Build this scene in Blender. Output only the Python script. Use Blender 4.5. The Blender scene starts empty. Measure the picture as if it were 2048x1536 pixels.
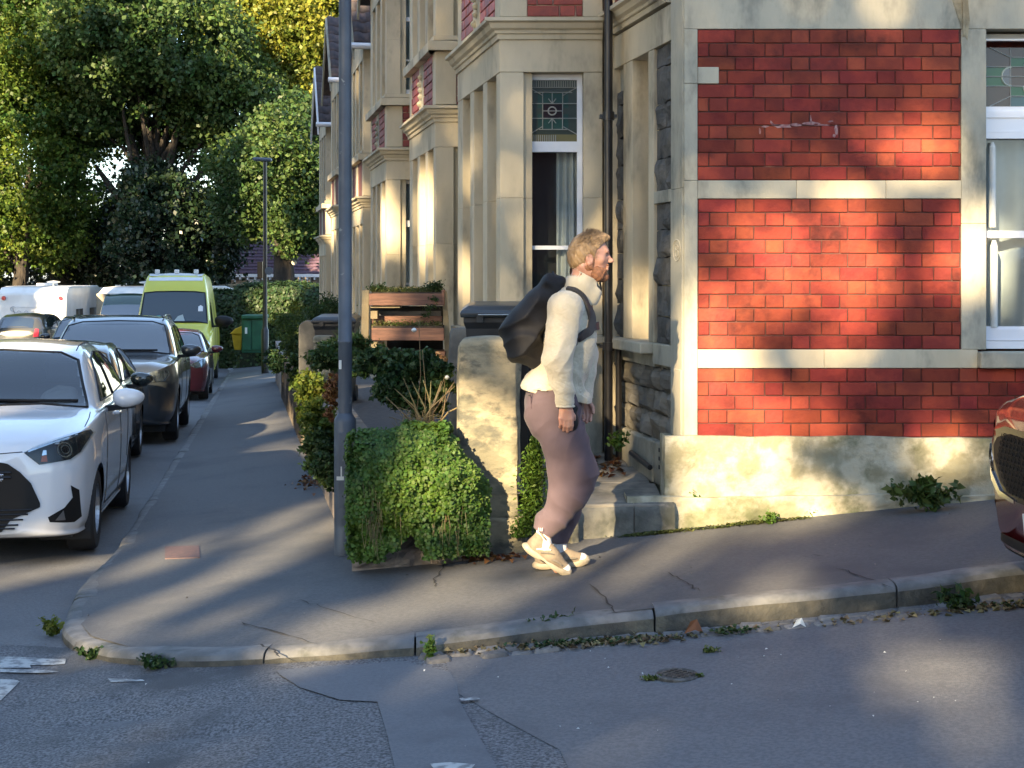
import bpy, bmesh, math, random
import numpy as np
from mathutils import Vector, Matrix
from mathutils.bvhtree import BVHTree
from mathutils.geometry import delaunay_2d_cdt
R = random.Random(7); NR = np.random.default_rng(7)
SC = bpy.context.scene; COL = SC.collection
F = 2958.0; HY = 545.0
# ---------------------------------------------------------------- camera, sky, sun, exposure
cam_d = bpy.data.cameras.new('camera'); cam = bpy.data.objects.new('camera', cam_d); COL.objects.link(cam); SC.camera = cam
cam.location = (0, 0, 0); cam.rotation_euler = (math.pi/2, 0, 0)
cam_d.sensor_width = 36; cam_d.lens = F/2048*36; cam_d.shift_y = -(768-HY)/2048; cam_d.clip_end = 600; cam_d.clip_start = .05
SUN_EL = math.radians(21); SUN_D = Vector((.39, .92, 0)).normalized()
LD = Vector((SUN_D.x*math.cos(SUN_EL), SUN_D.y*math.cos(SUN_EL), -math.sin(SUN_EL)))   # direction the light travels
world = bpy.data.worlds.new('World'); SC.world = world; world.use_nodes = True
wn = world.node_tree.nodes; wl = world.node_tree.links
bg = wn['Background']; sky = wn.new('ShaderNodeTexSky'); sky.sky_type = 'NISHITA'; sky.sun_disc = False
sky.sun_elevation = SUN_EL; sky.sun_rotation = math.atan2(-LD.x, -LD.y); sky.air_density = 1.0; sky.dust_density = .6; sky.ozone_density = 1.6
veil = wn.new('ShaderNodeMix'); veil.data_type = 'RGBA'; veil.blend_type = 'ADD'; veil.inputs['Factor'].default_value = 1.0; veil.inputs['B'].default_value = (.80, 1.12, 1.65, 1)   # thin even high cloud
wl.new(sky.outputs[0], veil.inputs['A']); wl.new(veil.outputs['Result'], bg.inputs[0]); bg.inputs[1].default_value = .071
sd = bpy.data.lights.new('sun', 'SUN'); sun = bpy.data.objects.new('sun', sd); COL.objects.link(sun)
sd.energy = 5.0; sd.angle = math.radians(.65); sd.color = (1, .77, .46)
sun.rotation_euler = Vector(LD).to_track_quat('-Z', 'Y').to_euler(); sun.location = (-8, -18, 12)
SC.view_settings.view_transform = 'Standard'; SC.view_settings.look = 'None'; SC.view_settings.exposure = 2.42; SC.view_settings.gamma = 1.0
SC.view_settings.use_curve_mapping = False
SC.render.engine = 'CYCLES'; SC.cycles.max_bounces = 5; SC.cycles.transparent_max_bounces = 8; SC.cycles.use_denoising = True
SC.cycles.caustics_reflective = False; SC.cycles.caustics_refractive = False
# ---------------------------------------------------------------- ground model (camera eye at z = 0)
def K(y): return -1.04 - .168*y
def P(x, y): return -1.53 + .095*x - .014*y
def PV(x, y):                       # pavement level
    k = K(y); return P(max(x, k), y)
def RD(x, y):                       # road level
    k = K(y); return P(max(x, k), y) - .11 + .055*min(1, max(0, (.7-x)/1.6))*min(1, max(0, (9.3-y)/2)) + .028*max(0, k-x)
# ---------------------------------------------------------------- object helpers
WM = {}
def empty(name, loc, label, cat, group=None, rot=None):
    o = bpy.data.objects.new(name, None); COL.objects.link(o)
    m = Matrix.Translation(Vector(loc)) @ (rot.to_4x4() if rot is not None else Matrix.Identity(4))
    o.matrix_world = m; o.empty_display_size = .1
    WM[o.name] = m.copy(); tag(o, label, cat, group); return o
def tag(o, label=None, cat=None, group=None, kind=None):
    if label: o['label'] = label
    if cat: o['category'] = cat
    if group: o['group'] = group
    if kind: o['kind'] = kind
    return o
def mesh(name, V, Fc, mats, smooth=False, mi=None, uvs=None):
    me = bpy.data.meshes.new(name)
    V = np.asarray(V, dtype=np.float32)
    if isinstance(Fc, np.ndarray):
        n, k = Fc.shape
        me.vertices.add(len(V)); me.vertices.foreach_set('co', V.ravel())
        me.loops.add(n*k); me.loops.foreach_set('vertex_index', Fc.astype(np.int32).ravel())
        me.polygons.add(n); me.polygons.foreach_set('loop_start', np.arange(0, n*k, k, dtype=np.int32))
        me.polygons.foreach_set('loop_total', np.full(n, k, dtype=np.int32))
        me.update(calc_edges=True)
    else:
        me.from_pydata(V.tolist(), [], Fc); me.update()
    for m in (mats if isinstance(mats, (list, tuple)) else [mats]): me.materials.append(m)
    if mi is not None: me.polygons.foreach_set('material_index', np.asarray(mi, dtype=np.int32))
    if smooth:
        me.polygons.foreach_set('use_smooth', np.ones(len(me.polygons), dtype=bool))
    return me
def obj(name, V, Fc, mats, parent=None, smooth=False, local=False, mi=None, auto=None):
    V = np.asarray(V, dtype=np.float64).reshape(-1, 3)
    if parent is not None and not local:
        M = np.array(WM[parent.name].inverted()); V = V @ M[:3, :3].T + M[:3, 3]
    me = mesh(name, V, Fc, mats, smooth, mi)
    if auto is not None:
        try: me.set_sharp_from_angle(angle=math.radians(auto))
        except Exception: pass
    o = bpy.data.objects.new(name, me); COL.objects.link(o)
    if parent is not None:
        o.parent = parent; WM[o.name] = WM[parent.name]
    else: WM[o.name] = Matrix.Identity(4)
    return o
def inst(name, me, parent, world):     # object sharing mesh data, placed by a world matrix
    o = bpy.data.objects.new(name, me); COL.objects.link(o)
    if parent is not None:
        o.parent = parent; o.matrix_local = WM[parent.name].inverted() @ world
    else: o.matrix_world = world
    WM[o.name] = world.copy()
    return o
class MB:
    def __init__(s): s.V = []; s.F = []
    def add(s, V, Fc):
        n = len(s.V); s.V += [tuple(v) for v in V]; s.F += [tuple(i+n for i in f) for f in Fc]; return s
    def box(s, a, b, rot=None, piv=None, bev=0):
        x0, y0, z0 = a; x1, y1, z1 = b
        V = [(x0,y0,z0),(x1,y0,z0),(x1,y1,z0),(x0,y1,z0),(x0,y0,z1),(x1,y0,z1),(x1,y1,z1),(x0,y1,z1)]
        if rot is not None:
            p = Vector(piv or ((x0+x1)/2, (y0+y1)/2, (z0+z1)/2)); V = [rot @ (Vector(v)-p)+p for v in V]
        return s.add(V, [(0,3,2,1),(4,5,6,7),(0,1,5,4),(1,2,6,5),(2,3,7,6),(3,0,4,7)])
    def prism(s, pts, d):              # pts: closed 3D polygon, extruded by vector d
        n = len(pts); P0 = [Vector(p) for p in pts]; P1 = [p+Vector(d) for p in P0]
        return s.add(P0+P1, [tuple(range(n))[::-1], tuple(range(n, 2*n))]+[(i, (i+1) % n, n+(i+1) % n, n+i) for i in range(n)])
    def tube(s, pts, r, n=8, cap=True):
        pts = [Vector(p) for p in pts]; rs = r if isinstance(r, (list, tuple)) else [r]*len(pts); b = len(s.V)
        for i, p in enumerate(pts):
            t = (pts[min(i+1, len(pts)-1)]-pts[max(i-1, 0)]).normalized()
            u = t.cross(Vector((0, 0, 1)));
            if u.length < .05: u = t.cross(Vector((0, 1, 0)))
            u.normalize(); w = t.cross(u)
            for k in range(n):
                a = 2*math.pi*k/n; s.V.append(tuple(p+(u*math.cos(a)+w*math.sin(a))*rs[i]))
        for i in range(len(pts)-1):
            for k in range(n): s.F.append((b+i*n+k, b+i*n+(k+1) % n, b+(i+1)*n+(k+1) % n, b+(i+1)*n+k))
        if cap:
            s.F.append(tuple(b+k for k in range(n))[::-1]); e = b+(len(pts)-1)*n; s.F.append(tuple(e+k for k in range(n)))
        return s
    def lathe(s, c, prof, n=16, axis='z', cap=True):   # prof: [(r, h)]
        b = len(s.V); c = Vector(c)
        for r, h in prof:
            for k in range(n):
                a = 2*math.pi*k/n
                v = {'z': (r*math.cos(a), r*math.sin(a), h), 'x': (h, r*math.cos(a), r*math.sin(a)), 'y': (r*math.sin(a), h, r*math.cos(a))}[axis]
                s.V.append(tuple(c+Vector(v)))
        for i in range(len(prof)-1):
            for k in range(n): s.F.append((b+i*n+k, b+i*n+(k+1) % n, b+(i+1)*n+(k+1) % n, b+(i+1)*n+k))
        if cap:
            if prof[0][0] > 1e-4: s.F.append(tuple(b+k for k in range(n))[::-1])
            if prof[-1][0] > 1e-4: e = b+(len(prof)-1)*n; s.F.append(tuple(e+k for k in range(n)))
        return s
    def build(s, name, mat, parent=None, smooth=False, local=False, auto=None):
        o = obj(name, s.V, s.F, mat, parent, smooth, local)
        if smooth and auto is None: auto = 40
        if smooth and auto < 180: o.data.set_sharp_from_angle(angle=math.radians(auto))
        bm = bmesh.new(); bm.from_mesh(o.data); bmesh.ops.recalc_face_normals(bm, faces=bm.faces); bm.to_mesh(o.data); bm.free()
        return o
def bevel(o, w=.006, seg=2, ang=35):
    m = o.modifiers.new('bevel', 'BEVEL'); m.width = w; m.segments = seg; m.limit_method = 'ANGLE'; m.angle_limit = math.radians(ang)
    return o
# ---------------------------------------------------------------- materials
MATS = {}
def mat(name, c1, c2=None, scale=6., detail=6, c3=None, s3=1.2, t3=(.5, .7), rough=.8, rough2=None, bump=.15, bs=60., bdist=.01, metal=0., spec=.5,
        rnd=0., hue=0., coat=0., coat_r=.05, trans=0., island=0., stretch=None, fac=(.35, .65), emis=None, alpha=None, sheen=0., subsurf=0., pos=False):
    m = bpy.data.materials.new(name); m.use_nodes = True; nt = m.node_tree; n = nt.nodes; l = nt.links
    b = n['Principled BSDF']; tc = n.new('ShaderNodeTexCoord'); vec = tc.outputs['Object']
    if pos: vec = n.new('ShaderNodeNewGeometry').outputs['Position']
    if stretch:
        mp = n.new('ShaderNodeMapping'); mp.inputs['Scale'].default_value = stretch; l.new(vec, mp.inputs[0]); vec = mp.outputs[0]
    def noise(sc, det, r=.55):
        t = n.new('ShaderNodeTexNoise'); t.inputs['Scale'].default_value = sc; t.inputs['Detail'].default_value = det; t.inputs['Roughness'].default_value = r
        l.new(vec, t.inputs['Vector']); return t
    def ramp(src, a, bb):
        r = n.new('ShaderNodeMapRange'); r.inputs['From Min'].default_value = a; r.inputs['From Max'].default_value = bb; r.interpolation_type = 'SMOOTHSTEP'
        l.new(src, r.inputs['Value']); return r.outputs[0]
    col = None
    def mix(a, bcol, f):
        x = n.new('ShaderNodeMix'); x.data_type = 'RGBA'
        if isinstance(a, tuple): x.inputs['A'].default_value = (*a, 1)
        else: l.new(a, x.inputs['A'])
        if isinstance(bcol, tuple): x.inputs['B'].default_value = (*bcol, 1)
        else: l.new(bcol, x.inputs['B'])
        if isinstance(f, float): x.inputs['Factor'].default_value = f
        else: l.new(f, x.inputs['Factor'])
        return x.outputs['Result']
    col = c1
    if c2 is not None: col = mix(c1, c2, ramp(noise(scale, detail).outputs['Fac'], *fac))
    if c3 is not None: col = mix(col, c3, ramp(noise(s3, 5, .65).outputs['Fac'], *t3))
    if rnd or hue or island:
        hs = n.new('ShaderNodeHueSaturation')
        if isinstance(col, tuple): hs.inputs['Color'].default_value = (*col, 1)
        else: l.new(col, hs.inputs['Color'])
        if island:
            g = n.new('ShaderNodeNewGeometry'); src = g.outputs['Random Per Island']; amt = island
        else:
            oi = n.new('ShaderNodeObjectInfo'); src = oi.outputs['Random']; amt = rnd
        mr = n.new('ShaderNodeMapRange'); mr.inputs['To Min'].default_value = 1-amt; mr.inputs['To Max'].default_value = 1+amt; l.new(src, mr.inputs['Value'])
        l.new(mr.outputs[0], hs.inputs['Value'])
        if hue:
            wn_ = n.new('ShaderNodeTexWhiteNoise'); wn_.noise_dimensions = '1D'; l.new(src, wn_.inputs['W'])
            mh = n.new('ShaderNodeMapRange'); mh.inputs['To Min'].default_value = .5-hue; mh.inputs['To Max'].default_value = .5+hue; l.new(wn_.outputs['Value'], mh.inputs['Value'])
            l.new(mh.outputs[0], hs.inputs['Hue'])
        col = hs.outputs['Color']
    if isinstance(col, tuple): b.inputs['Base Color'].default_value = (*col, 1)
    else: l.new(col, b.inputs['Base Color'])
    if rough2 is not None:
        mr = n.new('ShaderNodeMapRange'); mr.inputs['To Min'].default_value = rough; mr.inputs['To Max'].default_value = rough2
        l.new(noise(scale*.7, 4).outputs['Fac'], mr.inputs['Value']); l.new(mr.outputs[0], b.inputs['Roughness'])
    else: b.inputs['Roughness'].default_value = rough
    b.inputs['Metallic'].default_value = metal; b.inputs['Specular IOR Level'].default_value = spec
    b.inputs['Coat Weight'].default_value = coat; b.inputs['Coat Roughness'].default_value = coat_r
    b.inputs['Transmission Weight'].default_value = trans
    b.inputs['Sheen Weight'].default_value = sheen
    if subsurf: b.inputs['Subsurface Weight'].default_value = subsurf; b.inputs['Subsurface Radius'].default_value = (1, .35, .2); b.inputs['Subsurface Scale'].default_value = .01
    if alpha is not None: b.inputs['Alpha'].default_value = alpha
    if emis: b.inputs['Emission Color'].default_value = (*emis, 1); b.inputs['Emission Strength'].default_value = 1
    if bump:
        bp = n.new('ShaderNodeBump'); bp.inputs['Strength'].default_value = bump; bp.inputs['Distance'].default_value = bdist
        l.new(noise(bs, 5, .6).outputs['Fac'], bp.inputs['Height']); l.new(bp.outputs[0], b.inputs['Normal'])
    MATS[name] = m; return m
def leafmat(name, c1, c2, island=.35, tl=.35, rough=.5, hue=.03, s=.35):
    m = mat(name, c1, c2, scale=s, detail=3, rough=rough, bump=0, island=island, hue=hue, spec=.35)
    nt = m.node_tree; n = nt.nodes; l = nt.links; b = n['Principled BSDF']
    t = n.new('ShaderNodeBsdfTranslucent'); ms = n.new('ShaderNodeMixShader'); ms.inputs[0].default_value = tl
    src = b.inputs['Base Color'].links[0].from_socket
    l.new(src, t.inputs[0]); l.new(b.outputs[0], ms.inputs[1]); l.new(t.outputs[0], ms.inputs[2]); l.new(ms.outputs[0], n['Material Output'].inputs[0])
    return m
bath = mat('bath_stone', (.60, .52, .37), (.47, .41, .29), scale=2.2, c3=(.15, .135, .105), s3=2.4, t3=(.50, .78), rough=.86, bump=.2, bs=45, stretch=(1, 1, .45))
bath2 = mat('bath_stone_weathered', (.46, .42, .32), (.34, .325, .26), scale=3, c3=(.15, .155, .13), s3=3.2, t3=(.46, .74), rough=.88, bump=.35, bs=30, stretch=(1, 1, .5))
render_ = mat('cement_render', (.43, .40, .30), (.24, .225, .15), scale=5, fac=(.42, .58), detail=9, c3=(.12, .13, .07), s3=3.2, t3=(.50, .70), rough=.9, bump=.7, bs=12, bdist=.025)
pierstone = mat('pier_stone', (.33, .285, .19), (.17, .16, .115), scale=5, fac=(.4, .6), c3=(.085, .085, .07), s3=4, t3=(.48, .66), rough=.9, bump=.5, bs=22, bdist=.015, stretch=(1, 1, 1.8))
rock = mat('dark_rock', pos=True, c1=(.11, .105, .095), c2=(.05, .05, .048), scale=6, rough=.85, bump=.9, bs=14, bdist=.03, rnd=.25)
brick_m = mat('painted_brick', (.245, .046, .028), (.175, .032, .024), scale=7, fac=(.38, .62), c3=(.075, .018, .016), s3=2.6, t3=(.52, .72), pos=True, rough=.5, rough2=.7, bump=.4, bs=34, rnd=.26, hue=.008, spec=.12)
brick_w = mat('salmon_brick', (.55, .16, .08), (.40, .10, .06), scale=20, rough=.7, bump=.5, bs=50)
brick_n = mat('dark_red_brick', (.22, .04, .03), (.12, .03, .026), scale=9, rough=.7, bump=.3, bs=60, rnd=.3)
mortar = mat('painted_mortar', (.10, .028, .022), (.07, .035, .028), scale=12, c3=(.24, .14, .09), s3=2.5, t3=(.58, .74), rough=.8, bump=.3)
mortar_l = mat('pale_mortar', (.42, .32, .24), (.30, .2, .15), scale=12, rough=.9, bump=.3)
slate = mat('roof_tile_dark', (.085, .062, .062), (.045, .037, .04), scale=8, c3=(.05, .06, .04), rough=.7, bump=.3, rnd=.3)
slate_p = mat('roof_tile_purple', (.12, .07, .10), (.08, .05, .075), scale=10, rough=.8, bump=.3, rnd=.2)
upvc = mat('white_window_frame', (.80, .80, .82), (.74, .75, .78), scale=3, rough=.3, bump=0)
upvc_b = mat('pale_blue_frame', (.68, .72, .78), (.60, .64, .70), scale=3, rough=.4, bump=0)
black_pl = mat('black_plastic', (.015, .017, .021), (.025, .028, .032), scale=8, rough=.38, bump=.05, bs=200)
black_paint = mat('black_gloss_paint', (.010, .010, .012), (.022, .02, .02), scale=5, rough=.3, bump=.1, bs=30)
lead = mat('lead_came', (.09, .09, .10), rough=.5, bump=0, metal=.4)
def glassmat(name, tint=(.03, .04, .045), rough=.03, transp=.0, ior=1.65):
    m = bpy.data.materials.new(name); m.use_nodes = True; nt = m.node_tree; n = nt.nodes; l = nt.links; b = n['Principled BSDF']
    b.inputs['Base Color'].default_value = (*tint, 1); b.inputs['Roughness'].default_value = rough; b.inputs['Specular IOR Level'].default_value = .8; b.inputs['IOR'].default_value = min(ior, 2.2) if ior > 1.7 else 1.5
    if transp:
        t = n.new('ShaderNodeBsdfTransparent'); t.inputs[0].default_value = (.82, .88, .90, 1)
        g = n.new('ShaderNodeBsdfGlossy'); g.inputs['Roughness'].default_value = rough
        fr = n.new('ShaderNodeFresnel'); fr.inputs['IOR'].default_value = ior
        mx = n.new('ShaderNodeMixShader'); l.new(fr.outputs[0], mx.inputs[0]); l.new(t.outputs[0], mx.inputs[1]); l.new(g.outputs[0], mx.inputs[2])
        mx2 = n.new('ShaderNodeMixShader'); mx2.inputs[0].default_value = 1-transp; l.new(mx.outputs[0], mx2.inputs[1]); l.new(b.outputs[0], mx2.inputs[2])
        l.new(mx2.outputs[0], n['Material Output'].inputs[0])
    return m
glass = glassmat('window_glass', transp=.85)
glass_dk = glassmat('dark_glass', (.012, .014, .016))
_gm = glassmat
def glassmat2(*a, **k):
    m = _gm(*a, **k); m.node_tree.nodes['Principled BSDF'].inputs['Specular IOR Level'].default_value = .3; return m
glass_lit = glassmat2('leaded_pane_green', (.04, .11, .06), .08); glass_teal = glassmat2('leaded_pane_teal', (.06, .11, .12), .08)
glass_brn = glassmat2('leaded_pane_brown', (.085, .07, .06), .08); glass_gry = glassmat2('leaded_pane_grey', (.09, .12, .12), .1); glass_blk = glassmat('leaded_pane_dark', (.02, .012, .015), .05)
glass_yel = glassmat('leaded_pane_yellow', (.35, .30, .10), .15)
curtain_m = mat('curtain_white', (.62, .64, .62), (.50, .52, .50), scale=2, rough=.9, bump=0)
net_m = mat('net_curtain', (.78, .82, .82), (.62, .67, .69), scale=1.5, rough=.95, bump=0)
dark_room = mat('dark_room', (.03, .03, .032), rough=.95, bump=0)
asphalt = mat('road_asphalt_worn', (.22, .23, .25), (.06, .065, .075), scale=80, detail=6, fac=(.36, .64), c3=(.07, .075, .085), s3=1.1, t3=(.5, .68), rough=.75, bump=1.0, bs=90, bdist=.02)
asphalt_s = mat('road_asphalt_smooth', (.142, .147, .156), (.098, .102, .111), scale=60, detail=8, c3=(.080, .084, .094), s3=.8, t3=(.45, .7), rough=.72, bump=.5, bs=180, bdist=.008)
patch_m = mat('trench_patch', (.128, .137, .152), (.102, .110, .125), scale=70, detail=6, c3=(.085, .092, .105), s3=1.5, rough=.78, bump=.4, bs=200, bdist=.006)
pave_m = mat('pavement_asphalt', (.100, .102, .106), (.075, .077, .081), scale=45, detail=8, c3=(.058, .062, .070), s3=.9, t3=(.48, .7), rough=.74, bump=.4, bs=170, bdist=.008)
kerb_m = mat('kerb_stone', (.15, .152, .155), (.095, .098, .10), scale=10, c3=(.05, .055, .045), s3=4, t3=(.52, .72), rough=.72, bump=.5, bs=25, bdist=.012, rnd=.15)
kerb_f = mat('kerb_face_dark', (.075, .07, .055), (.035, .036, .032), scale=9, c3=(.14, .125, .085), s3=2.2, t3=(.52, .7), rough=.8, bump=.8, bs=22, bdist=.02)  # road side faces of the kerb stones, darker than their tops
sett_m = mat('gutter_sett', (.17, .165, .16), (.09, .09, .09), scale=14, rough=.8, bump=.6, bs=40, rnd=.3)
soil = mat('soil', (.06, .045, .03), (.03, .024, .018), scale=20, rough=.95, bump=.8, bs=60)
slab_m = mat('path_concrete', (.25, .23, .19), (.17, .155, .13), scale=6, c3=(.10, .10, .085), s3=3, t3=(.5, .72), rough=.85, bump=.4, bs=40)
terr_m = mat('garden_asphalt', (.11, .112, .118), (.08, .08, .085), scale=20, rough=.85, bump=.4, bs=80)
white_line = mat('road_paint', (.40, .42, .42), (.16, .17, .18), scale=22, fac=(.42, .62), rough=.7, bump=.4, bs=90)
wood = mat('planter_wood', (.25, .125, .085), (.15, .08, .06), scale=5, rough=.75, bump=.4, bs=30, stretch=(1, 1, 9), rnd=.15)
wood_p = mat('pale_wood', (.40, .33, .20), (.28, .22, .13), scale=5, rough=.8, bump=.3, bs=30, rnd=.15)
wood_g = mat('grey_fence_wood', (.18, .15, .12), (.09, .08, .07), scale=6, rough=.9, bump=.5, bs=30, rnd=.3)
bark = mat('bark', (.035, .028, .022), (.018, .015, .013), scale=6, rough=.95, bump=1., bs=12, bdist=.05, stretch=(1, 1, .3))
galv = mat('lamp_post_paint', (.075, .095, .125), (.055, .07, .095), scale=4, c3=(.22, .24, .25), s3=9, t3=(.64, .70), rough=.5, bump=.1, bs=40, metal=.2)
L_pl = leafmat('plane_leaf', (.125, .18, .026), (.055, .105, .020), tl=.45)
L_yel = leafmat('sunlit_yellow_leaf', (.20, .21, .025), (.10, .135, .02), tl=.4)  # yellow of the low sun mixed into the leaf colour
L_dark = leafmat('evergreen_leaf', (.012, .026, .012), (.022, .04, .016), tl=.15, rough=.35)
L_mid = leafmat('cherry_leaf', (.070, .115, .026), (.035, .070, .020), tl=.35)
L_hedge = leafmat('hedge_leaf', (.025, .05, .014), (.04, .07, .016), tl=.2)
L_ivy = leafmat('creeper_leaf', (.085, .155, .020), (.042, .095, .018), tl=.3, s=3, hue=.02)
L_rose = leafmat('rose_leaf', (.022, .055, .018), (.05, .085, .022), tl=.25, s=3)
L_lime = leafmat('lime_leaf', (.16, .19, .025), (.08, .12, .02), tl=.4, s=3)
L_brown = leafmat('dead_leaf', (.22, .10, .035), (.12, .055, .025), tl=.25, s=6, hue=.02)
L_straw = leafmat('straw_stem', (.24, .19, .09), (.14, .11, .06), tl=.2, s=6)
L_moss = leafmat('moss', (.07, .10, .02), (.10, .11, .03), tl=.1, s=6)
# ---------------------------------------------------------------- leaf clouds (numpy)
def unit(n):
    v = NR.normal(size=(n, 3)); return v/np.linalg.norm(v, axis=1, keepdims=True)
def leaves(C, size, up=.35, aspect=.55, jit=.35, normals=None, fold=.15):
    """C: centres (n,3). one four-sided leaf each, random direction; returns V, F"""
    n = len(C); nrm = unit(n)
    if normals is not None: nrm = normals + nrm*.7
    nrm = nrm + np.array([0, 0, up]); nrm /= np.linalg.norm(nrm, axis=1, keepdims=True)
    t = np.cross(nrm, unit(n)); t /= np.linalg.norm(t, axis=1, keepdims=True)+1e-9
    b = np.cross(nrm, t); s = size*(1+1.5*jit*NR.uniform(-1, 1, n))[:, None]
    a0 = C - t*s*.5; a2 = C + t*s*.5
    a1 = C - t*s*.08 + b*s*aspect*.5 + nrm*s*fold; a3 = C - t*s*.08 - b*s*aspect*.5 + nrm*s*fold
    V = np.stack([a0, a1, a2, a3], 1).reshape(-1, 3)
    Fq = np.arange(4*n).reshape(n, 4)
    return V, Fq
def clumps(centers, radii, per, flat=.7):
    """gaussian leaf clumps round centres"""
    n = len(centers); pts = NR.normal(size=(n, per, 3))*.45
    pts[:, :, 2] *= flat
    return (centers[:, None, :]+pts*np.asarray(radii).reshape(n, 1, 1)).reshape(-1, 3)
def ellip_pts(c, r, n, shell=.55, lo=-1):
    v = unit(n); v[:, 2] = np.where(v[:, 2] < lo, -v[:, 2], v[:, 2])
    rad = shell+(1-shell)*NR.random(n)**.7
    return np.array(c)+v*np.array(r)*rad[:, None]
def foliage(name, C, size, m, parent=None, kind=None, **kw):
    V, Fq = leaves(C, size, **kw)
    o = obj(name, V, Fq, m, parent)
    if kind: o['kind'] = kind
    return o
def xz(px, py, Y): return ((px-1024)/F*Y, Y, (HY-py)/F*Y)      # world point at depth Y
# ---------------------------------------------------------------- ground, road, pavement, kerb
def grid(x0, x1, y0, y1, nx, ny, fz, warp=None):
    X, Y = np.meshgrid(np.linspace(x0, x1, nx), np.linspace(y0, y1, ny))
    X = X.ravel(); Y = Y.ravel(); Z = fz(X, Y)
    i = np.arange(ny-1)[:, None]*nx+np.arange(nx-1)[None, :]
    Fq = np.stack([i, i+1, i+1+nx, i+nx], -1).reshape(-1, 4)
    return np.stack([X, Y, Z], 1), Fq
def Kn(y): return -1.04-.168*y
def Pn(x, y): return -1.53+.095*x-.014*y
def RDn(x, y):
    k = Kn(y); return Pn(np.maximum(x, k), y)-.11+.055*np.clip((.7-x)/1.6, 0, 1)*np.clip((9.3-y)/2, 0, 1)+.028*np.minimum(np.maximum(0, k-x), 9)
_w = [(NR.uniform(-1, 1, 2)*f, NR.uniform(0, 6.28), 1/f) for f in (1.2, 2.1, 3.3, 5.1, 8.3, 13., 21., 34.) for _ in range(3)]
def wob(x, y):
    s = 0
    for k, p, a in _w: s = s+a*np.sin(x*k[0]+y*k[1]+p)
    return s
V, Fq = grid(-120, 60, -40, 200, 60, 80, lambda x, y: RDn(np.minimum(x, 6), np.clip(y, -5, 80))-.16)
g = obj('ground', V, Fq, soil); tag(g, 'earth under the streets and gardens', kind='structure')
def dip(x, y, cx, cy, rx, ry, d): return -d*np.exp(-((x-cx)/rx)**2-((y-cy)/ry)**2)
def near_road(x, y):
    z = RDn(x, y)+wob(x, y)*.0035
    z += dip(x, y, -1.62, 6.1, .32, .10, .03)+dip(x, y, -1.25, 5.75, .30, .07, .028)+dip(x, y, -1.7, 6.42, .25, .05, .02)
    return z
V, Fq = grid(-3.2, 3.6, 4.2, 7.6, 340, 200, near_road)
ro = obj('road', V, Fq, asphalt, smooth=True); tag(ro, 'worn dark asphalt road at the junction', kind='structure')
def far_road(x, y):
    inside = (x > -3.2) & (x < 3.6) & (y > 4.2) & (y < 7.6)
    return RDn(x, y)-.03*inside - .004
V, Fq = grid(-24, 14, -14, 80, 190, 240, far_road)
ro2 = obj('side_road', V, Fq, asphalt_s, smooth=True); tag(ro2, 'asphalt road running down past the parked cars', kind='structure')
# smoother asphalt on the right (irregular left edge), and the reinstated trench strip
def sheet(name, poly, off, m, label, step=.08, fz=near_road, kind='structure'):
    pts = [Vector(p) for p in poly]
    xs = [p[0] for p in poly]; ys = [p[1] for p in poly]
    dens = []
    for i in range(len(poly)):
        a = Vector(poly[i]); b = Vector(poly[(i+1) % len(poly)]); k = max(1, int((b-a).length/step))
        for j in range(k): dens.append(a.lerp(b, j/k))
    nb = len(dens)
    inner = [Vector((x, y)) for x in np.arange(min(xs), max(xs), step) for y in np.arange(min(ys), max(ys), step)]
    vs, es, fs, *_ = delaunay_2d_cdt(dens+inner, [(i, (i+1) % nb) for i in range(nb)], [], 1, 1e-5)
    A = np.array([(v.x, v.y) for v in vs]); Z = fz(A[:, 0], A[:, 1])+off
    o = obj(name, np.column_stack([A, Z]), [tuple(f) for f in fs], m, smooth=True)
    tag(o, label, kind=kind); return o
def onroad(px, py):     # image point to road plane
    X = 0.; Y = 6.
    for _ in range(40):
        z = RD(X, Y); Y = -z*F/(py-HY); X = (px-1024)/F*Y
    return (X, Y)
def onpave(px, py, fz=PV):
    X = 0.; Y = 8.
    for _ in range(60):
        z = fz(X, Y); Y = .5*Y+.5*(-z*F/(py-HY)); X = (px-1024)/F*Y
    return (X, Y)
edge = [onroad(*q) for q in [(945,1405),(990,1470),(1030,1536),(1060,1600)]]
sm = [onroad(*q) for q in [(560,1350),(600,1375),(680,1400),(755,1404)]]
rightpoly = edge[::-1]
e2 = [onroad(*q) for q in [(1180,1640),(1120,1500),(1010,1440),(930,1395),(905,1380)]]
sheet('road_surface', e2+[(-.3, 6.62), (.66, 6.74), (1.79, 6.76), (3.55, 6.9), (3.55, 4.3), (1.4, 4.3)], .0025, asphalt_s, 'smoother blue grey asphalt in front of the brick wall')
sheet('trench_patch', sm+[onroad(775,1470), onroad(790,1540), onroad(800,1620), onroad(1040,1620), onroad(990,1530), onroad(920,1405), onroad(915,1372), onroad(900,1345), (-.5, 6.62), (-.6, 6.6), (-1.05, 6.6)], .0055, patch_m, 'pale reinstated trench strip crossing the road')
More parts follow.
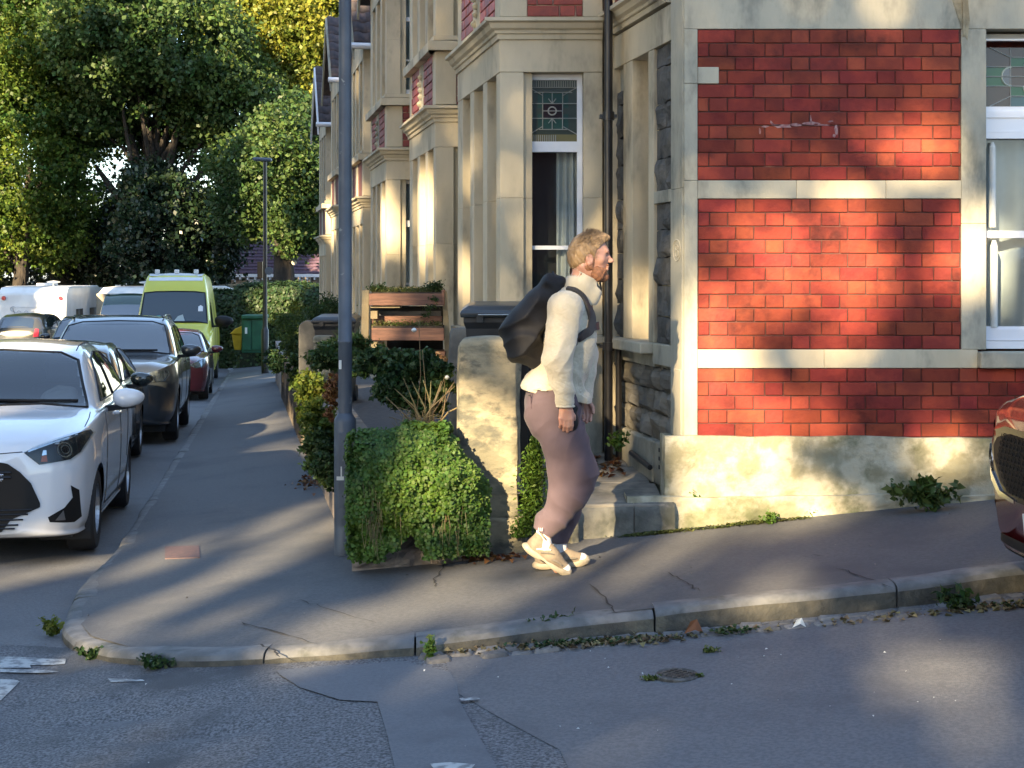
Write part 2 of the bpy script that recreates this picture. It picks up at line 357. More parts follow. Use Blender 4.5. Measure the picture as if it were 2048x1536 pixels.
# pavement
KC = [(-40.0*.168-1.04, 40.0), (-2.81, 10.55), (-2.68, 9.4), (-2.54, 8.5), (-2.38, 7.85), (-2.18, 7.42), (-1.9, 7.08), (-1.5, 6.84), (-1.05, 6.74), (-.44, 6.72), (.66, 6.84), (1.79, 6.87), (2.6, 6.98), (5.2, 7.12)]
def pave_z(x, y): return Pn(np.maximum(x, Kn(y)-.05), y)+wob(x, y)*.0015
pv = [(KC[0][0]+.1, KC[0][1])]+[(x, y) for x, y in KC[1:]]
pv = [(K(60)+.14, 60)]+[(K(y)+.12, y) for y in (50, 40, 30, 20)]+[(x+.06, y+.05) for x, y in KC[1:]]+[(5.2, 9.3), (1.0, 9.3), (-.6, 9.1), (-1.5, 13.2), (-2.7, 20), (-5.9, 38), (-7.6, 48), (-8.6, 60)]
sheet('pavement', pv, 0, pave_m, 'grey asphalt pavement wrapping the street corner', step=.14, fz=pave_z)
# kerb stones
def kerb_path():
    pts = [(K(y), y) for y in np.arange(46, 11, -.94)] + [KC[1]]
    return pts
kerb = empty('kerb', (-2.8, 10.5, P(-2.8, 10.5)), 'row of worn grey kerb stones round the corner', None); kerb['kind'] = 'structure'
def kerb_stone(a, b, w=.135, up=.006, depth=.16, curve=None):
    a = Vector(a); b = Vector(b); n = 7; top = []
    path = curve or [a.lerp(b, i/(n-1)) for i in range(n)]
    path = [Vector(p) for p in path]; n = len(path); Vv = []
    ln = sum((path[i+1]-path[i]).length for i in range(n-1)); gap = .005
    path[0] = path[0]+(path[1]-path[0]).normalized()*gap; path[-1] = path[-1]-(path[-1]-path[-2]).normalized()*gap
    j = [R.uniform(-.004, .004) for _ in range(4)]
    for i, p in enumerate(path):
        t = (path[min(i+1, n-1)]-path[max(i-1, 0)]).normalized(); nn = Vector((-t.y, t.x))    # towards pavement (left of travel)
        z = P(max(p.x, K(p.y)), p.y)+up+j[0]+wob(p.x*3, p.y*3)*.003
        e = .5 if i in (0, n-1) else 0
        wv = wob(p.x*5, p.y*4)*.004
        sec = [(-.0+wv, -depth), (-.0+wv, -.035-.006*e), (.012+wv, -.012-.01*e), (.034+wv, -.002-.008*e), (w*.6, .001-.004*e), (w, -.002), (w, -depth)]
        for o_, h in sec: q = p+nn*(o_+j[1]*.5); Vv.append((q.x, q.y, z+h))
    m = len(sec); Ff = []
    for i in range(n-1):
        for k in range(m-1): Ff.append((i*m+k, (i+1)*m+k, (i+1)*m+k+1, i*m+k+1))
    Ff.append(tuple(range(m))[::-1]); Ff.append(tuple((n-1)*m+k for k in range(m)))
    mi_ = [1 if (q < (n-1)*(m-1) and q % (m-1) == 0) else 0 for q in range(len(Ff))]
    o = obj('kerb_stone', Vv, Ff, [kerb_m, kerb_f], kerb, smooth=True, mi=mi_); o.data.set_sharp_from_angle(angle=math.radians(38)); return o
kp = kerb_path()
for i in range(len(kp)-1): kerb_stone(kp[i], kp[i+1])
def cr(pts, n=9):
    P_ = [Vector(p) for p in pts]; out = []
    for i in range(len(P_)-1):
        p0 = P_[max(i-1, 0)]; p1 = P_[i]; p2 = P_[i+1]; p3 = P_[min(i+2, len(P_)-1)]
        for k in range(n):
            t = k/n; out.append(.5*((2*p1)+(-p0+p2)*t+(2*p0-5*p1+4*p2-p3)*t*t+(-p0+3*p1-3*p2+p3)*t**3))
    out.append(P_[-1]); return out
kc = cr(KC[1:], 12)
L_ = [0]
for i in range(len(kc)-1): L_.append(L_[-1]+(kc[i+1]-kc[i]).length)
def at_len(s):
    for i in range(len(L_)-1):
        if L_[i+1] >= s: return kc[i].lerp(kc[i+1], (s-L_[i])/max(1e-6, L_[i+1]-L_[i]))
    return kc[-1]
def len_at(x, y): return min(range(len(kc)), key=lambda i: (kc[i]-Vector((x, y))).length)
br = [0, .75, 1.42, 2.0, 2.62, L_[len_at(-2.2, 7.45)], L_[len_at(-1.12, 6.73)], L_[len_at(-.44, 6.70)], L_[len_at(.66, 6.83)], L_[len_at(1.79, 6.83)], L_[len_at(2.9, 7.0)], L_[len_at(4.0, 7.05)], L_[-1]]
for a, b in zip(br[:-1], br[1:]):
    if b-a > .1: kerb_stone(None or (0, 0), (1, 0), curve=[at_len(a+(b-a)*k/9) for k in range(10)])
# gutter setts in front of the right-hand kerb
gut = empty('gutter', (1, 6.7, RD(1, 6.7)), 'strip of small worn stone setts in the gutter below the kerb', None); gut['kind'] = 'structure'
sett_meshes = []
for k in range(5):
    b = bmesh.new(); bmesh.ops.create_cube(b, size=1)
    for v in b.verts: v.co.x *= .115+R.uniform(-.02, .02); v.co.y *= .082; v.co.z *= .06
    for v in b.verts: v.co += Vector((R.uniform(-.008, .008), R.uniform(-.006, .006), R.uniform(-.005, .005)))
    bmesh.ops.bevel(b, geom=list(b.edges), offset=.014, segments=1, affect='EDGES')
    me = bpy.data.meshes.new('sett'); b.to_mesh(me); b.free(); me.materials.append(sett_m); sett_meshes.append(me)
for row in range(2):
    s = L_[len_at(-.40, 6.70)]+.03*row
    while s < L_[-1]-1.6:
        p = at_len(s); q = at_len(s+.05); t = (q-p).normalized(); nn = Vector((t.y, -t.x))
        w = p+nn*(.052+row*.094); w = (w.x, w.y)
        if row == 0 or R.random() > .12 or s > 7:
            inst('sett', R.choice(sett_meshes), gut, Matrix.Translation((w[0], w[1], RD(*w)-.018+R.uniform(-.006, .004))) @ Matrix.Rotation(math.atan2(t.y, t.x)+R.uniform(-.1, .1), 4, 'Z') @ Matrix.Rotation(.095+R.uniform(-.05, .05), 4, 'Y').inverted())
        s += .122+R.uniform(-.008, .012)
# road markings
def mark(pxs, label, off=.004, name='road_marking'):
    poly = [onroad(*q) for q in pxs]
    return sheet(name, poly, off, white_line, label, step=.05)
mark([(-80,1312),(60,1314),(132,1318),(130,1328),(60,1330),(62,1336),(-80,1338)], 'worn white give way dash, the upper one')
mark([(-80,1356),(28,1358),(40,1362),(2,1400),(-80,1404)], 'worn white give way dash, the lower one')
mark([(0,1339),(90,1341),(118,1344),(40,1346),(0,1345)], 'thin sliver of white paint between the two dashes', .007)
mark([(216,1357),(285,1359),(290,1362),(222,1364)], 'small faded white fleck near the pothole')
mark([(918,1402),(955,1400),(962,1403),(925,1407)], 'short white paint fleck beside the trench', .014)
mark([(860,1534),(900,1531),(950,1536),(940,1548),(870,1548)], 'white paint scrap at the foot of the picture', .014)
# inspection covers
mc = empty('stopcock_cover', (0, 0, 0), 'small round cast iron cover set in the road', 'cover')
cx, cy = onroad(1355, 1356); cz = RD(cx, cy)+.01
iron = mat('cast_iron', (.14, .13, .12), (.07, .065, .06), scale=30, rough=.6, metal=.5, bump=.4, bs=90)
mb = MB(); mb.lathe((cx, cy, cz), [(.001, -.03), (.088, -.03), (.09, .004), (.084, .010), (.078, .004), (.001, .004)], 28)
mb.build('frame_ring', iron, mc)
for i in range(-4, 5):
    for k in range(-4, 5):
        if i*i+k*k > 16 or (i+k) % 2: continue
        s_ = MB(); s_.box((cx+i*.017-.008, cy+k*.017-.004, cz+.003), (cx+i*.017+.008, cy+k*.017+.004, cz+.012)); s_.build('tread_stud', iron, mc)
hyd = obj('inspection_plate', [(*q, 0) for q in []], [], iron) if False else None
q = [onpave(330,1095), onpave(398,1093), onpave(400,1117), onpave(330,1119)]
plate_m = mat('rusty_plate', (.12, .07, .065), (.08, .055, .055), scale=25, rough=.7, bump=.5, bs=120)
mb = MB(); top = [(x, y, P(x, y)+.008) for x, y in q]; mb.prism([(x, y, z-.02) for x, y, z in top], (0, 0, .02))
pl = mb.build('inspection_plate', plate_m); tag(pl, 'reddish rectangular iron plate in the pavement', 'cover')
# cracks in the pavement
crack_m = mat('crack_dark', (.02, .02, .022), rough=.95, bump=0)
def crack(pxs, label, w=.006, f=onpave):
    pts = []
    for a, b in zip(pxs[:-1], pxs[1:]):
        for k in range(5):
            t = k/5; pts.append((a[0]+(b[0]-a[0])*t+R.uniform(-4, 4), a[1]+(b[1]-a[1])*t+R.uniform(-2, 2)))
    pts.append(pxs[-1]); V_ = []; F_ = []
    for i, p in enumerate(pts):
        x, y = f(*p); ww = w*R.uniform(.3, 1)*(1 if 0 < i < len(pts)-1 else .1)
        z = P(x, y)+.0045+wob(x, y)*.0015
        V_ += [(x-ww, y-ww, z), (x+ww, y+ww, z)]
    F_ = [(2*i, 2*i+1, 2*i+3, 2*i+2) for i in range(len(pts)-1)]
    o = obj('pavement_crack', V_, F_, crack_m); tag(o, label, kind='structure')
crack([(895,1125),(870,1160),(872,1175)], 'crack in the pavement left of the walking man')
crack([(1335,1145),(1370,1165),(1400,1185)], 'crack in the pavement below the wall corner')
crack([(1180,1170),(1215,1205),(1235,1228)], 'crack running to the kerb right of the shoes')
crack([(1675,1138),(1720,1155),(1790,1180)], 'crack in the pavement reaching a kerb joint')
crack([(1600,1115),(1650,1112)], 'short crack in the pavement before the wall', .004)
crack([(480,1245),(540,1262),(640,1290)], 'long joint crack in the pavement at the corner', .004)
crack([(590,1200),(640,1215),(760,1250)], 'faint joint line across the pavement', .003)
crack([(560,1315),(545,1300),(520,1290)], 'crack behind the broken kerb joint', .006)
# ---------------------------------------------------------------- facade frames
class Fr:
    def __init__(s, o, t, n): s.o = Vector((*o, 0)); s.t = Vector((*t, 0)); s.n = Vector((*n, 0)).normalized()
    def p(s, t, off, z): return s.o+s.t*t+s.n*off+Vector((0, 0, z))
    def box(s, mb, t0, t1, z0, z1, o0, o1):
        a = [s.p(t0, o0, z0), s.p(t1, o0, z0), s.p(t1, o0, z1), s.p(t0, o0, z1)]
        b = [s.p(t0, o1, z0), s.p(t1, o1, z0), s.p(t1, o1, z1), s.p(t0, o1, z1)]
        return mb.add(a+b, [(0,1,2,3),(4,7,6,5),(0,4,5,1),(1,5,6,2),(2,6,7,3),(3,7,4,0)])
    def prof(s, mb, t0, t1, pr, m0=0, m1=0):      # pr: [(off, z)] closed profile, mitre factors at ends
        n = len(pr); A = [s.p(t0-m0*o, o, z) for o, z in pr]; B = [s.p(t1+m1*o, o, z) for o, z in pr]
        return mb.add(A+B, [tuple(range(n)), tuple(range(n, 2*n))[::-1]]+[(i, n+i, n+(i+1) % n, (i+1) % n) for i in range(n)])
    def mat(s):
        t = s.t.normalized(); return Matrix(((t.x, -s.n.x, 0, 0), (t.y, -s.n.y, 0, 0), (0, 0, 1, 0), (0, 0, 0, 1)))
def brick_mesh(w, h, m, d=.03, b=.003, wob_=.0015):
    bm = bmesh.new(); bmesh.ops.create_cube(bm, size=1)
    for v in bm.verts:
        v.co.x *= w; v.co.z *= h; v.co.y *= d
        v.co += Vector((R.uniform(-1, 1)*wob_, R.uniform(-1, 1)*wob_, R.uniform(-1, 1)*wob_))
    bmesh.ops.bevel(bm, geom=list(bm.edges), offset=b, segments=1, affect='EDGES')
    me = bpy.data.meshes.new('brick'); bm.to_mesh(me); bm.free(); me.materials.append(m); return me
_bc = {}
def get_brick(w, h, m):
    k = (round(w, 3), round(h, 3), m.name)
    if k not in _bc: _bc[k] = [brick_mesh(w, h, m) for _ in range(3)]
    return R.choice(_bc[k])
def brick_panel(fr, t0, t1, z0, rows, ch, parent, m=None, S=.2255, H=.1055, g=.0068, off=0., phase=0, skip=None, mm=None, prob=.0, limit=None):
    m = m or brick_m; M0 = fr.mat(); cnt = 0; per = S+H+2*g
    for r in range(rows):
        z = z0+(r+.5)*ch; even = (rows-1-r+phase) % 2 == 0
        cuts = [t0]; x = t0+(0 if even else -(S-H)*.5-H*.5+.012); k = 0
        pieces = []
        x = t0 if even else t0-(S+g)/2-.045
        seq = [S, H]
        while x < t1:
            w = seq[k % 2]; a, b = x, x+w; x = b+g; k += 1
            a = max(a, t0); b = min(b, t1)
            if b-a > .02: pieces.append((a, b))
        for a, b in pieces:
            if skip and skip(a, b, z): continue
            full = abs((b-a)-S) < .002 or abs((b-a)-H) < .002
            me = get_brick(b-a, ch-g, m)
            if mm and mm(a, b, z): me = get_brick(b-a, ch-g, mm(a, b, z))
            q = fr.p((a+b)/2, off+R.uniform(-.002, .0025), z)
            inst('brick', me, parent, Matrix.Translation(q) @ M0 @ Matrix.Translation((0, .013, 0)) @ Matrix.Rotation(R.uniform(-.006, .006), 4, 'Y')); cnt += 1
    return cnt
def stone_mesh(w, h, d, m, amp=.018, seg=5, seed=0):
    bm = bmesh.new(); bmesh.ops.create_grid(bm, x_segments=seg, y_segments=seg, size=.5)
    o = (R.uniform(0, 50), R.uniform(0, 50))
    for v in bm.verts:
        x, y = v.co.x, v.co.y; e = max(abs(x), abs(y)) > .49
        cr_ = 1-(2*abs(x))**4*.5-(2*abs(y))**4*.5
        hh = 0 if e else d*cr_*.6+(wob((x+o[0])*6*w*3, (y+o[1])*6*h*3))*amp
        v.co = Vector((x*w*(1+(.03*wob(y*9+o[0], o[1]) if e else 0)), -hh, y*h*(1+(.03*wob(o[0], x*9+o[1]) if e else 0))))
    edge_v = [e for e in bm.edges if e.is_boundary]
    r = bmesh.ops.extrude_edge_only(bm, edges=edge_v)
    for v in [v for v in r['geom'] if isinstance(v, bmesh.types.BMVert)]: v.co.y += .03
    bmesh.ops.recalc_face_normals(bm, faces=bm.faces)
    me = bpy.data.meshes.new('stone'); bm.to_mesh(me); bm.free(); me.materials.append(m)
    if sum(p.normal.y for p in me.polygons) > 0: me.flip_normals()
    return me
def rubble(fr, t0, t1, z0, z1, parent, m, ch=.2, wmin=.14, wmax=.3, d=.04, off=0., name='stone', amp=.02):
    z = z0
    while z < z1-.04:
        h = min(ch*R.uniform(.75, 1.25), z1-z)
        if z1-z-h < .06: h = z1-z
        t = t0; L1 = fr.t.length
        while t < t1-.02:
            w = min(R.uniform(wmin, wmax)/L1, t1-t)
            if t1-t-w < .06: w = t1-t
            me = stone_mesh(w*L1-.008, h-.008, d, m, amp)
            inst(name, me, parent, Matrix.Translation(fr.p(t+w/2, off, z+h/2)) @ fr.mat()); t += w
        z += h
def rough_face(name, fr, t0, t1, z0f, z1f, off, m, parent, nx=120, nz=30, amp=.008, topslope=.05, endcap=True, s=3.):
    """rendered wall face with an uneven surface, a rounded top edge and a left return"""
    V = []; Fc = []
    for j in range(nz+1):
        for i in range(nx+1):
            t = t0+(t1-t0)*i/nx; a = j/nz; z = z0f(t)+(z1f(t)-z0f(t))*min(1, a/.93)
            o = off+wob(t*s*2, z*s*2+1)*amp*.6+wob(t*s*5+3, z*s*5)*amp*.25
            if a > .93: o -= (a-.93)/.07*topslope
            V.append(fr.p(t, o, z))
    for j in range(nz):
        for i in range(nx): k = j*(nx+1)+i; Fc.append((k, k+1, k+nx+2, k+nx+1))
    if endcap:
        b = len(V)
        for j in range(nz+1): V.append(V[j*(nx+1)]-fr.n*.25)
        for j in range(nz): Fc.append((j*(nx+1), (j+1)*(nx+1), b+j+1, b+j))
    return obj(name, V, Fc, m, parent, smooth=True, auto=60)
def window_unit(fr, t0, t1, z0, z1, off, parent, fm=upvc, fw=.05, bars=(), lower_bar=None, top_pane=None, rail=.05, tz=None):
    """sash window: frame + panes; tz: height of the transom (top, bottom)"""
    fo = off-.0
    def fbox(nm, a, b, c, d, o0, o1, par=None):
        mb = MB(); fr.box(mb, a, b, c, d, o0, o1); return mb.build(nm, fm, par or parent)
    f = fbox('window_frame', t0, t0+fw, z0, z1, fo-.05, fo)
    fbox('frame_stile', t1-fw, t1, z0, z1, fo-.05, fo, f)
    fbox('frame_head', t0+fw, t1-fw, z1-fw, z1, fo-.05, fo-.002, f)
    fbox('bottom_rail', t0+fw, t1-fw, z0, z0+rail, fo-.05, fo-.002, f)
    zs = []
    if tz: fbox('transom', t0+fw, t1-fw, tz[1], tz[0], fo-.05, fo+.006, f); zs = [(tz[0], z1-fw), (z0+rail, tz[1])]
    else: zs = [(z0+rail, z1-fw)]
    for b_ in bars: fbox('sash_bar', t0+fw, t1-fw, b_[0], b_[1], fo-.05, fo-.006, f)
    for i, (a, b_) in enumerate(zs):
        mb = MB(); mb.add([fr.p(t0+fw, fo-.035, a), fr.p(t1-fw, fo-.035, a), fr.p(t1-fw, fo-.035, b_), fr.p(t0+fw, fo-.035, b_)], [(0, 1, 2, 3)])
        if not (i == 0 and tz and top_pane): mb.build('pane', glass, f)
    return f
def curtain(fr, t0, t1, z0, z1, off, m, parent, name='curtain', folds=9, amp=.02, fade=None):
    V = []; n = 60; nz = 10
    for j in range(nz+1):
        for i in range(n+1):
            a = i/n; tt0, tt1 = (t0, t1) if fade is None else (t0+(fade-t0)*(1-j/nz)**2*0, t1)
            V.append(fr.p(tt0+(tt1-tt0)*a, off+amp*math.sin(a*folds*6.28+.6*math.sin(j*.5+a*3)), z0+(z1-z0)*j/nz))
    Fc = [(j*(n+1)+i, j*(n+1)+i+1, (j+1)*(n+1)+i+1, (j+1)*(n+1)+i) for j in range(nz) for i in range(n)]
    return obj(name, V, Fc, m, parent, smooth=True)
def leaded(fr, t0, t1, z0, z1, off, parent, panes, lines, circles=()):
    """panes: [(u0,v0,u1,v1,mat)] in 0..1; lines [(u,v,u,v)]; circles [(u,v,r,mat, half)]"""
    pt = lambda u, v, o: fr.p(t0+(t1-t0)*u, off+o, z0+(z1-z0)*v)
    for u0, v0, u1, v1, m in panes:
        obj('leaded_pane', [pt(u0, v0, 0), pt(u1, v0, 0), pt(u1, v1, 0), pt(u0, v1, 0)], [(0, 1, 2, 3)], m, parent)
    for u, v, r, m, a0, a1, rm in circles:
        ar = (t1-t0)/(z1-z0); pts = [(u+r*math.cos(a), v+r*ar*math.sin(a)) for a in np.linspace(a0, a1, 20)]
        obj('glass_roundel', [pt(x, y, .002) for x, y in pts], [tuple(range(len(pts)))], m, parent)
        mb = MB(); mb.tube([pt(x, y, .004) for x, y in pts], .0055, 5); mb.build('roundel_came', rm, parent)
    mb = MB()
    for a, b, c, d in lines: mb.tube([pt(a, b, .004), pt(c, d, .004)], .0035, 4)
    o = mb.build('lead_came', lead_l, parent); return o
lead_l = mat('pale_came', (.26, .28, .27), rough=.5, bump=0)
# ---------------------------------------------------------------- corner building
FF = Fr((0, 9.1), (1, 0), (0, -1))
TD = (-.1974, 1.0); TN = (-1.0, -.1974)
SF = Fr((1.058, 9.1), TD, TN)
cb = empty('corner_house', (1.058, 9.1, P(1.058, 9.1)), 'corner house end wall of painted red brick panels framed in pale stone', 'house')
def fpart(nm, t0, t1, z0, z1, o0, o1, m, fr=FF, par=cb, bv=.004):
    mb = MB(); fr.box(mb, t0, t1, z0, z1, o0, o1); o = mb.build(nm, m, par)
    if bv: bevel(o, bv, 2)
    return o
zt, z1b, z1t, z2b = 1.497, .566, .455, -.474; z3t, z3b = -.588, -1.015
fpart('corner_pier', 1.058, 1.141, -1.02, z1b-.001, -.3, .006, bath2)
fpart('corner_pier', 1.058, 1.141, z1b, 1.162, -.3, .004, bath2)
fpart('corner_pier', 1.058, 1.141, 1.163, zt, -.3, .006, bath2)
fpart('tooth_stone', 1.1415, 1.272, 1.162, 1.264, -.1, .007, bath2)
fpart('stone_band', 1.1415, 1.75, z1t, z1b, -.1, .005, bath2)
fpart('stone_band', 1.751, 2.30, z1t, z1b, -.1, .004, bath)
fpart('stone_band', 2.301, 2.763, z1t, z1b, -.1, .006, bath)
fpart('stone_band', 1.1415, 1.92, z3t, z2b, -.1, .005, bath)
fpart('stone_band', 1.921, 2.865, z3t, z2b, -.1, .004, bath)
fpart('window_pier', 2.7635, 2.917, z2b, .30, -.25, .006, bath2)
fpart('window_pier', 2.7635, 2.917, .301, zt, -.25, .005, bath2)
fpart('lintel_stone', 1.058, 2.76, zt+.001, 2.3, -.3, .004, bath2)
fpart('lintel_stone', 2.7605, 4.3, zt+.001, 2.3, -.3, .006, bath2)
mb = MB(); mb.prism([(2.70, 9.092, 1.70), (2.765, 9.092, 1.50), (2.80, 9.092, 1.43), (2.815, 9.092, 1.55), (2.80, 9.092, 1.72)], (0, .05, 0)); mb.prism([(2.772, 9.085, 1.45), (2.782, 9.085, 1.45), (2.788, 9.085, 1.72), (2.768, 9.085, 1.72)], (0, .02, 0)); mb.build('mortar_repair', mat('mortar_repair', (.34, .30, .2), (.2, .17, .11), scale=9, rough=.9, bump=.5), cb)
fpart('upper_wall', 1.058, 5.4, 2.301, 5.4, -.3, 0, brick_n, bv=0)
fpart('far_pier', 4.02, 5.4, z3b, zt, -.25, 0, bath2)
fpart('wall_core', 1.06, 4.0, z3b-.5, z3t, -.3, -.04, mortar, bv=0)
fpart('wall_core', 1.06, 2.9, z3t, zt, -.3, -.04, mortar, bv=0)
fpart('mortar_bed', 1.1405, 2.764, z1b, zt, -.04, -.007, mortar, bv=0)
fpart('mortar_bed', 1.1405, 2.764, z2b, z1t, -.04, -.007, mortar, bv=0)
fpart('mortar_bed', 1.1405, 4.02, z3b, z3t, -.04, -.007, mortar, bv=0)
def msel(a, b, z):
    if abs(z-(-.845)) < .03 and 2.02 < (a+b)/2 < 2.15 and b-a > .15: return brick_w
    return None
n1 = brick_panel(FF, 1.144, 2.761, z1b+.002, 11, (zt-z1b-.004)/11, cb, skip=lambda a, b, z: a < 1.262 and 1.15 < z < 1.265 and b < 1.3)
n2 = brick_panel(FF, 1.148, 2.761, z2b+.002, 11, (z1t-z2b-.004)/11, cb)
n3 = brick_panel(FF, 1.144, 3.62, z3b+.002, 5, (z3t-z3b-.004)/5, cb, mm=msel)
# scraped paint marks on the upper panel
scr = mat('bare_scrape', (.36, .22, .21), (.22, .09, .09), scale=40, rough=.9, bump=.3)
mb = MB()
def blot(pts, off=.0035):
    for x, y, w, h in pts:
        X = (x-1024)/325; Z = (545-y)/325; n = 9; ring = []
        for k in range(n):
            a = 6.283*k/n; rr = R.uniform(.55, 1.15); ring.append((X+math.cos(a)*w/650*rr, 9.1-.0045, Z+math.sin(a)*h/650*rr))
        mb.add(ring, [tuple(range(n))[::-1]])
blot([(1565,252,45,10),(1552,248,22,9),(1590,250,26,7),(1620,247,38,7),(1621,238,5,20),(1645,250,35,5),(1672,262,9,24),(1668,272,8,8),(1530,253,16,5),(1520,262,5,14),(1660,243,12,5),(1545,243,10,12)])
mb.build('paint_scrape', scr, cb)
# plinth and footing of rough render
gz = lambda t: P(t, 9.0)-.05
rough_face('plinth', FF, .935, 5.3, lambda t: -1.42, lambda t: -1.008+wob(t*4, 1)*.004, .062, render_, cb, nx=200, amp=.014)
rough_face('footing', FF, .70, 5.3, gz, lambda t: -1.372+.012*t+wob(t*3, 5)*.008, .115, render_, cb, nx=200, nz=14, amp=.014, s=4)
mb = MB(); FF.box(mb, .94, 5.2, -1.7, -1.02, -.3, -.01); mb.build('plinth_core', render_, cb)
# right-hand window with stained glass
WZ0, WZ1 = -.475, 1.483
wf = window_unit(FF, 2.919, 4.02, WZ0, 1.452, -.085, cb, upvc, fw=.012, rail=.14, tz=(1.03, .83), top_pane=True, bars=[(.215, .26)])
fpart('window_head', 2.9175, 4.02, 1.452, zt-.015, -.2, -.09, mat('grey_head', (.36, .35, .31), rough=.8), bv=0)
for i, (a, b, o_) in enumerate([(.83, .868, .022), (.872, .955, .012), (.96, 1.0, .018)]):
    mb = MB(); FF.box(mb, 2.92, 4.0, a, b, -.09, -.085+o_); mb.build('transom_bead', upvc, wf)
for a, b, o_ in [(WZ0+.004, WZ0+.05, .03), (WZ0+.054, WZ0+.125, .012)]:
    mb = MB(); FF.box(mb, 2.92, 4.0, a, b, -.09, -.085+o_); mb.build('bottom_rail_bead', upvc, wf)
g_, t_, b_, y_, d_ = glass_lit, glass_teal, glass_brn, glass_gry, glass_blk
pn = [(0,.0,.16,.34,b_),(.16,.0,.36,.17,t_),(.36,0,.62,.17,b_),(0,.34,.16,.67,g_),(0,.67,.16,1,b_),(.16,.83,.36,1,b_),(.36,.83,.62,1,t_),(.16,.67,.36,.83,g_),(.36,.67,.62,.83,g_),(.16,.17,.36,.34,g_),(.36,.17,.62,.34,g_),(.16,.34,.36,.67,b_),(.36,.34,.62,.67,y_),(.62,0,1,.34,t_),(.62,.34,1,.67,g_),(.62,.67,1,1,b_)]
# design drawn over a 1.08 m wide light
pn = [(a*1.0, c, b2*1.0, d2, m) for a, c, b2, d2, m in pn]
ln = [(0,.34,1,.34),(0,.67,1,.67),(.16,.0,.16,1),(.36,0,.36,.34),(.36,.67,.36,1),(.16,.17,.62,.17),(.16,.83,.62,.83),(.62,0,.62,1),(.04,1,.16,.83),(.04,0,.16,.17),(.16,.505,.62,.505),(0,.505,.16,.505),(.62,.505,1,.505)]
grn = mat('pale_ring', (.30, .36, .33), rough=.4, bump=0)
cs = [(.295,.67,.055,d_,0,math.pi,grn),(.165,.505,.055,d_,math.pi/2,3*math.pi/2,grn),(.295,.34,.06,d_,math.pi,2*math.pi,grn)]
leaded(FF, 2.93, 4.01, 1.035, 1.40, -.11, wf, pn, ln, cs)
mb = MB()
sx, sz = 2.93+.295*1.08, 1.035+.505*.365
mb.add([(sx-.04, 9.205, sz+.004), (sx, 9.205, sz-.03), (sx+.005, 9.203, sz+.02), (sx+.04, 9.205, sz+.002)], [(0, 1, 2), (0, 2, 3)]); mb.build('star_piece', glass_gry, wf)
mb = MB(); mb.add([(2.9, 9.245, -.6), (4.1, 9.245, -.6), (4.1, 9.245, 1.5), (2.9, 9.245, 1.5)], [(0, 1, 2, 3)])
curtain(FF, 2.95, 3.9, -.45, .85, -.26, net_m, cb, folds=5, amp=.03)
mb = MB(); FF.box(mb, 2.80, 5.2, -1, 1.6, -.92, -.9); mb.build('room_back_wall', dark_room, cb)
mb = MB(); mb.lathe((2.995, 9.19, -.34), [(.022, 0), (.024, .5), (.012, .54)], 10); mb.build('rolled_blind', curtain_m, cb)
mb = MB(); mb.lathe((2.985, 9.19, .28), [(.022, 0), (.02, .50), (.008, .53)], 10); mb.build('rolled_blind', curtain_m, cb)
o = fpart('window_sill', 2.862, 4.2, -.585, -.487, -.1, .075, bath2, bv=.008)
# side wall
def sp(nm, t0, t1, z0, z1, o0, o1, m, bv=.004): return fpart(nm, t0, t1, z0, z1, o0, o1, m, fr=SF, bv=bv)
sp('side_pilaster', .006, .235, -1.02, .52, -.3, .012, bath2); sp('side_pilaster', .006, .235, .521, 1.72, -.3, .010, bath2)
sp('side_core', .236, .76, -1.5, 1.7, -.3, -.05, bath2, 0); sp('side_core', 1.14, 1.62, -1.5, 1.7, -.3, -.05, bath2, 0)
sp('window_jamb', .63, .758, -.46, 1.47, -.3, .0, bath); sp('window_jamb', 1.14, 1.37, -.46, 1.47, -.3, .0, bath)
sp('side_lintel', .236, 1.60, 1.471, 1.70, -.3, .004, bath); sp('side_band', .236, .629, .45, .53, -.2, .002, bath2)
sp('side_upper_wall', .006, 1.60, 1.89, 5.4, -.3, -.005, brick_n, 0)
rubble(SF, .238, .628, -.46, .448, cb, rock, .2, .16, .42, .018, -.02, amp=.009); rubble(SF, .238, .628, .532, 1.47, cb, rock, .2, .16, .42, .018, -.02, amp=.009)
rubble(SF, 1.372, 1.60, -.46, 1.30, cb, rock, .2, .16, .3, .018, -.02, amp=.009)
sp('side_sill', .62, 1.62, -.535, -.462, -.2, .10, bath2, .01); sp('string_course', .236, .62, -.60, -.462, -.2, .012, bath2, .006); sp('string_course', .622, 1.6, -.62, -.537, -.2, .0, bath2, .004)
rockb = mat('base_rock', (.22, .20, .16), (.13, .12, .10), scale=6, rough=.85, bump=.7, bs=14, bdist=.02, rnd=.25)
rubble(SF, .16, 1.6, -1.10, -.622, cb, rockb, .2, .22, .42, .05, -.03, amp=.012)
sp('side_quoin', .006, .158, -1.02, -.6, -.3, .02, bath2)
sp('dressed_block', .16, .60, -1.38, -1.102, -.3, .015, bath2, .012); sp('dressed_block', .605, 1.05, -1.38, -1.102, -.3, .02, bath2, .012); sp('dressed_block', 1.055, 1.6, -1.38, -1.102, -.3, .01, bath2, .012)
sp('base_course', .0, 1.6, -1.7, -1.382, -.3, .0, render_)
mb = MB()
for i in range(4):
    for j in range(3): SF.box(mb, .30+i*.05, .325+i*.05, -1.16-j*.055, -1.135-j*.055, .01, .017)
mb.build('airbrick_holes', dark_room, cb)
window_unit(SF, .762, 1.138, -.455, 1.468, -.13, cb, upvc, fw=.04, rail=.06, tz=(.95, .88), bars=[(.2, .23)])
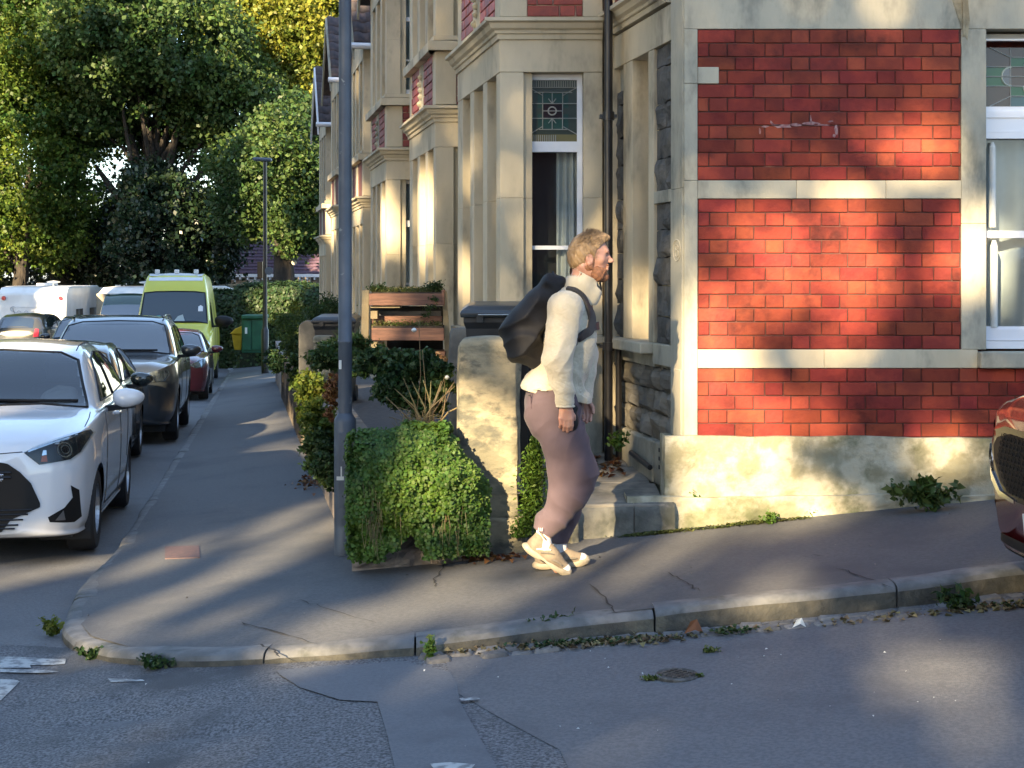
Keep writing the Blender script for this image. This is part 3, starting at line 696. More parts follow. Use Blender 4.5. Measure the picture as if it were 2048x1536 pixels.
mb = MB(); SF.box(mb, .5, 1.4, -.6, 1.6, -.75, -.73); mb.build('room_back_wall', dark_room, cb)
def cornice(fr, t0, t1, zt_, nm='cornice', par=cb, m=bath, m0=0, m1=0, h=.17, pr=.12):
    s = h/.17; q = [( -.05, zt_), (pr, zt_-.02*s), (pr, zt_-.045*s), (pr*.72, zt_-.055*s), (pr*.60, zt_-.09*s), (pr*.38, zt_-.105*s), (pr*.34, zt_-.125*s), (pr*.2, zt_-.13*s), (pr*.17, zt_-.165*s), (-.05, zt_-.168*s)]
    mb = MB(); fr.prof(mb, t0, t1, q[::-1], m0, m1); o = mb.build(nm, m, par, smooth=True, auto=25); return o
cornice(SF, .30, 1.66, 1.885, m=bath, m0=-.4)
# the number 8 carved in an oval on the side pilaster
mb = MB(); oc = (.095, .135)
def oval(c, a, b, r, n=22): mb.tube([SF.p(c[0]+a*math.cos(q), .014, c[1]+b*math.sin(q)) for q in np.linspace(0, 6.283, n)], r, 5, cap=False)
oval((.10, .138), .075, .066, .0035); oval((.10, .155), .026, .016, .003, 14); oval((.10, .119), .032, .02, .003, 14)
mb.build('house_number', mat('carved_number', (.52, .47, .36), rough=.8), cb)
# black rainwater pipe between the houses
dp = empty('drainpipe', (.69, 10.5, P(.7, 10.5)+.2), 'tall black rainwater pipe between the corner house and the bay', 'drainpipe')
dx, dy = .678, 10.40
mb = MB(); mb.tube([(dx, dy, -1.32), (dx, dy, 5.2)], .030, 14); mb.build('pipe', black_paint, dp, smooth=True)
for z in (-.52, 1.1): mb = MB(); mb.lathe((dx, dy, z), [(.031, -.03), (.042, -.03), (.042, .03), (.031, .03)], 14); mb.build('collar', black_paint, dp, smooth=True); mb = MB(); mb.box((dx-.06, dy-.005, z-.012), (dx+.06, dy+.09, z+.012)); mb.build('bracket', black_paint, dp)
mb = MB(); mb.tube([(dx+.075, dy+.05, -1.32), (dx+.075, dy+.05, -.5)], .022, 10); mb.build('branch_pipe', black_paint, dp, smooth=True)
# ---------------------------------------------------------------- the bay fronted houses
pan_dark = mat('weathered_red_panel', (.16, .05, .045), (.09, .04, .035), scale=14, rough=.8, bump=.3)
bay_t = [0, 3.2, 7.3, 10.2, 14.4, 17.6]; bay_z = [1.85, 1.58, 1.53, 1.09, 1.16, .73]
bay_lab = ['nearest pale stone bay fronted house with a stained glass side light', 'second bay fronted house from the corner, behind the nearest bay', 'third bay house with white sashes on two floors and dark brick band',
           'fourth bay house, mostly hidden behind the lamp post', 'fifth bay house with a dark tiled gable left of the lamp post', 'last and farthest bay house at the end of the terrace']
def bay_house(k):
    C = (-.087-.1974*bay_t[k], 10.7+bay_t[k]); zc = bay_z[k]; zb = P(max(C[0], K(C[1])), C[1])-.1; WS = .742; LF = 1.9
    S = Fr(C, (1, 0), (0, -1)); Fn = Fr(C, TD, TN)
    h = empty('terraced_house', (C[0]+.4, C[1]+.5, zb), bay_lab[k], 'house', 'bay fronted houses in the stone terrace')
    near = k < 3
    def part(fr, nm, t0, t1, z0, z1, o0, o1, m, bv=.004):
        mb = MB(); fr.box(mb, t0, t1, z0, z1, o0, o1); o = mb.build(nm, m, h)
        if near and bv: bevel(o, bv, 2)
        return o
    for fr, L, ops in ((S, WS, [(.172, .604)]), (Fn, LF, [(.15, .52), (.70, 1.10), (1.28, 1.65)])):
        i_s = fr is S
        for stage, (w0, w1, l1) in enumerate(((zc-2.30, zc-.40, zc-.165), (zc+.64, zc+1.93, zc+2.12))):
            t = 0.
            edges = [0.]+[e for o_ in ops for e in o_]+[L]
            for a, b in zip(edges[0::2], edges[1::2]):
                mid = w0+(w1-w0)*.52
                part(fr, 'mullion' if 0 < a and b < L else 'bay_pier', a+(.001 if i_s else .003), b-(.0 if b == L else .0), w0+.001, mid, -.24, 0, bath)
                part(fr, 'mullion' if 0 < a and b < L else 'bay_pier', a+(.001 if i_s else .003), b, mid+.001, w1-.001, -.24, -.0015, bath)
            part(fr, 'bay_lintel', .0015 if i_s else .004, L, w1, l1, -.26, .003, bath)
            for j, (a, b) in enumerate(ops):
                if near or stage == 0:
                    f = window_unit(fr, a+.002, b-.002, w0+.01, w1-.003, -.10 if i_s else -.13, h, upvc_b if (i_s and k == 0) else upvc, fw=.04 if i_s else .035, rail=.06,
                        tz=(w0+(w1-w0)*.74, w0+(w1-w0)*.70), top_pane=(k == 0 and i_s and stage == 0), bars=[(w0+(w1-w0)*.325, w0+(w1-w0)*.34)])
                    if i_s and k == 0 and stage == 0:
                        z0_, z1_ = w0+(w1-w0)*.74, w1-.043; a0, b0 = a+.042, b-.042
                        pn = [(0, .88, 1, 1, glass_gry), (0, .12, 1, .88, glass_dk2), (.18, .55, .82, .80, glass_tealdk), (.18, .2, .82, .45, glass_tealdk), (0, 0, 1, .12, glass_yel2), (.30, .38, .70, .62, glass_blk)]
                        for q, (u0, v0, u1, v1, mm_) in enumerate(pn):
                            obj('leaded_pane', [fr.p(a0+(b0-a0)*u0, -.13+q*.0012, z0_+(z1_-z0_)*v0), fr.p(a0+(b0-a0)*u1, -.13+q*.0012, z0_+(z1_-z0_)*v0), fr.p(a0+(b0-a0)*u1, -.13+q*.0012, z0_+(z1_-z0_)*v1), fr.p(a0+(b0-a0)*u0, -.13+q*.0012, z0_+(z1_-z0_)*v1)], [(0, 1, 2, 3)], mm_, f)
                        lines = [(0,.88,1,.88),(0,.12,.0,.88),(0,.62,1,.62),(0,.38,1,.38),(.1,.80,.9,.80),(.2,.2,.8,.2),(.28,.2,.28,.8),(.70,.2,.70,.8),(.48,.62,.48,.8),(.48,.2,.48,.38),(0,.88,.28,.75),(1,.88,.70,.75),(0,.12,.28,.25),(1,.12,.70,.25),(.28,.5,.7,.5),(.40,.70,.48,.62),(.56,.70,.48,.62),(.40,.30,.48,.38),(.56,.3,.48,.38)]
                        lines += [(x, .885, x, 1) for x in np.linspace(.0, 1, 22)]+[(x, 0, x, .11) for x in np.linspace(.05, .55, 12)]
                        leaded(fr, a0, b0, z0_, z1_, -.122, f, [], lines, [(.48, .5, .085, glass_blk, 0, 6.283, lead_l)])
                if i_s and near:
                    if k == 0: curtain(fr, b-.19, b-.03, w0, w1-.5, -.2, curtain_m, h, folds=3)
                    else: curtain(fr, a, b, w0, w1, -.26, net_m, h, folds=4)
        # cornice, brick stage, sill band
        cornice(fr, 0, L, zc, par=h, m0=0 if False else (.99 if i_s else .8), h=.17, pr=.11)
        part(fr, 'window_sill', -.07 if i_s else -.05, L, zc-2.36, zc-2.30, -.2, .06, bath2)
        rough = part(fr, 'apron_wall', .001 if i_s else .004, L, zb-.6, zc-2.361, -.26, .0, bath2)
        for zz, hh in ((zc+.50, .09), (zc+.60, .045)):
            part(fr, 'sill_band', -(.07 if zz < zc+.55 else .02), L, zz, zz+hh-.001, -.2, .07 if zz < zc+.55 else .02, bath)
        zz0, zz1 = zc+.001, zc+.499
        if i_s:
            part(fr, 'brick_stage_pier', .001, .195, zz0, zz1, -.24, .0, bath); part(fr, 'brick_stage_pier', .60, WS, zz0, zz1, -.24, 0, bath); part(fr, 'mortar_bed', .195, .60, zz0, zz1, -.24, -.012, mortar_l, 0)
            if near: brick_panel(fr, .20, .595, zz0, 6, (zz1-zz0)/6, h, m=brick_n2 if k else brick_r2, phase=1, g=.010)
            else: part(fr, 'brick_face', .197, .598, zz0, zz1, -.011, -.003, pan_dark, 0)
        else:
            part(fr, 'brick_stage_pier', .004, .20, zz0, zz1, -.24, 0, bath); part(fr, 'brick_stage_pier', 1.72, LF, zz0, zz1, -.24, 0, bath); part(fr, 'carved_panel', .82, 1.12, zz0, zz1, -.24, .004, bath2)
            part(fr, 'mortar_bed', .20, .82, zz0, zz1, -.24, -.012, mortar_l, 0); part(fr, 'mortar_bed', 1.12, 1.72, zz0, zz1, -.24, -.012, mortar_l, 0)
            if near:
                brick_panel(fr, .205, .815, zz0, 6, (zz1-zz0)/6, h, m=brick_n2 if k else brick_r2, g=.010); brick_panel(fr, 1.125, 1.715, zz0, 6, (zz1-zz0)/6, h, m=brick_n2 if k else brick_r2, g=.010)
                mb = MB()
                for q in range(5):
                    c = fr.p(.97+.05*math.cos(q*2.1), .012, zc+.12+q*.065); mb.lathe(c, [(.001, -.035), (.026, -.02), (.034, 0), (.02, .02), (.001, .03)], 7)
                mb.build('carved_leaf', bath2, h, smooth=True)
            else:
                part(fr, 'brick_face', .205, .815, zz0, zz1, -.011, -.003, pan_dark, 0); part(fr, 'brick_face', 1.125, 1.715, zz0, zz1, -.011, -.003, pan_dark, 0)
    mb = MB(); mb.prism([S.p(.12, -.42, zb+.2), Fn.p(1.85, -.42, zb+.2)+Vector((.05, 0, 0)), S.p(.9, -2.2, zb+.2), S.p(.9, -.42, zb+.2)], (0, 0, zc+2.1-zb-.2)); mb.build('dark_interior_block', dark_room, h)  # dark block put in to stand for the unlit bay interior
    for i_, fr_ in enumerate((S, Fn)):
        mb = MB(); fr_.box(mb, .03 if i_ == 0 else .3, (.73 if i_ == 0 else 1.85), zb+.3, zc+2.0, -.36, -.34); mb.build('dark_interior_sheet', dark_room, h)  # dark sheets behind the panes, their colour stands for indoor shade
    # facade behind the bay, up to the next one
    WL = (bay_t[k+1]-bay_t[k]) if k < 5 else 2.6
    Wn = Fr((C[0]+WS, C[1]), TD, TN)
    part(Wn, 'facade_wall', 0, WL, zb-.6, zc+2.12, -.30, -.02, bath, 0)
    mb = MB(); Wn.box(mb, 2.25, min(3.05, WL-.2), zb+.45, zb+2.5, -.3, .01); mb.build('front_door', mat('door_%d' % k if False else 'door_paint', (.05, .07, .06), rough=.4, bump=0) if 'door_paint' not in MATS else MATS['door_paint'], h)
    # gabled bay roof
    ze = zc+2.13; zr = ze+1.18; In = -Fn.n
    if k >= 3 or True:
        T = Fn.t; c0 = Vector((*C, 0))
        def rp(t, inn, z): return c0+T*t+In*inn+Vector((0, 0, z))
        rf = MB(); th = .05
        for s_, t_ in ((-.12, .95), (2.02, .95)):
            rf.add([rp(s_, -.14, ze), rp(t_, -.14, zr), rp(t_, 3.2, zr), rp(s_, 3.2, ze), rp(s_, -.14, ze-th), rp(t_, -.14, zr-th), rp(t_, 3.2, zr-th), rp(s_, 3.2, ze-th)], [(0,1,2,3),(4,7,6,5),(0,4,5,1),(3,2,6,7),(0,3,7,4)])
        rf = rf.build('roof', slate, h)
        if k >= 3:
            sl = (rp(.95, 0, zr)-rp(-.12, 0, ze)); sn = sl.length; sd_ = sl.normalized(); nrm = sd_.cross(In).normalized()
            if nrm.z < 0: nrm = -nrm
            rows = 7; colw = .2
            tm = []
            for q in range(3):
                m_ = MB(); seg = []
                for i in range(7):
                    a = i/6; hgt = .018*math.sin(a*6.28)+.02
                    seg.append((a*colw*1.03, hgt))
                n_ = len(seg); m_.add([(x, 0, z) for x, z in seg]+[(x, sn/rows*1.15, z-.012) for x, z in seg]+[(x, 0, z-.014) for x, z in seg], [(i, i+1, n_+i+1, n_+i) for i in range(n_-1)]+[(2*n_+i, 2*n_+i+1, i+1, i) for i in range(n_-1)])
                me = mesh('roof_tile', m_.V, m_.F, slate, smooth=True); tm.append(me)
            for r in range(rows):
                for c_ in range(8 if k == 3 else 7):
                    pos = rp(-.12, -.14, ze)+sd_*(r*sn/rows)+In*(c_*colw)+nrm*.008
                    Mx = Matrix(((In.x, sd_.x, nrm.x, pos.x), (In.y, sd_.y, nrm.y, pos.y), (In.z, sd_.z, nrm.z, pos.z), (0, 0, 0, 1)))
                    inst('roof_tile', R.choice(tm), rf, Mx)
        mb = MB(); mb.tube([rp(-.17, -.2, ze-.045), rp(-.17, 1.1, ze-.045)], .045, 8); mb.build('gutter', upvc, h, smooth=True)
        # bargeboards and gable infill
        for s_, t_, nm in ((-.16, .95, 'bargeboard'), (2.06, .95, 'bargeboard')):
            mb = MB(); a = rp(s_, -.17, ze-.08); b = rp(t_, -.17, zr+.01); mb.prism([a, b, b-Vector((0, 0, .16)), a-Vector((0, 0, .16))], In*.03); mb.build(nm, upvc if k == 5 else bath2, h)
        mb = MB(); mb.prism([rp(0, 0, ze-.02), rp(1.9, 0, ze-.02), rp(.95, 0, zr-.1)], In*.1); mb.build('gable', bath, h)
        mb = MB(); sdn = S.p(0, -.02, 0)
        mb.prism([rp(-.0, .02, ze-.03), rp(-.0, .9, ze-.03), rp(-.0, .9, zc+2.1), rp(0, .02, zc+2.1)], T*.05); mb.build('soffit', upvc, h)
    return h
glass_dk2 = glassmat('leaded_dark_green', (.035, .05, .045), .08); glass_tealdk = glassmat('leaded_dark_teal', (.02, .06, .055), .06); glass_yel2 = glassmat('leaded_straw', (.14, .13, .06), .1)
brick_n2 = mat('dark_painted_brick', (.24, .035, .028), (.16, .03, .026), scale=9, rough=.6, bump=.3, bs=60, rnd=.3)
brick_r2 = mat('bay_red_brick', (.36, .06, .035), (.22, .04, .03), scale=9, rough=.55, bump=.3, bs=60, rnd=.3)
houses = [bay_house(k) for k in range(6)]
# main roof of the terrace block, behind the bays
for k in range(6):
    h = houses[k]; C = (-.087-.1974*bay_t[k]+.742, 10.7+bay_t[k]); WL = (bay_t[k+1]-bay_t[k]) if k < 5 else 2.6
    Wn = Fr(C, TD, TN); ze = bay_z[k]+2.12; mb = MB()
    A = [Wn.p(0, .12, ze), Wn.p(WL, .12, ze), Wn.p(WL, -4.2, ze+3.0), Wn.p(0, -4.2, ze+3.0)]
    mb.add(A+[v-Vector((0, 0, .08)) for v in A], [(0,1,2,3),(4,7,6,5),(0,4,5,1),(1,5,6,2),(2,6,7,3),(3,7,4,0)]); mb.build('main_roof', slate, h)
    mb = MB(); Wn.box(mb, 0.0, WL-.001, P(C[0], C[1])-1.5, ze+.0, -8, -4.0); mb.build('rear_wall', bath2, h)
    if k in (0, 5):
        mb = MB(); t = 0 if k == 0 else WL; Wn.box(mb, t-.2, t, P(C[0], C[1])-1.5, ze-.02, -4.0, -.3); mb.build('end_wall', bath2, h)
# corner house rear body
mb = MB(); mb.prism([(1.4, 9.41, -1.5), (5.4, 9.41, -1.5), (5.4, 18, -1.5), (1.6, 18, -1.5)], (0, 0, 6.9)); mb.build('rear_block', brick_n, cb)
# ---------------------------------------------------------------- tall trees beside and behind the viewer: they cast the dappled shade
U_ = np.array([SUN_D.y, -SUN_D.x, 0.]); L3 = np.array(LD); V_ = np.cross(U_, L3); V_ = V_ if V_[2] > 0 else -V_
def hit_px(Pt, n, o):
    t = ((np.array(o)-Pt) @ np.array(n))/(L3 @ np.array(n)); H = Pt+t[:, None]*L3
    Yh = np.maximum(H[:, 1], .1); return 1024+F*H[:, 0]/Yh, HY-F*H[:, 2]/Yh, H
def in_ell(px, py, E):
    m = np.zeros(len(px), bool)
    for cx, cy, rx, ry, *a in E:
        a = math.radians(a[0]) if a else 0; dx = px-cx; dy = py-cy
        u = dx*math.cos(a)+dy*math.sin(a); v = -dx*math.sin(a)+dy*math.cos(a)
        m |= (u/rx)**2+(v/ry)**2 < 1
    return m
gn = (-.095, .014, 1.)       # ground plane normal (un-normalised)
LIT = [
 ((0, 1, 0), (0, 9.08, 0), [(1425,925,118,80),(1500,960,130,40,5),(1450,815,100,55),(1560,835,110,40),(1440,690,50,50),(1500,470,52,42),(1555,545,75,62,40),(1640,450,85,42,10),(1720,520,75,38,25),(1440,600,50,55),(1480,640,60,30),(1700,600,60,20,10),
    (1830,290,88,40),(1650,382,110,12),(1960,480,40,90),(1900,560,50,40),(1380,840,40,120),(1880,905,70,30),(1650,710,70,14),(1540,1010,190,30),(1355,600,25,110),(1400,730,60,20),(1350,950,30,70)], (1335, 2300)),
 (gn, (0, 0, -1.53), [(1240,1125,135,48,-4),(1540,1185,115,34,-4),(1840,1315,140,50,-3),(1450,1060,200,16,-2),(1330,1100,60,20),(460,1150,330,17,-25),(330,1115,120,9,-24),(250,1245,150,18,-25),(580,1035,90,10,-22),(640,1270,100,34,-22),(820,1225,120,22,-12),(930,1165,90,18,-5),(1000,1210,90,14,-8),(860,1350,75,18,-6),(520,850,60,10,-8),(580,900,40,7),(470,1230,60,10,-20),(1930,1400,40,50),(960,1290,110,16,-8),(1180,1000,40,24)], (-400, 2300)),
 ((0, 1, 0), (0, 8.0, 0), [(1112,690,48,85),(1110,770,48,50),(1060,770,34,36),(1075,835,44,44),(1125,850,44,40),(1175,545,52,34),(1170,490,40,20),(1180,720,26,60),(1160,610,40,20),(1080,1100,50,40)], (1000, 1230)),
 ((0, 1, 0), (0, 8.75, 0), [(1005,885,46,62),(990,960,60,50),(990,1040,60,60),(930,960,55,110),(1070,960,24,110),(880,1000,50,60)], (880, 1100)),
 ((0, 1, 0), (0, 10.4, 0), [(1238,820,22,60),(1230,740,22,40),(1310,640,30,50),(1180,460,16,60),(1020,440,18,60)], (1000, 1345)),
 ((0, 1, 0), (0, 10.7, 0), [(625,790,60,56),(700,720,50,34)], (590, 900)),
 ((0, 1, 0), (0, 12.3, 0), [(755,650,40,70),(860,720,36,24)], (700, 905)),
 (TN+(0,), (-.087, 10.7, 0), [(925,560,8,50),(935,330,6,50),(845,430,16,90),(836,230,10,40),(770,450,8,60),(715,400,6,50),(660,430,8,60)], (600, 1000)),
 ((0, 1, 0), (0, 34, 0), [(540,600,60,20),(120,590,60,20),(220,620,70,14)], (-100, 640)),
 ((0, 1, 0), (0, 12., 0), [(30,675,90,22),(60,740,40,20)], (-300, 300)),
]
WT = [(NR.uniform(-1, 1, 2)*f, NR.uniform(0, 6.28), a) for f, a in ((.9, 1), (1.7, .8), (2.9, .7), (4.6, .5)) for _ in range(4)]
def wuv(u, v): return sum(a*np.sin(u*k[0]+v*k[1]+p) for k, p, a in WT)/3.2
MARG = [(20, 18), (22, 12), (10, 12), (16, 14), (14, 20), (14, 14), (10, 10), (3, 10), (10, 10), (20, 10)]
LIT = [(n_, o_, [(e[0], e[1], e[2]+mg[0], e[3]+mg[1], *e[4:]) for e in E], lm) for (n_, o_, E, lm), mg in zip(LIT, MARG)]
def canopy(u0, u1, v0, v1, s0, s1, n, thr, size, gaps=True, vtop=None):
    u = NR.uniform(u0, u1, n); v = NR.uniform(v0, v1, n); s = NR.uniform(s0, s1, n)
    w = wuv(u, v); keep = (w < thr) | ((u > -4.6) & (v < 5.5))
    if vtop is not None: keep &= v < vtop(u)+wuv(u*1.3+5, v*.2)*1.2
    Pt = u[:, None]*U_+v[:, None]*V_-s[:, None]*L3
    if gaps:
        for nrm, o, E, lim in LIT:
            px, py, H = hit_px(Pt, nrm, o)
            ok = (px > lim[0]) & (px < lim[1]) & (H[:, 1] > 3)
            keep &= ~(ok & in_ell(px, py, E) & (NR.random(n) < .985))
    Pt = Pt[keep]; return Pt
def canopy_tree(Pt, base, label, size=.2, m=None, vlow=-1.2):
    c = Pt.mean(0); z0 = base[2]
    t = empty('plane_tree', base, label, 'tree', 'tall plane trees behind the viewer')
    foliage('crown', Pt, size, m or L_pl, t, aspect=.8, up=.1)
    mb = MB(); top = c+np.array([0, 0, 1.]); bx = Vector(base)
    s_ = float(-(Pt @ L3).mean()); zt_ = V_[2]*(vlow)-s_*L3[2]-.3; tp = Vector((c[0]*.25+bx.x*.75, c[1]*.25+bx.y*.75, zt_)) if vlow < 3 else Vector((c[0]*.5+bx.x*.5, c[1]*.5+bx.y*.5, c[2]-3))
    mb.tube([bx, bx+Vector((.05, 0, 2)), tp], [.40, .32, .20], 10)
    mb.build('trunk', bark, t, smooth=True)
    for q in range(5):
        e = Pt[R.randrange(len(Pt))]; mb = MB(); mb.tube([tp-Vector((0, 0, .3)), tp.lerp(Vector(tuple(e)), .5)+Vector((0, 0, .3)), Vector(tuple(e))], [.07, .035, .012], 6); mb.build('limb', bark, t, smooth=True)
A = canopy(-15, 4.4, -1.8, 13.5, 17.5, 21.5, 84000, .93, .2)
ua = A @ U_
for i, (a, b, bx, by) in enumerate([(-16, -10, -18, -13), (-10, -5, -14, -15), (-5, -.9, -9.5, -16.5), (-.9, 5, -5.5, -18)]):
    q = A[(ua >= a) & (ua < b)]
    canopy_tree(q, (bx, by, -2.0 if i < 2 else -2.2), ['dense plane tree far to the left behind the viewer', 'second plane tree behind the viewer from the left', 'third plane tree behind the viewer from the left', 'plane tree directly behind the viewer with gaps in its crown'][i], .27)
B = canopy(-26, -13.5, 1.0, 15.5, -3, 4, 52000, .75, .26)
Cc = canopy(-40, -24, 4, 26, -13, -6, 60000, .45, .3, vtop=lambda u: np.where(u < -31.5, 25.5, 20.0))
for Pt, base, lab in ((B[(B @ U_) > -20], (-15.5, 2, -1.9), 'plane tree beside the parked cars, out of view on the left'), (B[(B @ U_) <= -20], (-21, 6.5, -2), 'second plane tree out of view on the left'),
                      (Cc[(Cc @ U_) > -32], (-24, 22, -2.3), 'big plane tree farther down the road, out of view'), (Cc[(Cc @ U_) <= -32], (-31, 28, -2.3), 'farthest big plane tree out of view on the left')):
    canopy_tree(Pt, base, lab, .36, vlow=5)

# houses on the other side of the road, behind the viewer: seen only as reflections in the windows
for i, (x0, x1, lab) in enumerate(((-15, -6.2, 'red brick house across the road behind the viewer, left one'), (-5.8, 3.2, 'red brick house across the road behind the viewer, middle one'), (3.6, 13, 'red brick house across the road behind the viewer, right one'))):
    oh = empty('opposite_house', ((x0+x1)/2, -27, -2), lab, 'house', 'houses across the road behind the viewer')
    y0 = -27.; mb = MB(); mb.box((x0, y0-8, -4), (x1, y0, 4.4)); mb.build('wall', brick_n, oh)
    mb = MB(); mb.prism([(x0-.2, y0+.3, 4.3), (x0-.2, y0-8.3, 4.3), (x0-.2, y0-4, 7.6)], (x1-x0+.4, 0, 0)); mb.build('roof', slate, oh)
    for q in range(4):
        for z in (-1.2, 1.9):
            xc = x0+(x1-x0)*(q+.5)/4; mb = MB(); mb.box((xc-.65, y0+.002, z), (xc+.65, y0+.05, z+1.7)); f = mb.build('window', upvc, oh); obj('pane', [(xc-.55, y0+.055, z+.1), (xc+.55, y0+.055, z+.1), (xc+.55, y0+.055, z+1.6), (xc-.55, y0+.055, z+1.6)], [(3, 2, 1, 0)], glass_dk, f)
# ---------------------------------------------------------------- gardens, gate pier, walls
GZ = -1.30
def BX(y): return -.95-.178*(y-8.7)         # garden boundary along the side street
def HX(y): return .31-.1974*(y-8.7)         # line of the bay fronts
def gz_(y): return GZ-.0 if y < 17.5 else GZ-.05*(y-17.5)
pts = [(BX(8.75)+.02, 8.72), (.10, 8.72), (.10, 10.72), (.75, 10.8), (.2, 13.9), (-.6, 18), (-1.8, 24), (-3.2, 31), (BX(34)+.02, 34), (BX(26)+.02, 26), (BX(17.5)+.02, 17.5)]
def gzn(x, y): return np.where(y < 17.5, GZ, GZ-.05*(y-17.5))+wob(x*1.5, y*1.5)*.004
o = sheet('front_garden_ground', pts, 0, terr_m, 'grey paved ground of the raised front gardens', step=.35, fz=gzn)
# path between the gate pier and the corner house, with a stone step
pth = empty('entrance_path', (.6, 9, -1.5), 'worn stone flagged path with a step up beside the corner house', None); pth['kind'] = 'structure'
def pz(x, y): return -1.405+(y-8.95)*.055
for i, (a, b, c, d) in enumerate([(.40, .93, 8.96, 9.62), (.30, .90, 9.63, 10.2), (.10, .30, 9.5, 10.6), (.30, .80, 10.21, 10.75)]):
    def zz(x, y): return pz(x, y)+(.004*math.sin(i*3+x*7))
    mb = MB(); mb.add([(a, c, pz(a, c)), (b, c, pz(b, c)), (b, d, pz(b, d)), (a, d, pz(a, d)), (a, c, -1.8), (b, c, -1.8), (b, d, -1.8), (a, d, -1.8)], [(0,1,2,3),(4,7,6,5),(0,4,5,1),(1,5,6,2),(2,6,7,3),(3,7,4,0)])
    bevel(mb.build('paving_slab', slab_m, pth), .008)
stepm = mat('step_stone', (.17, .165, .14), (.09, .09, .08), scale=7, c3=(.05, .055, .045), s3=4, rough=.85, bump=.6, bs=25, bdist=.015)
for a, b in ((.40, .735), (.742, .985)):
    V, Fq = grid(0, 1, 0, 1, 24, 10, lambda x, y: x*0)
    pp = []
    for x, y, z in V:
        X = a+(b-a)*x; yy = 8.93+wob(X*6, y*3)*.006; zt_ = -1.402+.01*(b-.7); 
        if y < .6: pp.append((X, yy-.0+(.004 if y > .5 else 0), -1.75+(zt_+1.75-.012)*y/.6))
        else: pp.append((X, yy+.012+(y-.6)/.4*.03*6, zt_+wob(X*5, y*4)*.003))
    obj('step_stone', pp, Fq, stepm, pth, smooth=True)
# gate pier
pier = empty('gate_pier', (-.12, 8.85, P(-.12, 8.85)), 'thick worn sandstone gate pier stained dark, left of the walking man', 'gate pier')
def stone_block(name, x0, x1, y0, y1, z0, z1, m, par, amp=.008, rd=.03, nx=26, nz=40, top=.0, skew=0, dome=0):
    """rounded, slightly uneven block made of a wrapped superellipse section"""
    V = []; n = 40; nz_ = nz
    def sec(a, hx, hy, k=11):
        c, s = math.cos(a), math.sin(a); r = (abs(c)**k+abs(s)**k)**(-1/k); return c*r*hx, s*r*hy
    cx, cy = (x0+x1)/2, (y0+y1)/2; hx, hy = (x1-x0)/2, (y1-y0)/2
    for j in range(nz_+1):
        z = z0+(z1-z0)*j/nz_; d = max(0, (z-(z1-rd))/rd); sc = 1-(.16*d*d)*(rd/.05) if d > 0 else 1
        for i in range(n):
            a = 2*math.pi*i/n; x, y = sec(a, hx, hy)
            w = wob(a*1.2+x0*9, z*3.)*amp+wob(a*3, z*9)*amp*.5
            f = 1+w/hx
            V.append((cx+x*sc*f+skew*(z-z0), cy+y*sc*f, z+(dome*(1-(x/hx)**2) if j == nz_ else dome*(1-(x/hx)**2)*(j/nz_)**8)))
    b = len(V); V.append((cx+skew*(z1-z0), cy, z1+dome+rd*.15))
    Fc = [(j*n+i, j*n+(i+1) % n, (j+1)*n+(i+1) % n, (j+1)*n+i) for j in range(nz_) for i in range(n)]
    Fc += [(nz_*n+i, nz_*n+(i+1) % n, b) for i in range(n)]
    return obj(name, V, Fc, m, par, smooth=True, auto=60)
stone_block('pier_shaft', -.315, .045, 8.72, 9.04, -1.44, -.395, pierstone, pier, amp=.005, rd=.035, dome=.012)
stone_block('pier_base', -.185, .085, 8.70, 9.03, -1.66, -1.445, pierstone, pier, amp=.006, rd=.02)
stone_block('pier_side_slab', -.325, -.262, 8.80, 9.10, -1.5, -.44, pierstone, pier, amp=.004, rd=.03)
# second stone at the far side of the gateway, behind the man
p2 = empty('gate_post_base', (.35, 8.98, -1.6), 'low squared stone block by the step behind the shoes', 'stone block')
stone_block('block', .305, .398, 8.86, 9.06, -1.70, -1.425, pierstone, p2, amp=.006, rd=.02)
# tall dark gate leaf standing open behind the pier
gt = empty('side_gate', (.12, 9.2, -1.4), 'dark painted board gate standing open behind the stone pier', 'gate')
for i, (a, b, y0) in enumerate([(.052, .098, 9.06), (.100, .146, 9.075), (.148, .19, 9.09)]):
    mb = MB(); mb.box((a, y0, -1.40), (b, y0+.025, -.52+(.0, .01, -.005)[i])); bevel(mb.build('board', black_paint, gt), .003)
for z in (-1.25, -.70): mb = MB(); mb.box((.05, 9.12, z), (.19, 9.15, z+.07)); mb.build('rail', black_paint, gt)
# retaining wall below the creeper
gw = empty('garden_wall', (-.7, 8.6, P(-.7, 8.6)), 'low rubble garden wall almost hidden under green creeper', 'wall')
wst = mat('old_wall_stone', (.24, .20, .17), (.12, .105, .095), scale=8, rough=.9, bump=.6, bs=30, bdist=.015, rnd=.3)
W1 = Fr((-.93, 8.56), (1, 0), (0, -1)); W2 = Fr((-.93, 8.56), (-.178, 1), (-1, -.178))
mb = MB(); W1.box(mb, .0, .56, -1.9, -.99, -.26, -.03); mb.build('wall_core', wst, gw)
mb = MB(); W1.box(mb, .561, .76, -1.9, -1.2, -.22, -.04); mb.build('wall_core', wst, gw)
mb = MB(); W2.box(mb, .03, 4.6, -2.2, -1.12, -.26, -.03); mb.build('wall_core', wst, gw)
mb = MB(); W2.box(mb, 4.6, 26, -3.2, -1.6, -.2, -.03); mb.build('wall_core', wst, gw)
rubble(W1, 0, .78, -1.72, -1.26, gw, wst, .14, .13, .28, .03, -.025)
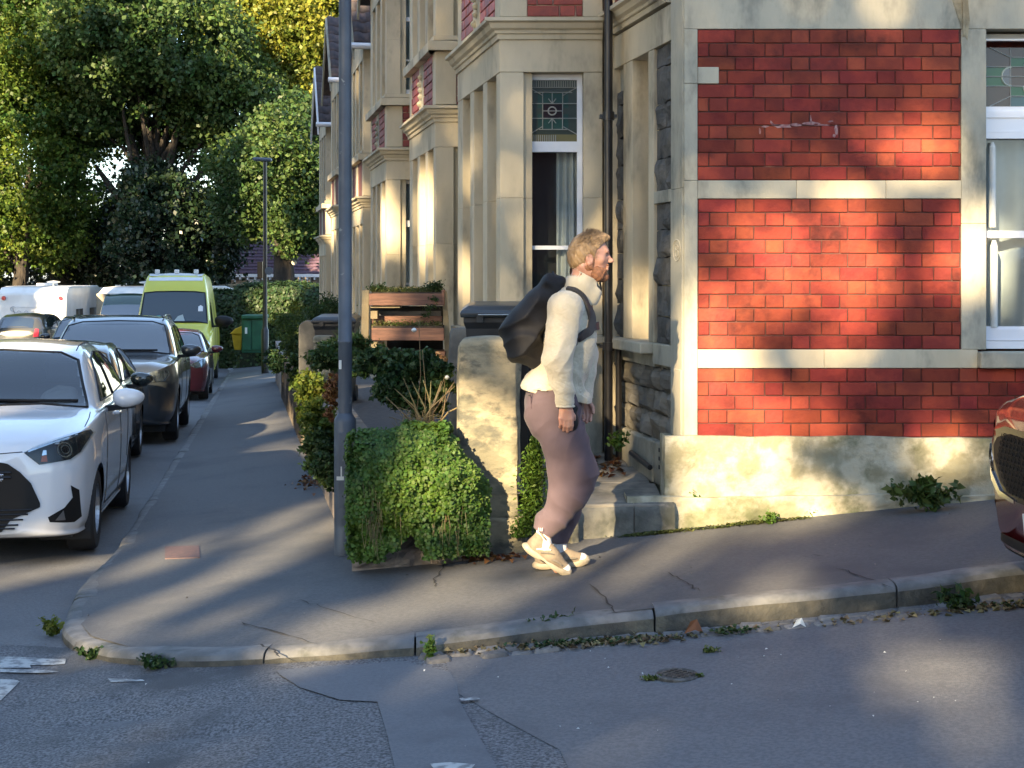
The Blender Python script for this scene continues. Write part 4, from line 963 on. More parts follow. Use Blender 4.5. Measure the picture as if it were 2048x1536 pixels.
# creeper over the wall: many tiny leaves
def band_pts(n, f): return np.array([f() for _ in range(n)])
cre = empty('creeping_plant', (-.55, 8.5, -1.6), 'thick mat of tiny green leaves spilling over the corner garden wall', 'creeper')
def cre_center(k=1):
    out = []
    while len(out) < k:
        px = R.uniform(700, 976); py = R.uniform(850, 1122)
        # outline of the mat on the wall front
        bot = 1122 if px < 765 else (1084+16*math.sin(px*.09) if px < 852 else 1112)
        if 765 <= px < 780: bot = 1108-(px-765)*1.2
        if px > 940: bot = min(bot, 1108); 
        topl = 878+max(0, 738-px)*1.0-20*math.exp(-((px-810)/60)**2)+max(0, px-902)*1.2+5*math.sin(px*.13)
        if py < topl or py > bot: continue
        q = max(0, min(1, (py-topl)/62)); ex = max(0, min(1, min(px-698, 980-px)/34))
        bulge = (.10+.09*math.sin((px-700)/276*math.pi)+.05*math.exp(-((py-950)/60)**2))*math.sqrt(q*(2-q))*(.35+.65*math.sqrt(ex))-.05*(1-q)+.02*math.sin(px*.11+py*.04)*math.sin(py*.07)
        if py > 1040: bulge *= .75
        X, Y, Z = xz(px, py, 8.5-bulge); out.append((X+R.gauss(0, .008), Y+R.gauss(0, .022)-wob(px*.05, py*.05)*.02, Z+R.gauss(0, .008)))
    return out
A = np.array(cre_center(34000)); nr = np.tile([0.1, -1., .35], (len(A), 1))
foliage('foliage', A, .019, L_ivy, cre, aspect=.9, normals=nr, fold=.1)
# top of the mat, going back over the wall, and down the left end
T_ = np.array([(R.uniform(-.90, -.36), 8.36+R.random()**.7*.55, 0) for _ in range(9000)]); T_[:, 2] = -.945-.09*(8.42-np.minimum(T_[:, 1], 8.42))*6+wob(T_[:, 0]*9, T_[:, 1]*9)*.02-.04*np.maximum(0, T_[:, 1]-8.6)+NR.normal(size=len(T_))*.008
foliage('foliage', T_, .023, L_ivy, cre, aspect=.9, normals=np.tile([0, -.3, 1.], (len(T_), 1)))
E_ = np.array([(-.925-abs(R.gauss(0, .012)), R.uniform(8.40, 8.8), R.uniform(-1.6, -.93)) for _ in range(3500)])
foliage('foliage', E_, .022, L_ivy, cre, aspect=.9, normals=np.tile([-1, -.4, .3], (len(E_), 1)))
# straw stems hanging in the mat
mb = MB()
for i in range(60):
    px = R.choice([R.uniform(735, 765), R.uniform(745, 760), R.uniform(860, 900), R.uniform(720, 960)]); y0 = R.uniform(960, 1060); ln = R.uniform(20, 70)
    a = Vector(xz(px, y0, 8.30)); b = Vector(xz(px+R.uniform(-12, 12), min(1120, y0+ln), 8.29)); mb.tube([a, a.lerp(b, .5)+Vector((R.uniform(-.01, .01), -.01, 0)), b], .0016, 3)
mb.build('stem', L_straw, cre)
# creeper strip behind the man
c2 = empty('climbing_weed', (.18, 8.8, -1.55), 'narrow upright clump of bright green weed behind the man', 'plant')
A = []
while len(A) < 3800:
    py = R.uniform(872, 1075); cxp = 1070-(py-880)*.02 if py < 1000 else 1070-(py-1000)*.42; w = (6+18*min(1, (py-872)/60)) if py < 1000 else 20
    A.append(xz(cxp+R.gauss(0, w*.55), py, 8.62+R.gauss(0, .03)))
foliage('foliage', np.array(A), .024, L_ivy, c2, aspect=.4, up=.9)
# dead leaves along foot of wall
def litter(name, label, region, n, size, m, zf, lift=.006, cat=None):
    C = np.array([(*p_, zf(*p_)+lift+R.random()*.012) for p_ in [region() for _ in range(n)]])
    V, Fq = leaves(C, size, up=2.2, aspect=.7, fold=.3); o = obj(name, V, Fq, m); tag(o, label, kind='stuff'); return o
litter('fallen_leaves', 'brown fallen leaves at the foot of the creeper', lambda: onpave(R.gauss(950, 45), R.gauss(1118, 5)), 90, .045, L_brown, PV)
litter('fallen_leaves', 'fallen leaves at the foot of the bushes along the pavement', lambda: onpave(R.gauss(640, 22), R.gauss(968, 7)), 110, .05, L_brown, PV)
litter('fallen_leaves', 'brown leaves gathered by the drainpipe foot', lambda: (R.uniform(.42, .75), R.uniform(9.8, 10.5)), 90, .05, L_brown, lambda x, y: pz(x, y))
litter('gutter_litter', 'dry leaves and green sprigs in the gutter', lambda: (lambda x: (x, 6.76+R.gauss(-.07, .035)))(R.choice([R.uniform(-.3, 3.4), R.gauss(.45, .22), R.gauss(2.4, .3)])), 620, .034, L_straw, RD, cat=None)
litter('gutter_litter', 'green weeds and clover in the gutter beside the kerb', lambda: (lambda x: (x, 6.75+R.gauss(-.06, .03)))(R.choice([R.gauss(.42, .18), R.gauss(.2, .1), R.gauss(2.45, .15), R.gauss(1.0, .05)])), 420, .022, L_rose, RD, lift=.015)
litter('pale_litter', 'scattered pale fragments of leaf on the pavement', lambda: (R.uniform(-2.4, 3.2), R.uniform(6.95, 9.)) , 60, .012, slab_m, PV, lift=.003)
litter('road_litter', 'tiny pale fragments on the road', lambda: (R.uniform(-2.4, 2.6), R.uniform(4.9, 6.6)), 50, .009, curtain_m, RD, lift=.008)
litter('moss', 'bright moss along the foot of the rendered wall', lambda: (lambda x: (x, 8.93+R.gauss(0, .022)-(.03 if x < 1.3 else 0)))(R.choice([R.uniform(.75, 1.8), R.gauss(.85, .1), R.gauss(1.45, .1)])), 2600, .014, L_moss, PV, lift=.0)
# small weeds
def weed(px, py, f, h, w, n, label, m=L_rose, size=.03, zf=None, up=.5, cat='weed', Y=None):
    x, y = f(px, py) if Y is None else (xz(px, py, Y)[0], Y); z = (zf or PV)(x, y) if Y is None else xz(px, py, Y)[2]
    t = empty('weed', (x, y, z), label, cat)
    mb = MB(); Cs = []
    for i in range(9):
        a = R.uniform(0, 6.28); e = Vector((x+math.cos(a)*w*R.random(), y+math.sin(a)*w*.4*R.random(), z+h*R.uniform(.5, 1))); mb.tube([(x+R.gauss(0, .01), y, z-.01), (Vector((x, y, z)).lerp(e, .5)+Vector((0, 0, h*.15))), e], [.0025, .002, .001], 4)
        for k in range(max(1, n//9)):
            q = Vector((x, y, z)).lerp(e, R.uniform(.25, 1.05)); Cs.append((q.x+R.gauss(0, w*.14), q.y+R.gauss(0, w*.1), q.z+R.gauss(0, h*.08)))
    mb.build('stem', L_ivy, t); foliage('leaf_cluster', np.array(Cs), size, m, t, aspect=.6, up=up)
weed(1390, 1052, onpave, .22, .06, 260, 'tall green weed at the left end of the rendered wall', L_ivy, .022)
weed(1540, 1048, onpave, .07, .10, 160, 'small green weed tuft at the middle of the wall foot', L_ivy, .024)
weed(1615, 1033, onpave, .05, .08, 90, 'tiny grassy tuft right of the middle weed', L_ivy, .02)
weed(1865, 1022, onpave, .20, .26, 360, 'broad leaved weed clump by the right of the wall', L_mid, .055)
weed(1802, 1010, onpave, .20, .04, 120, 'slim upright weed left of the broad leaved clump', L_rose, .026)
weed(103, 1272, onroad, .11, .09, 160, 'bright green weed at the outer corner of the kerb', L_lime, .035, RD)
weed(180, 1318, onroad, .06, .10, 140, 'low green weeds below the curved kerb', L_rose, .03, RD)
weed(310, 1338, onroad, .06, .16, 200, 'straggling green weeds along the corner kerb', L_rose, .028, RD)
weed(860, 1318, onroad, .11, .03, 60, 'small upright sprig growing at a kerb joint', L_ivy, .035, RD)
weed(1100, 1280, onroad, .12, .12, 150, 'sprig of weeds growing out of the gutter below the shoes', L_rose, .026, RD)
weed(1302, 1362, onroad, .022, .05, 160, 'grass tuft left of the round iron cover', L_moss, .016, RD)
weed(1396, 1357, onroad, .018, .03, 90, 'grass tuft right of the round iron cover', L_moss, .016, RD)
weed(1925, 1222, onroad, .10, .14, 140, 'leafy sprigs in the gutter by the red car', L_rose, .04, RD)
weed(1418, 1308, onroad, .03, .06, 90, 'grass tuft in the gutter under the kerb', L_moss, .018, RD)
weed(1240, 900, None, .13, .08, 180, 'leafy weed growing at the foot of the corner house side', L_ivy, .03, Y=9.9)
# folded dry leaves standing in the gutter
for px, py, lab in ((1390, 1262, 'curled dry brown leaf standing in the gutter'), (1600, 1250, 'small pale folded leaf against the kerb')):
    x, y = onroad(px, py+10); z = RD(x, y); s = .05 if px < 1500 else .035
    o = obj('dry_leaf', [(x-s, y, z+.01), (x, y-.01, z+.03), (x+s*.8, y, z+.012), (x+.01, y+.01, z+s*1.5), (x-s*.4, y+.004, z+s*1.3)], [(0, 1, 3, 4), (1, 2, 3)], L_brown if px < 1500 else curtain_m); tag(o, lab, 'leaf')
# pipe on the path
mb = MB(); a = Vector(xz(1262, 905, 10.1)); b = Vector(xz(1300, 935, 9.6)); mb.tube([a, a.lerp(b, .5), b], .018, 8); o = mb.build('waste_pipe', black_pl, smooth=True); tag(o, 'short black waste pipe lying at the foot of the side wall', 'pipe')
# ---------------------------------------------------------------- rose bush over the wall, stems, flowers
def bush(name, label, cat, cl, per, size, m, stems=None, aspect=.6, up=.35, base=None, nm='foliage', rad=None, extra=()):
    """cl: [(x,y,z,rx,ry,rz,nclumps)]"""
    c0 = cl[0]; t = empty(name, base or (c0[0], c0[1], c0[2]-c0[5]), label, cat)
    P_ = []
    for x, y, z, rx, ry, rz, n in cl:
        cc = ellip_pts((x, y, z), (rx, ry, rz), n, .3); P_.append(clumps(cc, [R.uniform(.7, 1.2)*(rad or min(rx, rz)*.45)]*n, per))
    foliage(nm, np.vstack(P_), size, m, t, aspect=aspect, up=up)
    if stems:
        mb = MB()
        for s in stems: mb.tube(s[0], s[1], 5)
        mb.build('stem', s[2] if len(stems[0]) > 2 else L_straw, t)
    return t
def C_(px, py, Y, rpx, rpy, ry, n): x, y, z = xz(px, py, Y); return (x, y, z, rpx/F*Y, ry, rpy/F*Y, n)
st = []
for i in range(16):
    bx, by, bz = xz(R.gauss(848, 18), R.uniform(850, 872), 8.95); e = xz(848+R.gauss(0, 40), R.uniform(745, 800), 9.0); m_ = Vector((bx, by, bz)).lerp(Vector(e), .5)+Vector((R.gauss(0, .03), R.gauss(0, .03), 0)); st.append(([(bx, by, bz-.05), m_, e], [.006, .005, .002]))
rb = bush('rose_bush', 'dark leaved rose bush leaning over the top of the creeper wall', 'bush', [C_(835, 735, 9.3, 64, 36, .16, 80), C_(760, 722, 9.5, 64, 26, .16, 60), C_(800, 775, 9.3, 46, 38, .14, 60), C_(850, 800, 9.2, 40, 34, .12, 50), C_(885, 760, 9.2, 24, 40, .1, 26)], 55, .034, L_rose, st, base=xz(850, 862, 8.95))
mb = MB()
for a, b in (((830, 860), (838, 640)), ((850, 850), (845, 700)), ((885, 840), (890, 760)), ((860, 850), (905, 770))):
    A_, B_ = Vector(xz(*a, 9.0)), Vector(xz(*b, 9.1)); mb.tube([A_, A_.lerp(B_, .5)+Vector((R.uniform(-.03, .03), 0, 0)), B_], .002, 4)
mb.build('cane', L_straw, rb)
for i, (px, py) in enumerate(((828, 660), (894, 755))):
    mb = MB(); c = Vector(xz(px, py, 9.05)); mb.lathe(c, [(.001, -.014), (.012, -.008), (.017, 0), (.010, .010), (.001, .014)], 8); mb.build('flower', curtain_m, rb, smooth=True)
# dry clump at the foot of the stems
gr = empty('dry_grass_clump', xz(840, 870, 8.95), 'clump of dry straw coloured stems on top of the wall', 'dry plant')
mb = MB()
for i in range(160):
    a = Vector(xz(R.gauss(838, 16), R.uniform(858, 880), 8.9)); b = a+Vector((R.gauss(0, .055), R.gauss(0, .04), R.uniform(.02, .16))); mb.tube([a, a.lerp(b, .6)+Vector((0, 0, .02)), b+Vector((R.gauss(0, .03), 0, -.02))], .0016, 3)
mb.build('stem', L_straw, gr)
# lit low plants beyond the lamp post
bush('shrub', 'pale sunlit leafy plants on the wall left of the planter', 'bush', [C_(700, 700, 11.5, 66, 32, .25, 60), C_(650, 715, 11.2, 42, 26, .2, 36), C_(740, 735, 10.9, 46, 20, .2, 24)], 55, .032, L_mid, base=xz(690, 770, 11.5))
bush('shrub', 'bright yellow green shrub catching the sun beside the pavement', 'bush', [C_(620, 780, 10.6, 32, 40, .16, 50), C_(640, 840, 10.4, 34, 46, .16, 50), C_(612, 830, 10.9, 18, 40, .12, 20)], 55, .030, L_lime, base=xz(640, 960, 10.8))
bush('shrub', 'dark lower shrub behind the lamp post base', 'bush', [C_(645, 905, 10.3, 30, 54, .15, 60), C_(622, 880, 10.8, 22, 46, .15, 30), C_(655, 950, 10.0, 18, 22, .1, 20), C_(650, 930, 9.7, 26, 34, .1, 40), C_(668, 965, 9.4, 12, 24, .06, 24), C_(632, 900, 10.3, 26, 50, .12, 40)], 55, .028, L_rose, base=xz(650, 965, 10.2))
bush('dead_foliage', 'rust brown withered foliage hanging beside the lamp post', 'dead plant', [C_(661, 800, 10.0, 13, 46, .06, 44), C_(668, 770, 10.0, 10, 26, .05, 16)], 40, .026, L_brown, aspect=.35, base=xz(662, 860, 10))
bush('shrub', 'feathery tall grasses and shrubs in the farther front gardens', 'bush', [C_(600, 650, 20, 44, 34, .8, 60), C_(650, 635, 17, 40, 42, .5, 60), C_(575, 690, 22, 20, 34, .5, 30), C_(690, 660, 15, 24, 34, .3, 26)], 60, .045, L_mid, aspect=.3, up=.1, base=xz(620, 720, 19))
bush('shrub', 'yellowing spray of garden shrub leaning over the fence', 'bush', [C_(568, 640, 24, 24, 16, .4, 24), C_(590, 620, 22, 26, 14, .4, 20)], 45, .05, L_lime, aspect=.4, base=xz(580, 700, 23))
bush('hedge_shrub', 'low dark shrubs along the wooden fence by the pavement', 'bush', [C_(560, 725, 26, 20, 26, .6, 40), C_(590, 740, 18, 14, 36, .4, 30), C_(545, 712, 34, 14, 20, .8, 30)], 50, .05, L_rose, base=xz(565, 760, 24))
# spiky plant
sp_ = empty('spiky_plant', xz(712, 720, 13.2), 'spiky strap leaved plant left of the planter', 'plant')
V = []; Fc = []
for i in range(60):
    b = Vector(xz(712, 722, 13.2)); a = R.uniform(0, 6.28); l = R.uniform(.25, .42); d = Vector((math.cos(a)*.55, math.sin(a)*.5, R.uniform(.6, 1.1))).normalized(); e = b+d*l+Vector((0, 0, -.04)); s = d.cross(Vector((0, 1, .3))).normalized()*.009; m_ = b.lerp(e, .5)+Vector((0, 0, .03))
    n = len(V); V += [b-s, b+s, m_+s, m_-s, e]; Fc += [(n, n+1, n+2, n+3), (n+3, n+2, n+4)]
obj('leaf_blades', V, Fc, L_mid, sp_)
# ---------------------------------------------------------------- wooden tiered planter
pl = empty('tiered_planter', (-1.1, 13.6, GZ), 'tall wooden planter with two mossy tiers against the bay', 'planter')
PY = 12.4
def W(px, py, Y=PY): return Vector(xz(px, py, Y))
def pbox(nm, pa, pb, Y0, Y1, m, rot=0):
    a = W(*pa, Y0); b = W(*pb, Y0); mb = MB(); mb.box((min(a.x, b.x), Y0, min(a.z, b.z)), (max(a.x, b.x), Y1, max(a.z, b.z))); o = mb.build(nm, m, pl); bevel(o, .004); return o
def leg(x0, x1, y0, y1, xb0, xb1, nm='side_post'):
    mb = MB(); mb.prism([W(x0, y0), W(x1, y0), W(xb1, y1), W(xb0, y1)], (0, .05, 0)); bevel(mb.build(nm, wood_p, pl), .003)
leg(724, 738, 580, 740, 721, 737); leg(884, 893, 582, 720, 890, 902)
pbox('front_board', (740, 587), (884, 611), PY-.14, PY-.115, wood); pbox('front_board', (743, 656), (888, 681), PY-.28, PY-.255, wood)
pbox('back_board', (742, 574), (886, 590), PY+.16, PY+.18, wood_p); pbox('back_board', (744, 632), (884, 650), PY+.02, PY+.04, wood)
pbox('side_board', (738, 587), (741, 611), PY-.135, PY+.16, wood); pbox('side_board', (883, 580), (888, 611), PY-.135, PY+.16, wood)
pbox('soil_bed', (742, 584), (884, 610), PY-.11, PY+.155, soil); pbox('soil_bed', (745, 652), (886, 680), PY-.25, PY+.015, soil)
pbox('slat', (741, 612), (800, 616), PY-.1, PY+.1, wood_p); pbox('slat', (758, 622), (882, 632), PY+.12, PY+.14, mat('grey_slat', (.16, .15, .15), (.1, .1, .1), scale=9)); pbox('support_block', (741, 622), (755, 638), PY-.1, PY+.02, wood_p); pbox('support_block', (742, 685), (765, 703), PY-.16, PY+.02, wood_p)
pbox('back_panel', (740, 612), (886, 725), PY+.20, PY+.22, dark_room); pbox('shelf', (742, 704), (890, 712), PY-.2, PY+.2, wood)
for z0, y, Y, n in ((578, 590, PY, 2600), (646, 660, PY-.13, 2000)):
    A = np.array([xz(R.uniform(744, 884), R.gauss((z0+y)/2, 3)-(6*max(0, math.sin(i*.001*3))), Y+R.uniform(-.1, .12)) for i in range(n)])
    foliage('moss', A, .018, L_moss, pl, up=.8)
A = np.vstack([clumps(np.array([xz(R.uniform(855, 885), R.uniform(566, 580), PY-.05) for _ in range(14)]), [.05]*14, 30), clumps(np.array([xz(R.uniform(740, 765), R.uniform(570, 580), PY-.05) for _ in range(10)]), [.04]*10, 30), clumps(np.array([xz(R.uniform(850, 872), R.uniform(596, 640), PY-.16) for _ in range(12)]), [.03]*12, 14)])
foliage('plants', A, .022, L_rose, pl)
A = np.array([xz(R.choice([R.uniform(745, 775), R.uniform(840, 885), R.uniform(745, 885)]), R.gauss(652, 3), PY-.2) for i in range(260)]); foliage('dry_heads', A, .024, L_straw, pl)
# basket of dry orange flowers below
dh = bush('hydrangea', 'dry orange and cream flower heads below the planter', 'flowers', [C_(862, 722, 11.9, 36, 16, .12, 34)], 45, .030, mat('dry_bloom', (.55, .34, .16), (.40, .20, .08), scale=8, rough=.9, bump=0, island=.3), aspect=.9, base=xz(862, 750, 11.9))
# ---------------------------------------------------------------- wheelie bins
def bin_(name, label, cx, cy, w, d, h, zb, m, lidm, rz=0, front=-1):
    t = empty(name, (cx, cy, zb), label, 'wheelie bin', rot=Matrix.Rotation(rz, 3, 'Z'))
    mb = MB(); hw, hd = w/2, d/2; b_ = .78
    lv = [(0, b_), (.55*h, .9), (h*.86, .98), (h*.90, 1.04), (h*.93, 1.04)]; V = []
    for z, s in lv:
        for x, y in ((-hw, -hd), (hw, -hd), (hw, hd), (-hw, hd)):
            for q in range(3):
                a = math.atan2(y, x)+(q-1)*.09; V.append((x*s*(1-.03*abs(q-1)), y*s*(1-.0*q), z))
    n = 12; mb.add(V, [tuple(range(n))[::-1]]+[(j*n+i, j*n+(i+1) % n, (j+1)*n+(i+1) % n, (j+1)*n+i) for j in range(len(lv)-1) for i in range(n)]+[tuple((len(lv)-1)*n+i for i in range(n))])
    bevel(mb.build('body', m, t, local=True), .006)
    V = []; lvl = [(h*.93, 1.10), (h*.955, 1.12), (h*.975, 1.08), (h, .92), (h*1.008, .75)]; mb = MB()
    for z, s in lvl:
        for x, y in ((-hw, -hd), (0, -hd*1.06), (hw, -hd), (hw, hd), (-hw, hd)): V.append((x*s, y*s, z+(.015 if y > 0 else 0)))
    n = 5; mb.add(V, [tuple(range(n))[::-1]]+[(j*n+i, j*n+(i+1) % n, (j+1)*n+(i+1) % n, (j+1)*n+i) for j in range(4) for i in range(n)]+[tuple(4*n+i for i in range(n))])
    bevel(mb.build('lid', lidm, t, local=True), .005)
    mb = MB(); mb.tube([(-hw*.8, hd*1.22, h*.93), (hw*.8, hd*1.22, h*.93)], .014, 8); mb.build('handle', m, t, local=True)
    for s in (-.6, .6):
        mb = MB(); mb.box((hw*s-.02, -hd*1.17, h*.9), (hw*s+.02, -hd*.98, h*.96)); mb.build('lid_lug', lidm, t, local=True)
    for s in (-1, 1): mb = MB(); mb.lathe((s*hw*.8, hd*.85, .09), [(.001, -.02), (.09, -.02), (.095, 0), (.09, .02), (.001, .02)], 16, 'x'); mb.build('wheel', black_pl, t, local=True)
    return t
bin_('wheelie_bin', 'black wheelie bin with closed lid behind the stone pier', -.06, 9.95, .50, .56, 1.06, GZ+.02, black_pl, mat('bin_lid', (.03, .038, .045), rough=.28, bump=0))
bin_('wheelie_bin', 'dark wheelie bin partly hidden behind the lamp post', -1.75, 14.8, .40, .5, .88, GZ-.02, black_pl, black_pl)
mb = MB(); mb.box((-.22, 9.58, -.275), (.02, 9.70, -.272)); o = mb.build('bin_label', mat('label_paper', (.55, .6, .62), rough=.5, bump=0), bpy.data.objects['wheelie_bin'])
# grey stones and dark box between planter and pier
grey_st = mat('grey_stone', (.15, .145, .13), (.08, .08, .075), scale=5, rough=.9, bump=.5, bs=25)
bx = empty('stone_trough', (-.5, 11.1, GZ), 'low weathered grey stone slab between the planter and the bin', 'stone')
stone_block('slab', -.47, -.30, 11.0, 11.15, GZ, -.42, grey_st, bx, rd=.05)
# ---------------------------------------------------------------- near lamp post
lp = empty('lamp_post', (-1.04, 9.2, P(-1.04, 9.2)), 'tall blue grey steel lamp post with a wide base compartment', 'lamp post')
x, y, zb = -1.04, 9.22, P(-1.04, 9.2)
mb = MB(); mb.lathe((x, y, 0), [(.066, zb-.1), (.068, zb+.18), (.0675, zb+.182), (.069, zb+.19), (.069, -.93), (.066, -.91), (.055, -.895), (.043, -.875)], 28); mb.build('base_compartment', galv, lp, smooth=True)
mb = MB(); mb.lathe((x, y, 0), [(.043, -.90), (.0425, -.44), (.046, -.435), (.046, -.425), (.0425, -.42), (.041, .6), (.036, 3.2), (.032, 6.0)], 24); mb.build('column', galv, lp, smooth=True)
mb = MB(); mb.box((x-.036, y-.071, zb+.30), (x+.034, y-.060, -.99)); d_ = mb.build('access_door', galv, lp); bevel(d_, .003)
mb = MB(); mb.lathe((x+.01, y-.073, -1.04), [(.001, -.004), (.009, -.004), (.009, .003), (.001, .003)], 10, 'y'); mb.build('lock', black_pl, lp)
mb = MB(); mb.box((x-.045, y-.0735, -1.285), (x+.0, y-.070, -1.262)); mb.box((x-.02, y-.074, -1.27), (x-.012, y-.0705, -1.20)); mb.build('paint_mark', curtain_m, lp)
mb = MB(); mb.box((x-.034, y-.0455, -.60), (x-.018, y-.030, -.545)); mb.build('sticker', curtain_m, lp)
mb = MB(); mb.tube([(x, y, 6.0), (x, y, 6.3), (x-.25, y-.05, 6.45), (x-.7, y-.1, 6.5)], .03, 8); mb.build('bracket_arm', galv, lp, smooth=True)
mb = MB(); mb.prism([(x-1.2, y-.23, 6.48), (x-.6, y-.18, 6.47), (x-.6, y+.02, 6.47), (x-1.2, y+.02, 6.48)], (0, 0, .1)); bevel(mb.build('lamp_head', galv, lp), .03)
# ---------------------------------------------------------------- fence along the farther gardens
fe = empty('garden_fence', (BX(16), 16, -1.9), 'old grey wooden palings along the pavement beyond the bushes', 'fence')
for i in range(30):
    yy = 15.2+i*.42; xx = BX(yy)+.05; h_ = R.uniform(.55, .8)
    base = P(xx, yy); mb = MB(); w_ = .05; mb.add([(xx-w_, yy, base), (xx+w_, yy, base), (xx+w_, yy+.03, base), (xx-w_, yy+.03, base), (xx-w_*.9, yy, base+h_), (xx+w_*.8, yy, base+h_+R.uniform(-.03, .03)), (xx+w_*.8, yy+.03, base+h_), (xx-w_*.9, yy+.03, base+h_)], [(0,3,2,1),(4,5,6,7),(0,1,5,4),(1,2,6,5),(2,3,7,6),(3,0,4,7)]); mb.build('paling', wood_g, fe)
mb = MB(); mb.tube([(BX(15.2)+.05, 15.24, P(BX(15), 15)+.5), (BX(27.4)+.05, 27.4, P(BX(27.4), 27.4)+.5)], .03, 6); mb.build('rail', wood_g, fe)
gp = empty('stone_post', xz(613, 790, 15.2), 'tall grey stone gate post with rounded top beyond the bushes', 'gate post')
def round_slab(par, px0, px1, py0, py1, Y, th, m, nm='slab'):
    a = Vector(xz(px0, py1, Y)); b = Vector(xz(px1, py0, Y)); r = (b.x-a.x)/2; cx = (a.x+b.x)/2; ring = [(a.x, Y, a.z), (b.x, Y, a.z)]+[(cx+r*math.cos(q), Y, b.z-r+r*math.sin(q)) for q in np.linspace(0, math.pi, 12)]
    mb = MB(); mb.prism(ring, (0, th, 0)); bevel(mb.build(nm, m, par), .012)
round_slab(gp, 597, 632, 641, 800, 15.2, .16, grey_st)
gp2 = empty('stone_post', xz(645, 760, 13.6), 'low pale capped stone block beside the rounded gate post', 'gate post')
x0, _, z0 = xz(628, 790, 13.6); x1, _, z1 = xz(664, 672, 13.6)
stone_block('block', x0, x1, 13.5, 13.8, z0, z1-.06, pierstone, gp2, amp=.004, rd=.02); stone_block('cap', x0-.01, x1+.01, 13.48, 13.82, z1-.055, z1, pierstone, gp2, amp=.006, rd=.03)
# ---------------------------------------------------------------- far end: hedge, bungalow, bins, lamp column, trees
def tree(name, label, base, crown, ncl, per, size, m, trunk_r, h, limbs=6, cr_r=1.0, shell=.6, group=None, aspect=.75, gaps=()):
    t = empty(name, base, label, 'tree', group); P_ = []
    for (x, y, z, rx, ry, rz), w in crown:
        n = int(ncl*w); cc = ellip_pts((x, y, z), (rx, ry, rz), n, shell); P_.append(clumps(cc, NR.uniform(.6, 1.3, n)*cr_r, per, .6))
    P_ = np.vstack(P_)
    if gaps: P_ = P_[~(in_ell(1024+F*P_[:, 0]/P_[:, 1], HY-F*P_[:, 2]/P_[:, 1], gaps) & (NR.random(len(P_)) < .55))]
    foliage('crown', P_, size, m, t, aspect=aspect, up=.15)
    bx = Vector(base); top = Vector(crown[0][0][:3]); mb = MB(); mid = bx.lerp(top, .5); mid.x = bx.x*.6+mid.x*.4
    mb.tube([bx-Vector((0, 0, .3)), bx+Vector((0, 0, h*.25)), mid, top], [trunk_r*1.25, trunk_r, trunk_r*.75, trunk_r*.3], 10); mb.build('trunk', bark, t, smooth=True)
    for i in range(limbs):
        c = crown[i % len(crown)][0]; e = Vector((c[0]+R.uniform(-.7, .7)*c[3], c[1]+R.uniform(-.6, .3)*c[4], c[2]+R.uniform(-.4, .8)*c[5])); s = bx.lerp(top, R.uniform(.35, .7)); mb = MB()
        mb.tube([s, s.lerp(e, .5)+Vector((R.uniform(-.3, .3), 0, R.uniform(0, .5))), e], [trunk_r*.42, trunk_r*.25, trunk_r*.08], 7); mb.build('limb', bark, t, smooth=True)
    return t
gzf = lambda x, y: RD(x, y)
def CE(px, py, Y, rpx, rpy, ry): x, y, z = xz(px, py, Y); return (x, y, z, rpx/F*Y, ry, rpy/F*Y)
SKYG = [(205, 350, 34, 90, 25), (235, 270, 20, 40), (255, 190, 14, 30), (225, 205, 12, 24), (320, 200, 22, 30), (345, 310, 22, 40), (365, 270, 20, 30), (425, 375, 24, 18), (440, 350, 14, 18), (410, 290, 26, 22), (395, 345, 26, 18), (300, 225, 14, 24), (545, 215, 10, 8), (570, 240, 18, 6), (150, 400, 14, 60, 15), (100, 470, 8, 20)]
# leafy street tree on the left
b = (-20, 60, -3.3)
tree('lime_tree', 'large bright leafy tree behind the white caravan on the left', b, [(CE(60, 330, 60, 130, 190, 3), 1.), (CE(20, 100, 60, 160, 170, 3), 1.), (CE(130, 180, 61, 90, 150, 2.5), .7), (CE(-60, 420, 60, 90, 150, 2.5), .4), (CE(110, 470, 61, 70, 70, 2), .35)], 330, 90, .165, L_pl, .35, 9, cr_r=.75, gaps=SKYG)
tree('lime_tree', 'tree top with sun yellow in its leaf colour above the left tree', (-19, 63, -3.3), [(CE(60, 90, 62, 90, 120, 2.5), 1.), (CE(160, 40, 63, 100, 90, 2.5), .8)], 120, 90, .165, L_yel, .3, 11, cr_r=.7)
# great dark tree with forked trunk
tree('dark_tree', 'huge dark tree with a thick black forked trunk in the middle', (-15.2, 60, -3.4), [(CE(330, 110, 60, 190, 140, 4), 1.4), (CE(220, 60, 58, 120, 130, 3), .8), (CE(440, 200, 61, 120, 120, 3), .9), (CE(300, 230, 63, 130, 90, 3), .5), (CE(400, 330, 62, 90, 80, 2), .3), (CE(200, 240, 60, 60, 90, 2), .22)], 300, 90, .175, L_mid, .30, 12, limbs=16, cr_r=.8, gaps=SKYG)
dt = bpy.data.objects['dark_tree']
for pts, r in ((((290, 640), (300, 480), (275, 330), (235, 180)), (.42, .34, .2, .1)), (((300, 600), (310, 430), (345, 300), (380, 150)), (.34, .26, .16, .08)), (((280, 480), (240, 400), (190, 330)), (.25, .17, .08)), (((310, 450), (370, 380), (430, 320)), (.22, .15, .08))):
    mb = MB(); mb.tube([Vector(xz(px, py, 60)) for px, py in pts], list(r), 10); mb.build('trunk_fork', bark, dt, smooth=True)
